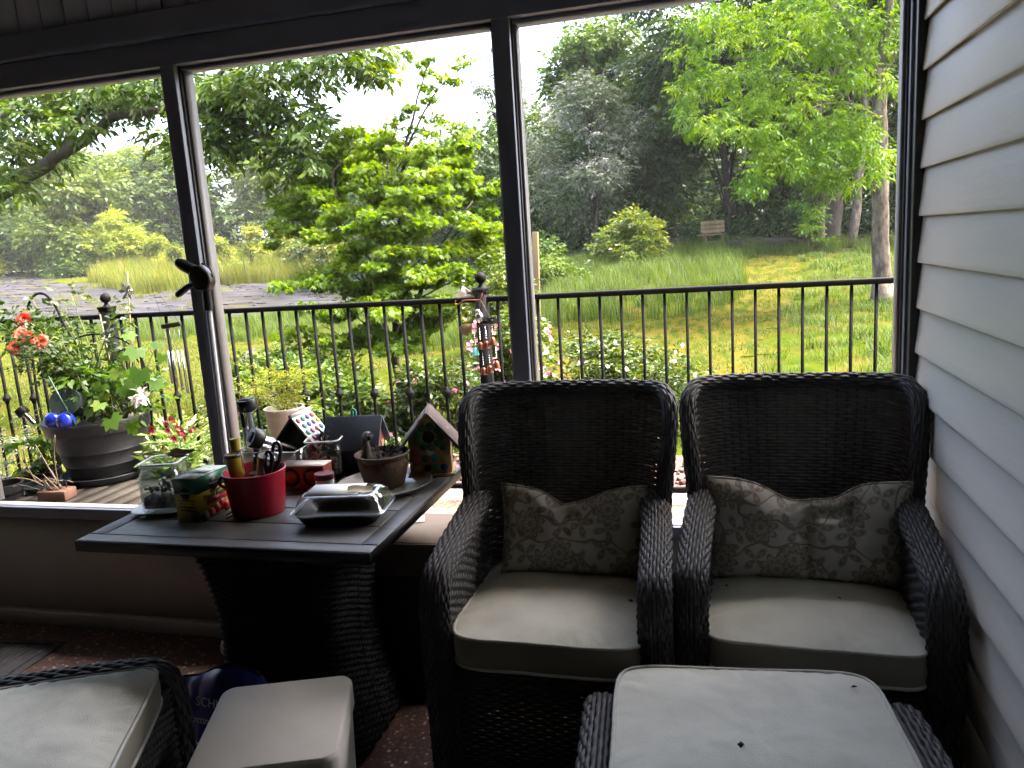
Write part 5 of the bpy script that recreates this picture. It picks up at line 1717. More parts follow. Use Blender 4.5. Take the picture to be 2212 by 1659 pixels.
for i in range(22):     # sprays that run out of the frame on the left
    c = (rr.uniform(-0.52, -0.25), rr.uniform(-0.2, 0.05), rr.uniform(0.38, 0.58))
    lv.clump(c, 0.07, 0.05, 6, 5, 0.036, 0.55, 0.06, lv.r.uniform(0.2, 0.8), hang=0.05)
lv.build('leaves', 'leaf_rose', rs)
for i, p in enumerate(ROSE):
    rose_flower(rs, 'bloom', tuple(np.array(p) - O), 0.043 if i != 4 else 0.04, 310 + i, 'petal_coral', (0.5, -0.75, 0.35 if i % 2 else 0.1))

# broad-leaved plant in the same planter
O = np.array([PX + 0.17, PY - 0.02, 0.67])
bl = thing('broadleaf_plant', 'plant with large lobed light green leaves on the right of the planter', 'plant', tuple(O))
mb, lv = MB(), Leaves(320)
BL = [(-2.83, 3.25, 1.045, 0.085), (-2.88, 3.28, 1.12, 0.06), (-2.78, 3.2, 0.94, 0.085), (-2.92, 3.2, 0.95, 0.07), (-2.86, 3.18, 0.87, 0.075), (-2.76, 3.28, 0.87, 0.06), (-2.90, 3.1, 0.72, 0.085), (-2.80, 3.12, 0.69, 0.075),
      (-2.98, 3.15, 0.88, 0.06), (-3.02, 3.2, 0.83, 0.055), (-2.94, 3.3, 1.02, 0.06), (-2.72, 3.3, 1.0, 0.05), (-2.96, 3.1, 0.80, 0.06), (-3.05, 3.12, 0.76, 0.055), (-2.84, 3.3, 0.80, 0.06), (-2.78, 3.35, 1.06, 0.055), (-3.0, 3.25, 0.95, 0.05), (-2.90, 3.35, 0.90, 0.06)]
for i, (x, y, z, R) in enumerate(BL):
    q = np.array((x, y, z)) - O
    stems_np(mb, (rr.uniform(-0.05, 0.05), rr.uniform(-0.05, 0.05), 0), tuple(q), 0.004, 0.05, i)
    f = np.array([0.25, -0.8, 0.5]) + lv.rand_dirs(1)[0] * 0.45
    f /= np.linalg.norm(f)
    dn = np.array([lv.r.normal(0, 0.5), -0.3, -0.8])
    dn -= f * dn.dot(f)
    dn /= np.linalg.norm(dn)
    sd = np.cross(f, dn)
    vv = lv.r.uniform(0, 1)
    for k in range(5):
        an = (k - 2) * 0.85
        d = dn * math.cos(an) + sd * math.sin(an)
        L = np.array([R * (0.95 - 0.13 * abs(k - 2))])
        lv.leaf((q - dn * 0.01)[None], d[None], f[None], L, L * 0.72, np.array([np.clip(vv + lv.r.normal(0, 0.06), 0, 1)]), droop=0.05, mid=0.5)
for i in range(26):
    lv.clump((rr.uniform(-0.16, 0.16), rr.uniform(-0.14, 0.1), rr.uniform(0.02, 0.3)), 0.07, 0.05, 5, 5, 0.05, 0.5, 0.06, lv.r.uniform(0, 0.7), hang=0.1)
mb.build('stalks', 'green_stem', bl, smooth=True)
lv.build('leaves', 'leaf_broad', bl)
# spent silvery flower head
mb = MB()
lv = Leaves(321)
for i in range(46):
    lv.leaf(np.array([[0.0, 0, 0]]) + lv.rand_dirs(1) * 0.03, lv.rand_dirs(1), lv.rand_dirs(1), np.array([0.05]), np.array([0.02]), np.array([lv.r.uniform()]))
o = lv.build('shell_ornament', 'petal_white', None)
o.location = (-2.80, 3.2, 0.82)
tag(o, 'pale papery seed head among the broad leaves', 'ornament')

for i, (x, y, z, lab) in enumerate(((-3.285, 3.130, 0.712, 'cobalt blue glass ball, the left of two in the planter'), (-3.198, 3.118, 0.714, 'cobalt blue glass ball, the right of two in the planter'))):
    tag(MB().sphere((0, 0, 0), 0.046, 24, 16).build('glass_ball', 'cobalt_glass', None, smooth=True, loc=(x, y, z)), lab, 'ball', 'blue glass balls')
cd = thing('garden_caddy', 'dark green round caddy with leather strap lying in the planter', 'caddy', (-3.265, 3.23, 0.775))
cd.rotation_euler = (math.radians(62), math.radians(38), math.radians(8))
MB().lathe([(0.0, -0.075), (0.072, -0.075), (0.075, -0.07), (0.077, 0.07), (0.075, 0.075), (0.0, 0.076)], 32).build('body', 'green_felt', cd, smooth=True, angle=40)
MB().tube([(0.0, -0.079, -0.055), (0.015, -0.084, 0.0), (0.0, -0.080, 0.06)], 0.008, 6).build('strap', 'leather', cd, smooth=True)
for zz in (-0.055, 0.06):
    MB().box((0, -0.081, zz), (0.022, 0.006, 0.018)).build('buckle', 'brass', cd, bevel=0.002)
sl = thing('stake_light', 'small stake light lying on the planter rim beside the blue balls', 'lamp', (-3.40, 3.12, 0.70))
sl.rotation_euler = (0, math.radians(-38), math.radians(15))
MB().lathe([(0.0, 0.0), (0.014, 0.0), (0.014, 0.07), (0.0, 0.07)], 14).build('tube', 'silver', sl, smooth=True, angle=40)
MB().lathe([(0.0, 0.068), (0.03, 0.068), (0.032, 0.075), (0.028, 0.105), (0.0, 0.108)], 18).build('cap', 'pot_black', sl, smooth=True, angle=40)

# shepherd hook, trellis and stakes
hk = MB().tube(smooth_path([(-4.13, 3.92, -0.02), (-4.24, 3.95, 0.6), (-4.262, 4.0, 1.12), (-4.25, 4.0, 1.24), (-4.19, 4.0, 1.32), (-4.11, 4.0, 1.335), (-4.04, 4.0, 1.27), (-3.98, 4.0, 1.12), (-3.88, 4.0, 0.90), (-3.79, 4.0, 0.72)], 60), 0.008, 8).build('shepherd_hook', 'iron', None, smooth=True)
tag(hk, 'tall curved black iron shepherd hook behind the roses', 'hook')
tr = thing('trellis', 'arched black wire trellis with scrolls among the rose canes', 'trellis', (-3.2, 3.42, 0.68))
mb = MB()
arc = [(-0.29, 0, -0.05), (-0.30, 0, 0.2), (-0.27, 0, 0.34), (-0.15, 0, 0.42), (0.0, 0, 0.44), (0.14, 0, 0.41), (0.24, 0, 0.33), (0.27, 0, 0.2), (0.26, 0, -0.05)]
mb.tube(smooth_path(arc, 40), 0.005, 6)
mb.tube([(-0.3, 0, 0.16), (0.0, 0, 0.18), (0.27, 0, 0.17)], 0.004, 6)
mb.build('frame', 'iron', tr, smooth=True)
for s, cx in ((-1, -0.15), (1, 0.13)):
    mb = MB()
    pts = [(cx + s * (0.10 - 0.010 * k) * math.cos(k * 0.5), 0.003, 0.28 + (0.10 - 0.010 * k) * math.sin(k * 0.5)) for k in range(10)]
    mb.tube(smooth_path(pts, 40), 0.004, 6)
    mb.build('scroll', 'iron', tr, smooth=True)
for i, (p, q, m, lab) in enumerate((((-3.14, 3.12, 0.68), (-3.24, 3.1, 0.95), 'green_stake', 'dark green plant stake in the big planter'),
                                    ((-3.16, 3.45, 0.68), (-3.24, 3.5, 1.22), 'dry_stem', 'tall bare cane standing in the big planter'),
                                    ((-3.02, 3.40, 0.68), (-2.98, 3.45, 1.44), 'dry_stem', 'thin brown twig stake beside the broad leaves'))):
    tag(MB().tube([p, q], 0.0040 if m == 'dry_stem' else 0.0042, 6).build('plant_stake', m, None, smooth=True), lab, 'stake')
sf = thing('metal_flower', 'small silver metal flower on the thin brown twig', 'ornament', (-2.985, 3.44, 1.34))
for k in range(6):
    t = k * PI / 3
    MB().add([(0, 0, 0), (0.035 * math.cos(t - 0.3), -0.01, 0.035 * math.sin(t - 0.3)), (0.05 * math.cos(t), -0.014, 0.05 * math.sin(t)), (0.035 * math.cos(t + 0.3), -0.01, 0.035 * math.sin(t + 0.3)), (0, -0.006, 0)], [(0, 1, 2), (0, 2, 3), (4, 2, 1), (4, 3, 2)]).build('petal', 'silver', sf)

# tubular chime hanging from the shepherd hook side
wc = thing('wind_chime', 'tubular wind chime with dark wooden bar right of the planter', 'wind chime', (-3.02, 3.78, 1.12))
MB().box((0, 0, 0), (0.13, 0.02, 0.028), Matrix.Rotation(math.radians(-6), 3, 'Y')).build('bar', 'pot_black', wc, bevel=0.005)
MB().tube([(-0.05, 0, 0.012), (-0.10, 0, 0.26), (0.05, 0, 0.02)], 0.0009, 4).build('cord', 'bin_dark' if 'bin_dark' in MATS else 'iron', wc)
for k in range(4):
    x = -0.05 + k * 0.032
    tb = MB().tube([(x, 0.0, -0.15), (x, 0.0, -0.34 - 0.02 * k)], 0.007, 8).build('chime_tube', 'silver', wc, smooth=True)
    MB().tube([(x, 0, -0.012), (x, 0, -0.15)], 0.001, 4).build('line', 'silver', tb)

# pot with red flowers and striped leaves
O = np.array([-2.86, 3.50, 0.0])
rp = thing('nursery_pot', 'dark nursery pot holding the striped leaves with red flowers', 'pot', tuple(O))
MB().lathe([(0.0, 0.0), (0.10, 0.0), (0.145, 0.34), (0.155, 0.345), (0.155, 0.365), (0.142, 0.365), (0.135, 0.32)], 32).build('body', 'pot_black', rp, smooth=True, angle=40)
MB().lathe([(0.137, 0.33), (0.0001, 0.345)], 24).build('soil', 'soil', rp)
O2 = O + np.array([0.02, -0.01, 0.34])
rf_ = thing('red_flower_plant', 'plant with striped leaves and small red flowers in the nursery pot', 'plant', tuple(O2))
lv, mb = Leaves(330), MB()
n = 150
a, q = lv.r.uniform(0, 2 * PI, n), lv.r.uniform(0.03, 0.20, n)
base = np.stack([q * np.cos(a), q * np.sin(a), lv.r.uniform(0.0, 0.24, n)], -1)
d = np.stack([np.cos(a), np.sin(a), lv.r.uniform(0.2, 1.6, n)], -1)
vv = lv.r.uniform(0, 0.75, n)
LL = lv.r.uniform(0.06, 0.12, n)
nr = lv.rand_dirs(n) + np.array([0.0, -0.6, 0.8])
lv.leaf(base, d, nr, LL, LL * 0.24, vv, droop=0.2)
lv.leaf(base + np.array([0, -0.002, 0.002]), d, nr, LL * 0.98, LL * 0.07, np.ones(n), droop=0.2)
for i in range(24):
    lv.clump((rr.uniform(-0.15, 0.1), rr.uniform(-0.14, 0.08), rr.uniform(0.02, 0.16)), 0.06, 0.05, 5, 5, 0.045, 0.5, 0.05, lv.r.uniform(0.1, 0.6), hang=0.1)
fl = [(0.02, -0.1, 0.25), (0.05, -0.06, 0.27), (0.08, -0.1, 0.25), (0.0, -0.08, 0.29), (-0.09, -0.1, 0.23), (-0.13, -0.05, 0.27), (0.11, -0.08, 0.22), (0.07, -0.12, 0.22), (0.0, -0.13, 0.16), (-0.19, -0.16, 0.16), (0.12, -0.05, 0.25), (-0.05, 0.0, 0.3)]
for i, p in enumerate(fl):
    stems_np(mb, (p[0] * 0.4, 0, 0), p, 0.002, 0.03, i, 6, 4)
mb.build('stalks', 'green_stem', rf_, smooth=True)
lv.build('leaves', 'leaf_stripe', rf_)
fv = Leaves(331)
flower_block(fv, [(p[0] + fv.r.normal(0, 0.012), p[1], p[2] + fv.r.normal(0, 0.008)) for p in fl for _ in range(3)], 0.016)
fv.build('blossoms', 'petal_red', rf_)

# pots in the left corner
def small_pot(label, x, y, z, r, h, mat='pot_black', name='small_pot'):
    t = thing(name, label, 'pot', (x, y, z))
    MB().lathe([(0.0, 0.0), (r * 0.72, 0.0), (r * 0.93, h * 0.86), (r, h * 0.87), (r * 1.02, h), (r * 0.93, h), (r * 0.86, h * 0.8)], 28).build('body', mat, t, smooth=True, angle=40)
    MB().lathe([(r * 0.88, h * 0.85), (0.0001, h * 0.88)], 20).build('soil', 'soil', t)
    return t


small_pot('black pot of dry soil in the lower left corner', -3.50, 2.97, 0.10, 0.088, 0.325)
small_pot('black pot with leafy weeds behind the corner pot', -3.68, 3.36, 0.0, 0.105, 0.375)
tag(MB().box((-3.62, 3.0, 0.05), (0.36, 0.3, 0.096)).build('paving_block', 'terracotta', None, bevel=0.008), 'low terracotta block under the corner pot', 'block')
t = thing('thistle_plant', 'grey green bushy herb at the left edge behind the pots', 'plant', (-4.12, 3.5, 0.0))
lv, mb = Leaves(340), MB()
for i in range(30):
    c = (rr.uniform(-0.3, 0.18), rr.uniform(-0.1, 0.15), rr.uniform(0.2, 0.62))
    stems_np(mb, (0, 0, 0.0), c, 0.003, 0.04, i, 6, 4)
    lv.clump(c, 0.07, 0.07, 8, 6, 0.03, 0.3, 0.06, lv.r.uniform(0, 1), hang=-0.2)
mb.build('stalks', 'dry_stem', t, smooth=True)
lv.build('leaves', 'leaf_thistle', t)
t = thing('weed_plant', 'green weeds growing between the corner pots and planter', 'plant', (-3.68, 3.36, 0.34))
lv, mb = Leaves(341), MB()
for i in range(18):
    c = (rr.uniform(-0.1, 0.18), rr.uniform(-0.1, 0.1), rr.uniform(0.04, 0.38))
    stems_np(mb, (0, 0, 0.0), c, 0.0025, 0.04, i, 6, 4)
    lv.clump(c, 0.05, 0.04, 4, 5, 0.055, 0.55, 0.05, lv.r.uniform(0, 0.9), hang=0.2)
mb.build('stalks', 'green_stem', t, smooth=True)
lv.build('leaves', 'leaf_broad', t)
t = thing('stem_box', 'small wooden box of dry cut stems before the big planter', 'box', (-3.19, 2.985, 0.346), math.radians(8))
MB().box((0, 0, 0.026), (0.15, 0.09, 0.05)).build('box', 'terracotta', t, bevel=0.004)
for i in range(16):
    mb = MB()
    s0 = Vector((rr.uniform(-0.06, 0.06), rr.uniform(-0.03, 0.03), 0.05))
    e = s0 + Vector((rr.uniform(-0.16, 0.09), rr.uniform(-0.05, 0.03), rr.uniform(0.04, 0.30) if i < 9 else 0.04))
    mb.tube(smooth_path([s0, (s0 + e) / 2 + Vector((rr.uniform(-0.03, 0.03), 0, 0.02)), e], 8), 0.0032, 5)
    mb.build('dry_stem', 'dry_stem', t, smooth=True)
tag(MB().lathe([(0.0, 0.0), (0.09, 0.0), (0.115, 0.03), (0.118, 0.036), (0.108, 0.036), (0.085, 0.012), (0.0, 0.01)], 36).build('plant_saucer', 'green_felt', None, smooth=True, angle=40, loc=(-3.40, 3.13, 0.3455)), 'empty dark green saucer on the slats beside the planter', 'saucer')

# fern pot
O = np.array([-2.42, 3.88, 0.0])
ft = thing('pot_stool', 'small round stool carrying the pale fern pot', 'stool', tuple(O))
MB().lathe([(0.0, 0.30), (0.12, 0.30), (0.12, 0.325), (0.0, 0.325)], 24).build('seat', 'grey_wood', ft)
for k in range(3):
    a = k * 2 * PI / 3
    MB().tube([(0.13 * math.cos(a), 0.13 * math.sin(a), 0.0), (0.08 * math.cos(a), 0.08 * math.sin(a), 0.30)], 0.012, 6).build('leg', 'grey_wood', ft)
fp_ = thing('pale_pot', 'pale weathered pot of yellow green fern behind the birdhouses', 'pot', (O[0], O[1], 0.3255))
MB().lathe([(0.0, 0.0), (0.085, 0.0), (0.108, 0.26), (0.115, 0.27), (0.115, 0.285), (0.104, 0.285), (0.098, 0.24)], 32).build('body', 'pot_pale', fp_, smooth=True, angle=40)
MB().lathe([(0.1, 0.25), (0.0001, 0.255)], 20).build('soil', 'soil', fp_)
t = thing('fern_plant', 'feathery yellow green fern in the pale pot', 'plant', (O[0], O[1], 0.57))
lv, mb = Leaves(350), MB()
for i in range(46):
    a = rr.uniform(0, 2 * PI)
    e = (rr.uniform(0.04, 0.24) * math.cos(a), rr.uniform(0.03, 0.12) * math.sin(a), rr.uniform(0.04, 0.27))
    stems_np(mb, (0, 0, 0), e, 0.002, 0.03, i, 6, 4)
    lv.clump(e, 0.045, 0.04, 9, 6, 0.022, 0.22, 0.05, lv.r.uniform(0.2, 1), hang=0.0, shell=0.2)
mb.build('stalks', 'green_stem', t, smooth=True)
lv.build('fronds', 'leaf_fern', t)

# bird and bell chime on the middle railing post
bc = thing('bell_chime', 'copper bell wind chime with metal bird and nest on the railing post', 'wind chime', (-1.235, 4.0, 1.15))
MB().tube(smooth_path([(0.0, 0.06, 0.03), (0.02, 0.02, 0.06), (0.012, 0, 0.02), (-0.03, -0.01, 0.02), (-0.08, -0.01, 0.018), (-0.11, -0.01, 0.0), (-0.13, -0.01, 0.005), (-0.125, -0.01, 0.02)], 40), 0.0035, 6).build('hook_arm', 'copper', bc, smooth=True)
MB().tube([(0.012, 0, 0.02), (0.0, 0, -0.06)], 0.0012, 4).tube([(0.012, 0, 0.02), (0.06, 0, -0.08)], 0.0012, 4).build('cord', 'dry_stem', bc)


def leaf_plate(name, pts, mat, th=0.002):
    n = len(pts)
    m = MB().add([(p[0], -0.02, p[1]) for p in pts] + [(p[0], -0.02 + th, p[1]) for p in pts], [tuple(range(n)), tuple(range(2 * n - 1, n - 1, -1))] + [(i, n + i, n + (i + 1) % n, (i + 1) % n) for i in range(n)])
    return m.build(name, mat, bc)


leaf_plate('wing', [(-0.135, 0.045), (-0.09, 0.075), (-0.075, 0.10), (-0.06, 0.085), (-0.03, 0.07), (-0.02, 0.05), (-0.05, 0.04), (-0.09, 0.04)], 'petal_white')
leaf_plate('dark_wing', [(-0.07, 0.085), (-0.03, 0.075), (0.03, 0.085), (0.055, 0.09), (0.045, 0.06), (0.015, 0.05), (-0.02, 0.045), (-0.055, 0.055)], 'pot_black')
leaf_plate('metal_leaf', [(-0.12, -0.125), (-0.08, -0.105), (-0.04, -0.11), (-0.045, -0.14), (-0.07, -0.175), (-0.10, -0.165)], 'leather')
MB().sphere((0.005, -0.02, -0.075), 0.03, 14, 10, (0.8, 0.8, 1.1)).sphere((0.0, -0.025, -0.045), 0.016, 12, 8).build('bird', 'silver', bc, smooth=True)
ns = MB()
for i in range(16):
    a = rr.uniform(0, 2 * PI)
    ns.tube(smooth_path([(0.055 + 0.045 * math.cos(a + j * 0.5), -0.02 + 0.03 * math.sin(a + j * 0.5), -0.095 + rr.uniform(-0.02, 0.02)) for j in range(5)], 10), 0.003, 5)
ns.build('nest', 'iron', bc, smooth=True)
glassmat('amber_glass', (0.85, 0.8, 0.35), 0.05, 0.7)
MB().lathe([(0.0, -0.09), (0.022, -0.09), (0.034, -0.07), (0.034, -0.045), (0.024, -0.025), (0.028, -0.02)], 20, (-0.068, -0.02, 0)).build('glass_cup', 'amber_glass', bc, smooth=True)
for i, (x, z) in enumerate(((0.0, -0.23), (0.035, -0.225), (0.072, -0.205), (0.008, -0.37), (0.045, -0.36), (0.085, -0.335), (-0.03, -0.26))):
    m = 'verdigris' if i == 6 else 'copper'
    b = MB().lathe([(0.020, -0.020), (0.018, -0.010), (0.015, 0.005), (0.011, 0.016), (0.004, 0.021), (0.0005, 0.022)], 16, (x, -0.02, z)).build('bell', m, bc, smooth=True)
    mb = MB().tube([(x, -0.02, z + 0.02), (x, -0.02, z + 0.10)], 0.0008, 4)
    for j in range(4):
        mb.sphere((x, -0.02, z + 0.035 + j * 0.013), 0.0055, 8, 6)
    mb.build('beads', 'silver', b, smooth=True)
# ------------------------------------------------------------------ table and the clutter on it
pmat('slate_top', (0.085, 0.085, 0.08), (0.06, 0.06, 0.057), 3.5, 0.45, 0.10, 22, stretch=(1, 3, 1), c3=(0.12, 0.12, 0.112), c3scale=5, rvar=0.08, spec=0.4)
pmat('table_frame', (0.012, 0.0125, 0.013), (0.009, 0.0095, 0.01), 8, 0.45, spec=0.3)
glassmat('clear_glass', (0.93, 0.97, 0.96), 0.02, 0.72, 0.10)
glassmat('clear_plastic', (0.96, 0.97, 0.97), 0.05, 0.70, 0.16)
glassmat('acrylic', (0.92, 0.93, 0.93), 0.03, 0.75, 0.22)
pmat('china', (0.75, 0.75, 0.74), (0.7, 0.7, 0.69), 6, 0.3)
pmat('card_green', (0.012, 0.11, 0.055), (0.010, 0.095, 0.048), 10, 0.35)
pmat('card_yellow', (0.52, 0.36, 0.012), (0.48, 0.33, 0.012), 10, 0.35)
pmat('card_top_sheen', (0.50, 0.56, 0.52), (0.42, 0.50, 0.46), 14, 0.3)  # whitish: the sky's reflection on the carton top put into the colour
pmat('ink_black', (0.012, 0.013, 0.012), None, rough=0.5)
pmat('ink_white', (0.6, 0.6, 0.56), None, rough=0.5)
pmat('ink_red', (0.42, 0.02, 0.015), (0.35, 0.015, 0.012), 30, 0.45)
pmat('ink_green', (0.015, 0.09, 0.03), None, rough=0.5)
pmat('red_plastic', (0.30, 0.005, 0.018), (0.25, 0.0045, 0.016), 8, 0.35, 0.03, 60)
pmat('tool_yellow', (0.34, 0.245, 0.012), (0.28, 0.195, 0.012), 16, 0.5)
pmat('black_plastic', (0.014, 0.014, 0.015), (0.02, 0.02, 0.021), 14, 0.38)
pmat('steel', (0.55, 0.56, 0.57), (0.42, 0.43, 0.44), 12, 0.35, metal=1.0)
pmat('orange_card', (0.24, 0.05, 0.02), (0.20, 0.042, 0.018), 12, 0.5)
pmat('tin_white', (0.55, 0.5, 0.46), None, rough=0.4)
pmat('maroon', (0.14, 0.018, 0.02), (0.11, 0.014, 0.016), 10, 0.45)
pmat('clay', (0.11, 0.066, 0.043), (0.07, 0.042, 0.028), 9, 0.85, 0.5, 50, c3=(0.05, 0.033, 0.024), c3scale=7)
pmat('navy_paint', (0.065, 0.085, 0.125), (0.05, 0.066, 0.10), 7, 0.55, 0.12, 40, stretch=(1, 1, 3))
pmat('navy_dark', (0.022, 0.025, 0.05), (0.016, 0.018, 0.036), 7, 0.6)
pmat('barn_red', (0.22, 0.02, 0.02), (0.09, 0.03, 0.025), 14, 0.6, contrast=(0.45, 0.6))
pmat('slate_green', (0.045, 0.06, 0.055), (0.035, 0.047, 0.043), 7, 0.6)
pmat('house_tan', (0.34, 0.22, 0.11), (0.27, 0.17, 0.085), 7, 0.7)
pmat('roof_brown', (0.16, 0.115, 0.095), (0.10, 0.07, 0.058), 6, 0.7, c3=(0.42, 0.38, 0.35), c3scale=22, c3thr=(0.62, 0.7))
pmat('roof_white', (0.62, 0.63, 0.62), (0.30, 0.52, 0.50), 10, 0.5, contrast=(0.5, 0.66))
pmat('paper', (0.66, 0.66, 0.63), (0.6, 0.6, 0.57), 8, 0.7)
pmat('masking_tape', (0.62, 0.56, 0.40), None, rough=0.7)
pmat('cardboard', (0.17, 0.13, 0.095), (0.14, 0.105, 0.075), 5, 0.75, 0.05, 40, c3=(0.21, 0.17, 0.135), c3scale=3)
pmat('bin_dark', (0.012, 0.012, 0.013), None, rough=0.6)
pmat('brown_board', (0.035, 0.025, 0.016), (0.025, 0.018, 0.011), 4, 0.6, stretch=(1, 1, 0.2))
pmat('foam_white', (0.62, 0.61, 0.58), (0.56, 0.545, 0.51), 5, 0.8, 0.10, 300, c3=(0.36, 0.33, 0.27), c3scale=2.6, c3thr=(0.58, 0.85))
pmat('bag_blue', (0.010, 0.025, 0.20), (0.008, 0.018, 0.13), 9, 0.35, 0.35, 14)
pmat('bag_white', (0.5, 0.5, 0.46), (0.35, 0.35, 0.30), 14, 0.4)
pmat('mat_rubber', (0.055, 0.055, 0.06), (0.035, 0.035, 0.04), 40, 0.9, 0.4, 120)
pmat('dead_leaf', (0.22, 0.12, 0.05), (0.13, 0.07, 0.035), 40, 0.85)
pmat('shell_mix', (0.30, 0.28, 0.26), (0.05, 0.045, 0.045), 60, 0.4, contrast=(0.45, 0.55))
for nm, c in (('dot_red', (0.45, 0.06, 0.06)), ('dot_yellow', (0.6, 0.45, 0.05)), ('dot_blue', (0.05, 0.12, 0.40)), ('dot_teal', (0.04, 0.28, 0.25)), ('dot_pink', (0.45, 0.12, 0.35)), ('dot_green', (0.05, 0.16, 0.06)), ('dot_purple', (0.12, 0.10, 0.30))):
    pmat(nm, c, tuple(q * 0.7 for q in c), 50, 0.55)

TZ = 0.745
tb = thing('patio_table', 'dark slate topped patio table with wicker pedestal under the window', 'table', (-1.24, 1.948, 0))
W2, D2 = 0.430, 0.354
for (cx, cy_, sx, sy, nm) in ((0, -D2 + 0.024, 2 * W2, 0.048, 'front_border'), (0, D2 - 0.024, 2 * W2, 0.048, 'back_border'), (-W2 + 0.024, 0, 0.048, 2 * D2 - 0.100, 'side_border'), (W2 - 0.024, 0, 0.048, 2 * D2 - 0.100, 'side_border')):
    MB().box((cx, cy_, TZ - 0.014), (sx, sy, 0.028)).build(nm, 'slate_top', tb, bevel=0.003)
sw_ = (2 * D2 - 0.100) / 5
for i in range(5):
    MB().box((0, -D2 + 0.050 + sw_ * (i + 0.5), TZ - 0.0135), (2 * W2 - 0.100, sw_ - 0.004, 0.025)).build('slat', 'slate_top', tb, bevel=0.002)
for (cx, cy_, sx, sy) in ((0, -D2 - 0.0012, 2 * W2 + 0.004, 0.0024), (0, D2 + 0.0012, 2 * W2 + 0.004, 0.0024), (-W2 - 0.0012, 0, 0.0024, 2 * D2), (W2 + 0.0012, 0, 0.0024, 2 * D2)):
    MB().box((cx, cy_, TZ - 0.0165), (sx, sy, 0.029)).build('edge_shade', 'table_frame', tb)  # added black band: the shade on the unlit table edge as colour
MB().box((0, 0, TZ - 0.034), (2 * W2 - 0.03, 2 * D2 - 0.03, 0.011)).build('under_frame', 'table_frame', tb)
# wicker pedestal, waisted
mb = MB()


def ped(U, V):
    a = 2 * PI * U
    c, s = np.cos(a), np.sin(a)
    k = (np.abs(c) ** 6 + np.abs(s) ** 6) ** (-1 / 6)
    w = 0.165 + 0.05 * (2 * V - 1) ** 2
    return np.stack([c * k * w * 1.15, s * k * w, 0.02 + V * 0.68], -1)


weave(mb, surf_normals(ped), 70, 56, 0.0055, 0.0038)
mb.build('woven_pedestal', pmat('wicker_shade', (0.006, 0.006, 0.0065), (0.010, 0.010, 0.011), 40, 0.7, spec=0.12), tb, smooth=True)['kind'] = 'stuff'  # darker copy of the wicker: shade under the table top put into the colour
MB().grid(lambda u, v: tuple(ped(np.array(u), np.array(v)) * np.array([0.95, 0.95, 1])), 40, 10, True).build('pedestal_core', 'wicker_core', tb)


def rrect(w, d, r, n=6):
    pts = []
    for cx, cy_, a0 in ((w / 2 - r, d / 2 - r, 0), (-w / 2 + r, d / 2 - r, PI / 2), (-w / 2 + r, -d / 2 + r, PI), (w / 2 - r, -d / 2 + r, 1.5 * PI)):
        for k in range(n + 1):
            a = a0 + PI / 2 * k / n
            pts.append((cx + r * math.cos(a), cy_ + r * math.sin(a)))
    return pts


def stack_loops(mb, loops, close_bottom=True, close_top=False):
    n = len(loops[0])
    vs = [p for l in loops for p in l]
    fs = []
    for j in range(len(loops) - 1):
        for k in range(n):
            fs.append((j * n + k, j * n + (k + 1) % n, (j + 1) * n + (k + 1) % n, (j + 1) * n + k))
    if close_bottom:
        fs.append(tuple(range(n - 1, -1, -1)))
    if close_top:
        fs.append(tuple((len(loops) - 1) * n + k for k in range(n)))
    return mb.add(vs, fs)


def loop(w, d, r, z):
    return [(x, y, z) for x, y in rrect(w, d, r)]


def square_jar(label, x, y, s, h, rz, fill_h, seed, z=TZ):
    t = thing('glass_jar', label, 'jar', (x, y, z + 0.001), rz, 'square glass jars')
    mb = MB()
    stack_loops(mb, [loop(s * 0.94, s * 0.94, 0.015, 0), loop(s, s, 0.018, 0.008), loop(s, s, 0.018, h * 0.72), loop(s * 0.93, s * 0.93, 0.018, h * 0.80), loop(s * 0.88, s * 0.88, 0.018, h * 0.84), loop(s * 0.88, s * 0.88, 0.018, h * 0.93),
                     loop(s * 0.95, s * 0.95, 0.02, h * 0.95), loop(s * 0.95, s * 0.95, 0.02, h), loop(s * 0.85, s * 0.85, 0.018, h), loop(s * 0.84, s * 0.84, 0.016, h * 0.84), loop(s * 0.94, s * 0.94, 0.014, h * 0.70), loop(s * 0.94, s * 0.94, 0.014, 0.012)])
    mb.build('glass', 'clear_glass', t, smooth=True, angle=40)
    mb = MB().tube([(a, b, h * 0.985) for a, b in rrect(s * 0.95, s * 0.95, 0.02)] + [rrect(s * 0.95, s * 0.95, 0.02)[0] + (h * 0.985,)], 0.0028, 6, False)
    mb.build('rim', 'china', t, smooth=True)
    mb = MB()
    stack_loops(mb, [loop(s * 0.9, s * 0.9, 0.012, 0.013), loop(s * 0.9, s * 0.9, 0.012, fill_h * 0.6), loop(s * 0.6, s * 0.6, 0.012, fill_h * 0.72)], True, True)
    r = random.Random(seed)
    for i in range(46):
        q = r.uniform(0.006, 0.013)
        M = Matrix.Rotation(r.uniform(0, PI), 3, 'X') @ Matrix.Rotation(r.uniform(0, PI), 3, 'Y')
        mb.box((r.uniform(-0.38, 0.38) * s, r.uniform(-0.38, 0.38) * s, fill_h * r.uniform(0.5, 1.0)), (q * 1.8, q, q * 0.8), M)
    mb.build('filling', 'shell_mix' if seed == 1 else 'soil', t)
    return t


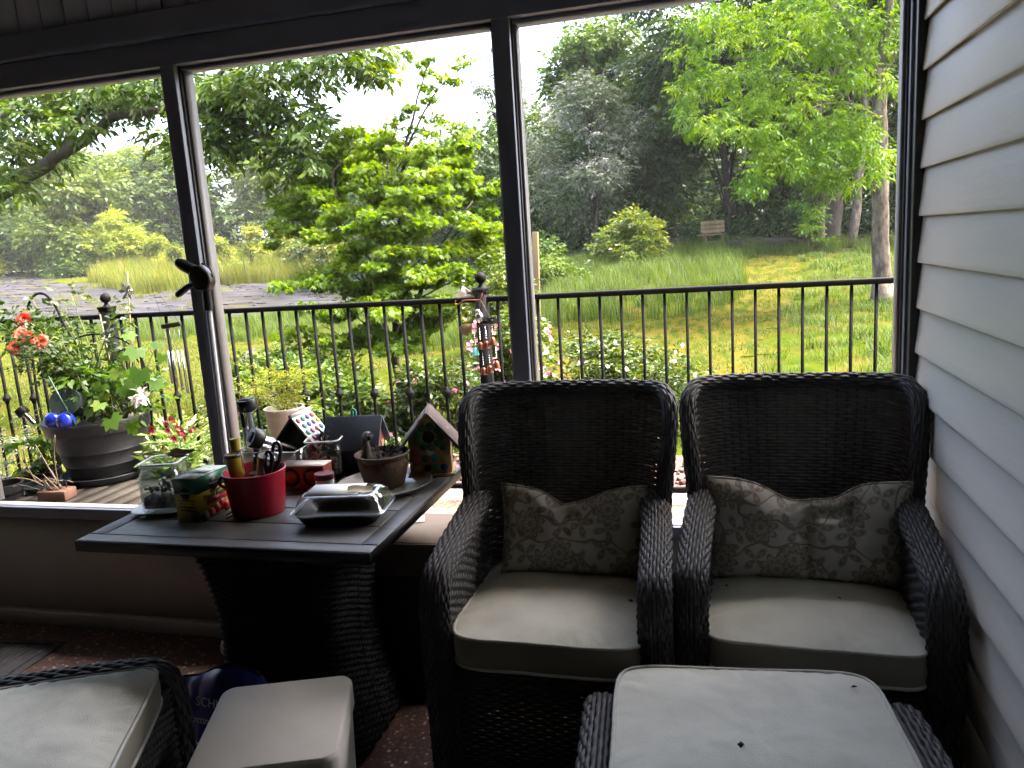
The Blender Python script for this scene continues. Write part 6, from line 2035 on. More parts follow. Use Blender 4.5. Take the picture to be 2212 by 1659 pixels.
# white saucer and jar of shells
t = MB()
stack_loops(t, [loop(0.10, 0.10, 0.03, 0.0), loop(0.165, 0.165, 0.05, 0.012), loop(0.168, 0.168, 0.05, 0.014), loop(0.16, 0.16, 0.048, 0.014), loop(0.10, 0.10, 0.03, 0.004)], True, True)
o = t.build('plate', 'china', None, smooth=True, loc=(-1.580, 1.846, TZ + 0.001))
o.rotation_euler = (0, 0, math.radians(12))
tag(o, 'square white china plate under the jar of shells', 'plate')
square_jar('square glass jar of shells and dirt on the white plate', -1.572, 1.85, 0.118, 0.145, math.radians(14), 0.075, 1, TZ + 0.005)
lf = thing('dried_leaf', 'curled dried brown leaves on top of the shell jar', 'leaf', (-1.55, 1.865, TZ + 0.147))
rr = random.Random(9)
for i in range(7):
    a = rr.uniform(-0.4, 0.7)
    L = rr.uniform(0.05, 0.10)
    c = Vector((rr.uniform(-0.03, 0.0), rr.uniform(-0.02, 0.02), 0.006 + 0.003 * i))
    d = Vector((math.cos(a), math.sin(a), rr.uniform(0.0, 0.22)))
    s = Vector((-math.sin(a), math.cos(a), 0.5)) * 0.010
    mb = MB().add([tuple(c), tuple(c + d * L * 0.4 + s), tuple(c + d * L), tuple(c + d * L * 0.5 - s), tuple(c + d * L * 0.5 + Vector((0, 0, -0.008)))], [(0, 4, 1), (1, 4, 2), (0, 3, 4), (4, 3, 2)])
    mb.build('leaf_blade', 'dead_leaf', lf)

# plant food carton
bx_ = thing('plant_food_box', 'green and yellow plant food carton next to the red bucket', 'box', (-1.422, 1.812, TZ + 0.001), math.radians(-4))
hw, hd, hh = 0.040, 0.066, 0.124
MB().box((0, 0, hh * 0.33), (2 * hw, 2 * hd, hh * 0.66)).build('lower_carton', 'card_yellow', bx_)
MB().box((0, 0, hh * 0.83), (2 * hw + 0.0006, 2 * hd + 0.0006, hh * 0.34)).build('upper_carton', 'card_green', bx_)
MB().box((0, 0, hh + 0.0012), (2 * hw - 0.003, 2 * hd - 0.003, 0.002), Matrix.Rotation(math.radians(-2.0), 3, 'Y')).build('lid_flap', 'card_top_sheen', bx_)
MB().box((0.0, 0.01, hh + 0.0042), (2 * hw - 0.012, 0.05, 0.0012), Matrix.Rotation(math.radians(-3.0), 3, 'Y')).build('tuck_flap', 'card_top_sheen', bx_)


def disc(name, R, parent, loc, rot, mat, th=0.0006, n=28, sx=1.0):
    o = MB().lathe([(0.0, -th), (R, -th), (R, th), (0.0, th)], n).build(name, mat, parent)
    o.location, o.rotation_euler, o.scale = loc, rot, (sx, 1, 1)
    return o


FR = (PI / 2, 0, 0)                 # faces -y
SR = (PI / 2, 0, PI / 2)            # faces +x
disc('emblem', 0.0165, bx_, (-0.002, -hd - 0.0009, hh * 0.66), FR, 'ink_black')
text('emblem_name', 'Miracle-Gro', 0.0072, bx_, (-0.002, -hd - 0.0019, hh * 0.68), FR, 'ink_white', 0.0003)
disc('emblem', 0.0185, bx_, (hw + 0.0009, 0.002, hh * 0.76), SR, 'ink_black')
text('emblem_name', 'Miracle-Gro', 0.0082, bx_, (hw + 0.0019, 0.002, hh * 0.78), SR, 'ink_white', 0.0003)
text('carton_title', 'Plant Food', 0.0235, bx_, (hw + 0.0009, 0.004, hh * 0.50), SR, 'ink_green', 0.0003, bold=0.0004)
text('carton_subtitle', 'All Purpose', 0.010, bx_, (hw + 0.0009, 0.004, hh * 0.60), SR, 'ink_green', 0.0003)
MB().box((hw + 0.0006, 0.006, hh * 0.385), (0.0012, 0.085, 0.015)).build('red_band', 'ink_red', bx_)
for i, (yy, zz, R) in enumerate(((0.028, 0.19, 0.017), (0.005, 0.16, 0.014), (-0.02, 0.12, 0.013), (0.045, 0.11, 0.015), (-0.048, 0.10, 0.016))):
    disc('printed_fruit', R, bx_, (hw + 0.0008 + 0.0002 * i, yy, hh * zz), SR, 'ink_red' if i < 4 else 'ink_black', 0.0004)
for i, zz in enumerate((0.50, 0.35, 0.27)):
    MB().box((0.0, -hd - 0.0004, hh * zz), (0.054, 0.0008, 0.0042 if i else 0.0036)).build('printed_line', 'ink_green', bx_)
text('printed_note', 'feed every 7-14 days', 0.0058, bx_, (0.0, -hd - 0.0005, hh * 0.43), FR, 'ink_green', 0.0002)
disc('printed_fruit', 0.017, bx_, (0.026, -hd - 0.0007, 0.018), FR, 'leather', 0.0004)

# red bucket and tools
bk = thing('red_bucket', 'red plastic bucket full of garden tools', 'bucket', (-1.270, 1.846, TZ + 0.001))
MB().lathe([(0.0, 0.0), (0.070, 0.0), (0.073, 0.004), (0.085, 0.117), (0.088, 0.119), (0.0885, 0.125), (0.085, 0.126), (0.082, 0.118), (0.070, 0.006), (0.0, 0.005)], 48).build('body', 'red_plastic', bk, smooth=True, angle=50)
MB().tube(smooth_path([(-0.083, -0.02, 0.112), (-0.098, -0.025, 0.10), (-0.098, -0.025, 0.085), (-0.082, -0.02, 0.075)], 14), 0.005, 8).build('ear', 'red_plastic', bk, smooth=True)
BK = Vector((-1.270, 1.846, TZ + 0.012))


def tool(name, label, cat, parts):
    t = thing(name, label, cat, tuple(BK), 0, 'tools in the red bucket')
    for nm, pts, r, m in parts:
        MB().tube(smooth_path(pts, 16) if len(pts) > 2 else pts, r if not isinstance(r, tuple) else [r[0] + (r[1] - r[0]) * i / ((16 if len(pts) > 2 else 2) - 1) for i in range(16 if len(pts) > 2 else 2)], 12).build(nm, m, t, smooth=True, angle=60)
    return t


tool('hand_trowel', 'yellow and black trowel handle at the left of the bucket', 'trowel', (('grip', [(-0.040, -0.01, 0.10), (-0.048, -0.006, 0.205)], 0.0135, 'tool_yellow'), ('grip_pad', [(-0.0415, -0.0105, 0.118), (-0.0455, -0.009, 0.172)], 0.0146, 'black_plastic'), ('shaft', [(-0.015, -0.012, 0.0), (-0.040, -0.01, 0.10)], 0.010, 'black_plastic')))
t = tool('hand_cultivator', 'thick yellow hollow handled tool in front in the bucket', 'tool', (('grip', [(-0.028, -0.04, 0.085), (-0.026, -0.052, 0.168)], (0.017, 0.021), 'tool_yellow'), ('shaft', [(-0.012, -0.012, 0.0), (-0.028, -0.04, 0.085)], 0.014, 'black_plastic')))
MB().lathe([(0.0, 0.0), (0.0225, 0.0), (0.0225, 0.008), (0.017, 0.008), (0.016, 0.002), (0.0, 0.002)], 24, (-0.026, -0.0525, 0.165)).build('end_ring', 'black_plastic', t)
tool('scissors', 'scissors with looped black handles in the bucket', 'scissors', (('handle_loop', [(0.052, 0.0, 0.10), (0.060, 0.004, 0.15), (0.074, 0.004, 0.19), (0.090, 0.004, 0.18), (0.082, 0.004, 0.14), (0.060, 0.002, 0.105)], 0.0052, 'black_plastic'),
      ('handle_loop', [(0.048, -0.01, 0.10), (0.044, -0.008, 0.14), (0.054, -0.006, 0.168), (0.068, -0.006, 0.155), (0.062, -0.008, 0.12), (0.052, -0.01, 0.10)], 0.005, 'black_plastic'), ('blade', [(0.02, 0.0, 0.0), (0.05, -0.004, 0.10)], 0.006, 'steel')))
tool('pruning_shears', 'pruning shears with dark grips in the bucket', 'shears', (('grip', [(0.01, 0.0, 0.02), (0.018, 0.01, 0.11), (0.010, 0.012, 0.16)], 0.0095, 'black_plastic'), ('grip', [(0.0, 0.0, 0.02), (-0.002, 0.012, 0.11), (0.004, 0.012, 0.15)], 0.0085, 'black_plastic')))
tool('paint_scraper', 'steel tipped tool lying slanted in the bucket', 'tool', (('shaft', [(-0.03, 0.03, 0.02), (0.02, 0.0, 0.115), (0.045, -0.018, 0.160)], (0.008, 0.012), 'steel'),))
tool('garden_dibber', 'short pale wooden handle standing in the bucket', 'tool', (('grip', [(0.02, -0.03, 0.02), (0.028, -0.046, 0.118)], 0.0105, 'old_wood'),))
mb = MB()
for i in range(3):
    mb.sphere((0.03 + 0.015 * i, 0.01, 0.135 + 0.008 * i), 0.018, 12, 8, (1.3, 0.8, 0.7))
o = mb.build('plastic_wrap', 'clear_plastic', None, smooth=True, loc=tuple(BK))
tag(o, 'crumpled clear plastic wrap between the tools', 'plastic')
for i, lab in enumerate(('bent dry twig lying in front of the plant food carton', 'thin dry twig beside the red bucket')):
    x0_, y0_ = -1.345 + 0.02 * i, 1.80 - 0.03 * i
    tag(MB().tube(smooth_path([(x0_, y0_, TZ + 0.004), (x0_ + 0.015, y0_ + 0.03, TZ + 0.012), (x0_ + 0.03, y0_ + 0.07, TZ + 0.005)], 8), 0.0022, 5).build('twig', 'dead_leaf', None), lab, 'twig')

# orange card box with printed rings
ob_ = thing('ring_print_box', 'orange box with two dark printed rings behind the red bucket', 'box', (-1.246, 2.078, TZ + 0.001), math.radians(3))
MB().box((0, 0, 0.036), (0.150, 0.062, 0.072)).build('carton', 'orange_card', ob_, bevel=0.002)
MB().box((0, 0, 0.0735), (0.1515, 0.0635, 0.003)).build('lid_edge', 'tin_white', ob_)
for s in (-1, 1):
    for R, m, q in ((0.030, 'ink_black', 0), (0.021, 'orange_card', 1), (0.018, 'ink_red', 2)):
        disc('printed_ring', R, ob_, (s * 0.036, -0.0314 - 0.0004 * q, 0.037), FR, m, 0.0003)
# small jar with maroon lid
sj = thing('small_jar', 'small white jar with maroon lid behind the clamshell', 'jar', (-1.155, 2.028, TZ + 0.001))
MB().lathe([(0.0, 0.0), (0.026, 0.0), (0.028, 0.004), (0.028, 0.038), (0.024, 0.043), (0.0, 0.043)], 28).build('body', 'china', sj, smooth=True, angle=40)
MB().lathe([(0.0, 0.042), (0.030, 0.042), (0.030, 0.058), (0.028, 0.060), (0.0, 0.060)], 28).build('lid', 'maroon', sj, smooth=True, angle=40)

square_jar('square glass jar of earth before the blue roofed birdhouse', -1.232, 2.190, 0.118, 0.128, math.radians(16), 0.105, 2)
mb = MB()
for i in range(10):
    mb.tube(smooth_path([(rr.uniform(-0.02, 0.02), rr.uniform(-0.02, 0.02), 0.0), (rr.uniform(-0.03, 0.03), rr.uniform(-0.02, 0.02), 0.02), (rr.uniform(-0.02, 0.02), rr.uniform(-0.02, 0.02), rr.uniform(0.02, 0.055))], 7), 0.0022, 5)
tag(mb.build('dead_seedling', 'wicker_core', None, loc=(-1.225, 2.185, TZ + 0.105)), 'withered seedling sticking out of the jar of earth', 'plant')

# open acrylic tray with solar lights
ac = thing('acrylic_tray', 'open clear acrylic tray holding the solar lights', 'tray', (-1.395, 2.145, TZ + 0.001), math.radians(4))
w_, d_, h_ = 0.215, 0.125, 0.105
for (cx, cy_, sx, sy, nm) in ((0, -d_ / 2, w_, 0.003, 'wall'), (0, d_ / 2, w_, 0.003, 'wall'), (-w_ / 2, 0, 0.003, d_ - 0.004, 'wall'), (w_ / 2, 0, 0.003, d_ - 0.004, 'wall'), (0.0, 0, 0.0025, d_ - 0.004, 'divider')):
    MB().box((cx, cy_, h_ / 2), (sx, sy, h_)).build(nm, 'acrylic', ac)
MB().box((0, 0, 0.0015), (w_ - 0.004, d_ - 0.004, 0.003)).build('base', 'acrylic', ac)
MB().tube([(-w_ / 2, -d_ / 2, h_ + 0.001), (w_ / 2, -d_ / 2, h_ + 0.001), (w_ / 2, d_ / 2, h_ + 0.001), (-w_ / 2, d_ / 2, h_ + 0.001), (-w_ / 2, -d_ / 2, h_ + 0.001)], 0.0016, 5, False).build('rim', 'china', ac)  # added white line: the gleam of the acrylic edges put into colour
glassmat('crystal', (0.95, 0.96, 0.97), 0.05, 0.45)


def solar(label, loc, rot, tube_only=False):
    t = thing('solar_light', label, 'lamp', loc, 0, 'solar garden lights')
    t.rotation_euler = rot
    if tube_only:
        MB().lathe([(0.0, 0.0), (0.0165, 0.0), (0.0165, 0.155), (0.0, 0.155)], 24).build('tube', 'steel', t, smooth=True, angle=40)
        MB().lathe([(0.0175, 0.15), (0.0180, 0.225), (0.008, 0.245), (0.0, 0.246)], 24).build('cap', 'black_plastic', t, smooth=True, angle=40)
        return t
    MB().lathe([(0.0, -0.12), (0.004, -0.10), (0.008, 0.0), (0.012, 0.10), (0.012, 0.12), (0.0, 0.12)], 14).build('stake', 'black_plastic', t, smooth=True, angle=40)
    mb = MB()
    n = 14
    for j in range(6):
        for k in range(n):
            pass
    mb.lathe([(0.014, 0.12), (0.018, 0.13), (0.0165, 0.142), (0.019, 0.152), (0.0165, 0.163), (0.019, 0.172), (0.017, 0.182)], 9).build('lens', 'crystal', t)
    MB().lathe([(0.010, 0.12), (0.010, 0.18)], 7).build('inner_lens', 'steel', t)
    MB().lathe([(0.0, 0.180), (0.026, 0.180), (0.031, 0.184), (0.0325, 0.190), (0.0325, 0.214), (0.030, 0.219), (0.0, 0.220)], 36).build('cap', 'black_plastic', t, smooth=True, angle=40)
    MB().box((0, 0, 0.2206), (0.034, 0.034, 0.002)).build('solar_cell', 'navy_dark', t)
    return t


solar('upright solar light with round black cap beside the slanting post', (-1.478, 2.180, TZ + 0.045), (math.radians(4), math.radians(-2), 0))
solar('upright silver tube light with pointed black cap, behind the round cap', (-1.535, 2.23, TZ + 0.006), (0, math.radians(-2), 0), True)
solar('solar light lying with its round black cap towards the chairs', (-1.30, 2.22, TZ + 0.06), (math.radians(62), 0, math.radians(-38)))


# birdhouses
def prism_house(t, w, d, h_wall, h_gable, roof_t, over, wallm, roofm_l, roofm_r, gable_m=None):
    """Gable faces -y; ridge along y."""
    MB().prism([(-w / 2, 0.008), (w / 2, 0.008), (w / 2, h_wall), (0, h_wall + h_gable), (-w / 2, h_wall)], -d / 2, d / 2, 'y').build('walls', wallm, t)
    MB().box((0, 0, 0.004), (w * 1.12, d * 1.15, 0.0075)).build('base', wallm, t)
    sl = math.atan2(h_gable, w / 2)
    ln = (w / 2) / math.cos(sl) + over
    for s, m in ((-1, roofm_l), (1, roofm_r)):
        M = Matrix.Rotation(s * sl, 3, 'Y')
        c = Vector((s * (ln / 2) * math.cos(sl), 0, h_wall + h_gable - (ln / 2) * math.sin(sl) + roof_t * 0.75 + 0.001))
        MB().box(tuple(c), (ln, d + 0.035, roof_t), M).build('roof_panel', m, t, bevel=0.001)
    return sl, ln


# floral birdhouse
b3 = thing('birdhouse', 'painted birdhouse with colourful dots and brown gable roof', 'birdhouse', (-0.888, 2.245, TZ + 0.001), math.radians(17), 'birdhouses')
b3.scale = (1.2, 1.1, 1.2)
prism_house(b3, 0.108, 0.105, 0.102, 0.066, 0.006, 0.038, 'house_tan', 'roof_brown', 'roof_brown')
disc('entrance_hole', 0.016, b3, (0.0, -0.0529, 0.108), FR, 'ink_black', 0.0004)
for k in range(9):
    a = 2 * PI * k / 9
    disc('painted_petal', 0.0105, b3, (0.030 * math.cos(a), -0.0531 - 0.00005 * k, 0.108 + 0.028 * math.sin(a)), FR, 'dot_green', 0.0002, 14)
for i, (x, z, m) in enumerate(((-0.038, 0.070, 'dot_red'), (-0.034, 0.048, 'dot_red'), (-0.012, 0.05, 'dot_green'), (0.012, 0.052, 'dot_teal'), (0.034, 0.05, 'dot_yellow'), (0.0, 0.068, 'tin_white'), (0.036, 0.078, 'dot_green'), (-0.008, 0.025, 'ink_black'), (0.014, 0.024, 'dot_teal'),
                               (0.036, 0.024, 'dot_blue'), (-0.034, 0.022, 'house_tan'), (0.0, 0.150, 'dot_yellow'), (0.028, 0.132, 'dot_yellow'), (-0.016, 0.148, 'dot_red'))):
    disc('painted_dot', 0.0098, b3, (x, -0.0529, z), FR, m, 0.0003, 16)
# blue birdhouse, ridge along x, red gable on the right
b2 = thing('birdhouse', 'birdhouse with dark blue roof and red end wall', 'birdhouse', (-1.155, 2.262, TZ + 0.001), math.radians(98), 'birdhouses')
b2.scale = (1.1, 1.12, 1.12)
prism_house(b2, 0.125, 0.135, 0.078, 0.078, 0.006, 0.012, 'navy_dark', 'navy_paint', 'navy_paint')
MB().prism([(-0.058, 0.010), (0.058, 0.010), (0.058, 0.074), (0, 0.148), (-0.058, 0.074)], -0.0695, -0.0680, 'y').build('end_wall', 'barn_red', b2)
MB().box((0.026, -0.0705, 0.06), (0.026, 0.002, 0.045)).build('opening', 'house_tan', b2)
mb = MB().tube(smooth_path([(0.006, 0.0, 0.160), (0.002, -0.004, 0.178), (-0.002, 0.004, 0.182), (-0.006, 0.002, 0.160)], 14), 0.004, 6)
mb.build('cord_loop', 'dot_teal', b2, smooth=True)
MB().tube([(0.004, -0.006, 0.165), (0.04, -0.008, 0.124), (0.072, -0.010, 0.084)], 0.002, 5).build('cord', 'bin_dark', b2)
# white dotted roof birdhouse
b1 = thing('birdhouse', 'dark birdhouse with white roof painted in coloured dots', 'birdhouse', (-1.345, 2.25, TZ + 0.001), math.radians(0), 'birdhouses')
b1.scale = (1.22, 1.15, 1.22)
sl, ln = prism_house(b1, 0.135, 0.075, 0.072, 0.082, 0.005, 0.022, 'slate_green', 'slate_green', 'roof_white')
disc('entrance_hole', 0.014, b1, (0.0, -0.0378, 0.072), FR, 'ink_black', 0.0004)
MB().tube([(0, -0.056, 0.1615), (0, 0.056, 0.1615)], 0.006, 8).build('ridge_roll', 'roof_white', b1, smooth=True)
cols = ('dot_red', 'dot_yellow', 'dot_teal', 'dot_blue', 'dot_pink', 'dot_purple')
rq = random.Random(4)
for i in range(4):
    for j in range(5):
        q = 0.016 + j * 0.0205
        yy = -0.040 + i * 0.026 + (0.008 if j % 2 else 0)
        if yy > 0.046:
            continue
        o = disc('painted_dot', 0.0078, b1, (q * math.cos(sl) + 0.0068 * math.sin(sl) * 0.9, yy, 0.154 - q * math.sin(sl) + 0.0068 * math.cos(sl) * 1.02 + 0.0022), (0, sl, 0), cols[(i * 2 + j + rq.randint(0, 1)) % 6], 0.0004, 14)

# clear saucer and clay pot
cs = MB().lathe([(0.0, 0.0), (0.125, 0.0), (0.132, 0.004), (0.141, 0.014), (0.146, 0.0155), (0.147, 0.018), (0.142, 0.018), (0.130, 0.006), (0.0, 0.004)], 64).build('plastic_saucer', 'tray_clear' if 'tray_clear' in MATS else pmat('tray_clear', (0.42, 0.42, 0.40), (0.32, 0.31, 0.29), 9, 0.25, spec=0.6), None, smooth=True, angle=50, loc=(-0.985, 2.085, TZ + 0.001))
tag(cs, 'large dusty clear saucer under the clay pot', 'saucer')
cp = thing('clay_pot', 'weathered clay pot of dead soil standing on the clear saucer', 'pot', (-0.985, 2.09, TZ + 0.006))
MB().lathe([(0.0, 0.0), (0.056, 0.0), (0.060, 0.004), (0.070, 0.04), (0.075, 0.066), (0.077, 0.078), (0.074, 0.084), (0.076, 0.088), (0.084, 0.098), (0.085, 0.103), (0.079, 0.104), (0.072, 0.094), (0.068, 0.07)], 48).build('body', 'clay', cp, smooth=True, angle=60)
MB().grid(lambda u, v: (0.074 * v * math.cos(2 * PI * u), 0.074 * v * math.sin(2 * PI * u), 0.090 + 0.012 * fbm(u * 9, v * 6, 2) + 0.006 * (1 - v)), 40, 10, True).build('soil', 'soil', cp)
mb = MB()
for i in range(16):
    a = rr.uniform(0, 2 * PI)
    q = rr.uniform(0.03, 0.085)
    mb.tube(smooth_path([(0.02 * math.cos(a), 0.02 * math.sin(a), 0.09), (q * 0.8 * math.cos(a), q * 0.8 * math.sin(a), 0.105 + rr.uniform(0, 0.02)), (q * 1.1 * math.cos(a + 0.4), q * 1.1 * math.sin(a + 0.4), rr.uniform(0.06, 0.14))], 9), 0.0018, 5)
mb.build('dead_stems', 'wicker_core', cp, smooth=True)
fg = thing('spout_figurine', 'small grey green spout shaped figurine standing in the clay pot', 'figurine', (-1.032, 2.073, TZ + 0.094))
pmat('stoneware', (0.12, 0.12, 0.095), (0.08, 0.08, 0.065), 18, 0.45, 0.2, 60)
MB().tube(smooth_path([(0, 0, 0), (0.004, 0, 0.03), (0.002, 0, 0.055), (0.010, -0.004, 0.072), (0.024, -0.010, 0.070)], 20), [0.016, 0.016, 0.015, 0.013, 0.012, 0.012, 0.0115, 0.011, 0.011, 0.011, 0.011, 0.0112, 0.0115, 0.012, 0.0125, 0.013, 0.0135, 0.014, 0.0145, 0.015], 14, True).build('body', 'stoneware', fg, smooth=True, angle=60)
o = MB().lathe([(0.0, 0.0), (0.0105, 0.0), (0.0105, 0.001), (0.0, 0.001)], 16).build('mouth', 'bin_dark', fg, loc=(0.0248, -0.0104, 0.0698))
o.rotation_euler = (0, math.radians(85), math.radians(-22))

# clamshell food container
cl_ = thing('clamshell_container', 'clear lidded takeaway container with black tray at the table front', 'container', (-0.985, 1.815, TZ + 0.001), math.radians(9))
cl_.scale = (1.1, 1.1, 1.1)
w_, d_ = 0.235, 0.150
mb = MB()
stack_loops(mb, [loop(w_ * 0.72, d_ * 0.68, 0.02, 0), loop(w_ * 0.78, d_ * 0.76, 0.022, 0.004), loop(w_ * 0.93, d_ * 0.92, 0.028, 0.030), loop(w_ * 0.92, d_ * 0.91, 0.028, 0.030), loop(w_ * 0.76, d_ * 0.74, 0.02, 0.006)])
mb.build('tray', 'black_plastic', cl_, smooth=True, angle=40)
mb = MB()
n = len(rrect(1, 1, 0.1))


def rib_loop(w, d, r, z, amp):
    out = []
    L = rrect(w, d, r, 10)
    m = len(L)
    for i, (x, y) in enumerate(L):
        out.append((x, y, z))
    return out


def dense(w, d, r, z, amp):
    base = rrect(w, d, r, 8)
    pts = []
    for i in range(len(base)):
        a, b = Vector(base[i]), Vector(base[(i + 1) % len(base)])
        k = max(1, int((b - a).length / 0.0045))
        for j in range(k):
            pts.append(a + (b - a) * j / k)
    out = []
    N = 132
    # resample evenly by index so that every loop has the same count
    for i in range(N):
        t = i / N * len(pts)
        k = int(t)
        p = pts[k].lerp(pts[(k + 1) % len(pts)], t - k)
        q = p.normalized() * amp * (1 if (i // 3) % 4 == 0 else 0)
        out.append((p.x + q.x, p.y + q.y, z))
    return out


stack_loops(mb, [dense(w_, d_, 0.03, 0.031, 0), dense(w_ * 0.965, d_ * 0.945, 0.03, 0.033, 0), dense(w_ * 0.935, d_ * 0.91, 0.03, 0.036, 0), dense(w_ * 0.90, d_ * 0.87, 0.028, 0.050, 0.003), dense(w_ * 0.84, d_ * 0.80, 0.026, 0.064, 0.004), dense(w_ * 0.76, d_ * 0.70, 0.022, 0.072, 0.0), dense(w_ * 0.70, d_ * 0.62, 0.02, 0.0725, 0)], False, True)
mb.build('lid', 'clear_plastic', cl_, smooth=True, angle=50)
MB().tube([p for p in dense(w_, d_, 0.03, 0.031, 0)] + [dense(w_, d_, 0.03, 0.031, 0)[0]], 0.0022, 6, False).build('lid_rim', 'clear_plastic', cl_, smooth=True)
MB().box((-0.015, 0.0, 0.0738), (0.135, 0.088, 0.0010)).build('paper_label', 'paper', cl_)
mb = MB().grid(lambda u, v: (0.020 + 0.062 * u, -0.030 + 0.020 * v + 0.006 * u, 0.0748 + 0.010 * v * v + 0.002 * math.sin(6 * u)), 8, 4)
mb.build('tape_strip', 'masking_tape', cl_, smooth=True)

# reacher pole leaning on the slanting post
gp = thing('reacher_pole', 'grey reacher pole with black pistol grip leaning on the slanting post', 'pole', (0, 0, 0))
MB().tube([(-1.742, 2.355, 0.0), (-1.745, 2.375, 0.66), (-1.733, 2.375, 1.352)], 0.0105, 14).build('tube', pmat('pole_grey', (0.34, 0.345, 0.36), (0.29, 0.295, 0.31), 5, 0.45), gp, smooth=True)
MB().tube([(-1.734, 2.375, 1.29), (-1.732, 2.375, 1.36)], 0.0165, 14).build('collar', 'black_plastic', gp, smooth=True, angle=50)
MB().prism([(-1.765, 1.36), (-1.714, 1.36), (-1.698, 1.385), (-1.700, 1.415), (-1.735, 1.452), (-1.775, 1.447), (-1.785, 1.41)], 2.352, 2.392, 'y').build('grip_housing', 'black_plastic', gp, bevel=0.008, seg=3)
MB().tube(smooth_path([(-1.76, 2.372, 1.428), (-1.80, 2.372, 1.447), (-1.838, 2.372, 1.470)], 14), [0.019, 0.0195, 0.02, 0.0205, 0.021, 0.021, 0.021, 0.021, 0.021, 0.0205, 0.02, 0.019, 0.016, 0.009], 14).build('handle', 'black_plastic', gp, smooth=True)
MB().tube(smooth_path([(-1.765, 2.372, 1.385), (-1.80, 2.372, 1.378), (-1.84, 2.372, 1.356), (-1.858, 2.372, 1.348)], 14), [0.009, 0.009, 0.0095, 0.010, 0.0105, 0.011, 0.0115, 0.012, 0.0125, 0.0125, 0.012, 0.011, 0.009, 0.005], 12).build('trigger', 'black_plastic', gp, smooth=True)
MB().tube(smooth_path([(-1.735, 2.372, 1.455), (-1.72, 2.372, 1.447), (-1.703, 2.372, 1.432), (-1.698, 2.372, 1.41), (-1.705, 2.372, 1.40)], 14), 0.0028, 6).build('cord', 'bin_dark', gp, smooth=True)

# ------------------------------------------------------------------ under and beside the table
bn = thing('storage_bin', 'black storage bin in the dark under the cardboard box', 'bin', (-0.985, 2.265, 0), math.radians(2))
MB().box((0, 0, 0.215), (0.24, 0.26, 0.43)).build('body', 'bin_dark', bn, bevel=0.01)
cb = thing('cardboard_box', 'flat brown cardboard box beside the table, behind the chair arm', 'box', (-0.985, 2.268, 0.431), math.radians(3))
MB().box((0, 0, 0.055), (0.262, 0.27, 0.108)).build('body', 'cardboard', cb, bevel=0.002)
MB().box((0.0, 0.003, 0.1115), (0.262, 0.264, 0.004), Matrix.Rotation(math.radians(1.2), 3, 'Y')).build('lid', 'cardboard', cb)
MB().box((0.137, -0.03, 0.065), (0.004, 0.21, 0.07), Matrix.Rotation(math.radians(6), 3, 'Y')).build('side_flap', 'cardboard', cb)
MB().box((-0.03, 0.06, 0.1165), (0.10, 0.06, 0.001), Matrix.Rotation(0.3, 3, 'Z')).build('torn_label', 'paper', cb)

# foam cooler
fc = thing('foam_cooler', 'white foam cooler with rounded lid in the foreground', 'cooler', (-1.035, 1.462, 0), math.radians(20))
w_, d_ = 0.335, 0.345
mb = MB()
stack_loops(mb, [loop(w_ * 0.90, d_ * 0.90, 0.03, 0), loop(w_ * 0.965, d_ * 0.965, 0.032, 0.30)], True, True)
mb.build('body', 'foam_white', fc, smooth=True, angle=40)
mb = MB()
stack_loops(mb, [loop(w_, d_, 0.035, 0.301), loop(w_, d_, 0.035, 0.352), loop(w_ * 0.99, d_ * 0.99, 0.034, 0.360), loop(w_ * 0.965, d_ * 0.965, 0.032, 0.366), loop(w_ * 0.93, d_ * 0.93, 0.03, 0.367)], True, True)
mb.build('lid', 'foam_white', fc, smooth=True, angle=40)

# blue bag of potting mix slumped behind the cooler
bg_ = thing('soil_bag', 'slumped blue plastic bag of potting soil behind the foam cooler', 'bag', (-1.36, 1.70, 0), math.radians(-6))


def bag(u, v):
    a = 2 * PI * u
    c, s = math.cos(a), math.sin(a)
    w = 0.155 * (1 + 0.05 * math.sin(v * 9)) * (1 - 0.10 * v ** 2)
    d = 0.085 * (1 - v) ** 0.5 + 0.010
    k = 0.012 * fbm(c * 3 + 5, s * 3, v * 5)
    return (c * (w + k), s * (d + k), 0.005 + v * 0.315 + 0.03 * v * math.sin(c * 2.2 + 0.6))


MB().grid(bag, 56, 26, True).build('bag_body', 'bag_blue', bg_, smooth=True)
text('bag_name', 'SCHULTZ', 0.036, bg_, (0.035, -0.060, 0.262), (math.radians(78), 0, 0), 'ink_white', 0.0004)
text('bag_line', 'Potting Soil', 0.030, bg_, (0.0, -0.073, 0.215), (math.radians(80), 0, 0), 'ink_white', 0.0004, shear=0.25)
MB().box((0.0, -0.094, 0.10), (0.20, 0.003, 0.11), Matrix.Rotation(math.radians(-6), 3, 'X')).build('white_panel', 'bag_white', bg_)

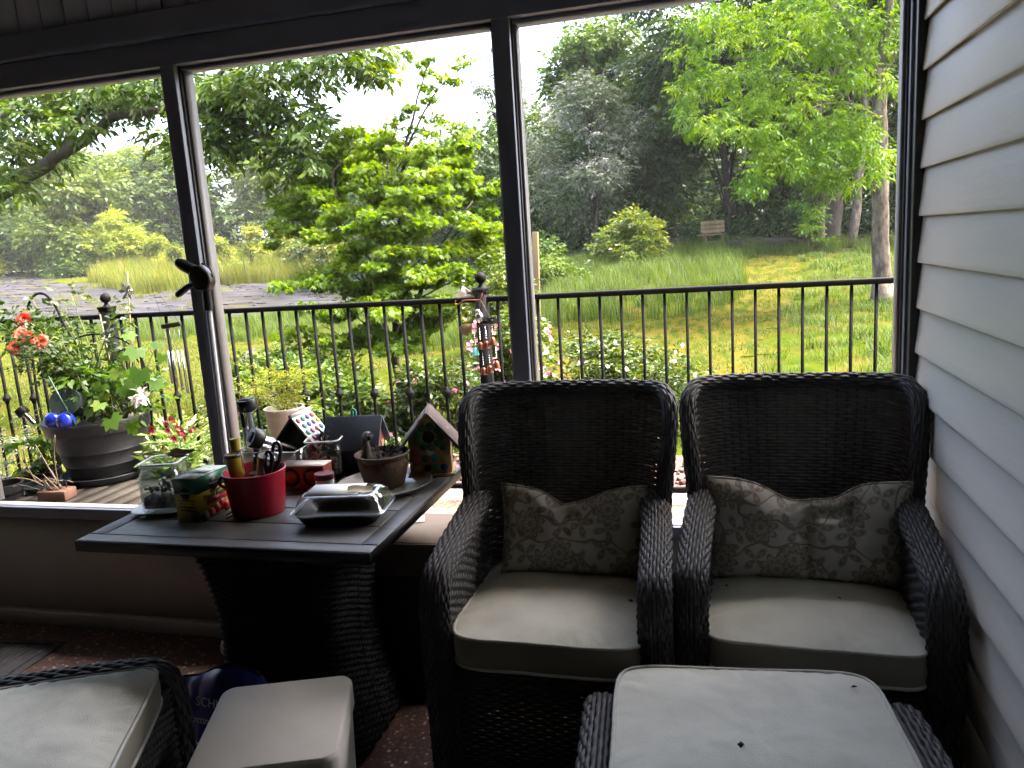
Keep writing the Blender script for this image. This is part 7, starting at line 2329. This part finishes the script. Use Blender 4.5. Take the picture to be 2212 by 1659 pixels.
# doormat and the white pipe end
dm = thing('doormat', 'grey ribbed rubber doormat on the pebble floor', 'mat', (-2.87, 2.03, 0.0), math.radians(4))
MB().box((0, 0, 0.005), (0.72, 0.46, 0.009)).build('base', 'mat_rubber', dm, bevel=0.003)
for i in range(22):
    MB().box((-0.26 + 0.0245 * i, 0, 0.0115), (0.013, 0.34, 0.004)).build('rib', 'mat_rubber', dm)
for (cx, cy_, sx, sy) in ((0, 0.20, 0.66, 0.016), (0, -0.20, 0.66, 0.016), (0.322, 0, 0.016, 0.38), (-0.322, 0, 0.016, 0.38)):
    MB().box((cx, cy_, 0.012), (sx, sy, 0.005)).build('border_rib', 'mat_rubber', dm)
wr = MB().tube([(-1.80, 2.30, 0.038), (-1.55, 2.32, 0.038)], 0.037, 20).build('paper_roll', 'paper', None, smooth=True, angle=40)
tag(wr, 'white roll lying on the floor behind the wicker pedestal', 'roll')
# bits of leaf and dirt on the cushions
for i, (x, y, z, s, lab) in enumerate(((-0.235, 2.02, 0.503, 0.006, 'tiny black crumb at the back right of the middle seat'), (-0.255, 2.0, 0.503, 0.005, 'dark crumb near the pillow on the middle seat'), (-0.225, 1.90, 0.506, 0.009, 'curled black leaf bit on the middle seat'),
                                    (0.02, 2.03, 0.502, 0.006, 'dark crumb at the back left of the corner seat'), (0.30, 1.99, 0.5015, 0.006, 'dark crumb at the back right of the corner seat'), (0.272, 1.60, 0.488, 0.008, 'dark crumb near the far corner of the big ottoman cushion'), (0.035, 1.355, 0.498, 0.010, 'brown leaf bit at the front of the big ottoman cushion'))):
    o = MB().add([(-s, 0, 0), (0, -s * 0.6, 0.002), (s, 0, 0.001), (0, s * 0.7, 0.0005), (0, 0, s * 0.6)], [(0, 1, 4), (1, 2, 4), (2, 3, 4), (3, 0, 4), (0, 3, 2, 1)]).build('leaf_crumb', 'bin_dark', None, loc=(x, y, z))
    o.rotation_euler = (0, 0, i * 1.3)
    tag(o, lab, 'crumb')

# ------------------------------------------------------------------ added volume imitating lens glare: thin haze over the land
hz = bpy.data.materials.new('veil')
hz.use_nodes = True
hz.node_tree.nodes.clear()
ho = ND(hz.node_tree, 'ShaderNodeOutputMaterial')
hv = ND(hz.node_tree, 'ShaderNodeVolumePrincipled', Density=0.0003, Anisotropy=0.0)
hv.inputs['Color'].default_value = (0.92, 0.95, 0.97, 1)
hz.node_tree.links.new(hv.outputs[0], ho.inputs['Volume'])
MATS['veil'] = hz
tag(MB().box((0, 440, 17), (1500, 960, 50)).build('veil', 'veil'), 'thin pale haze added over the land in place of lens glare', 'veil', kind='stuff')
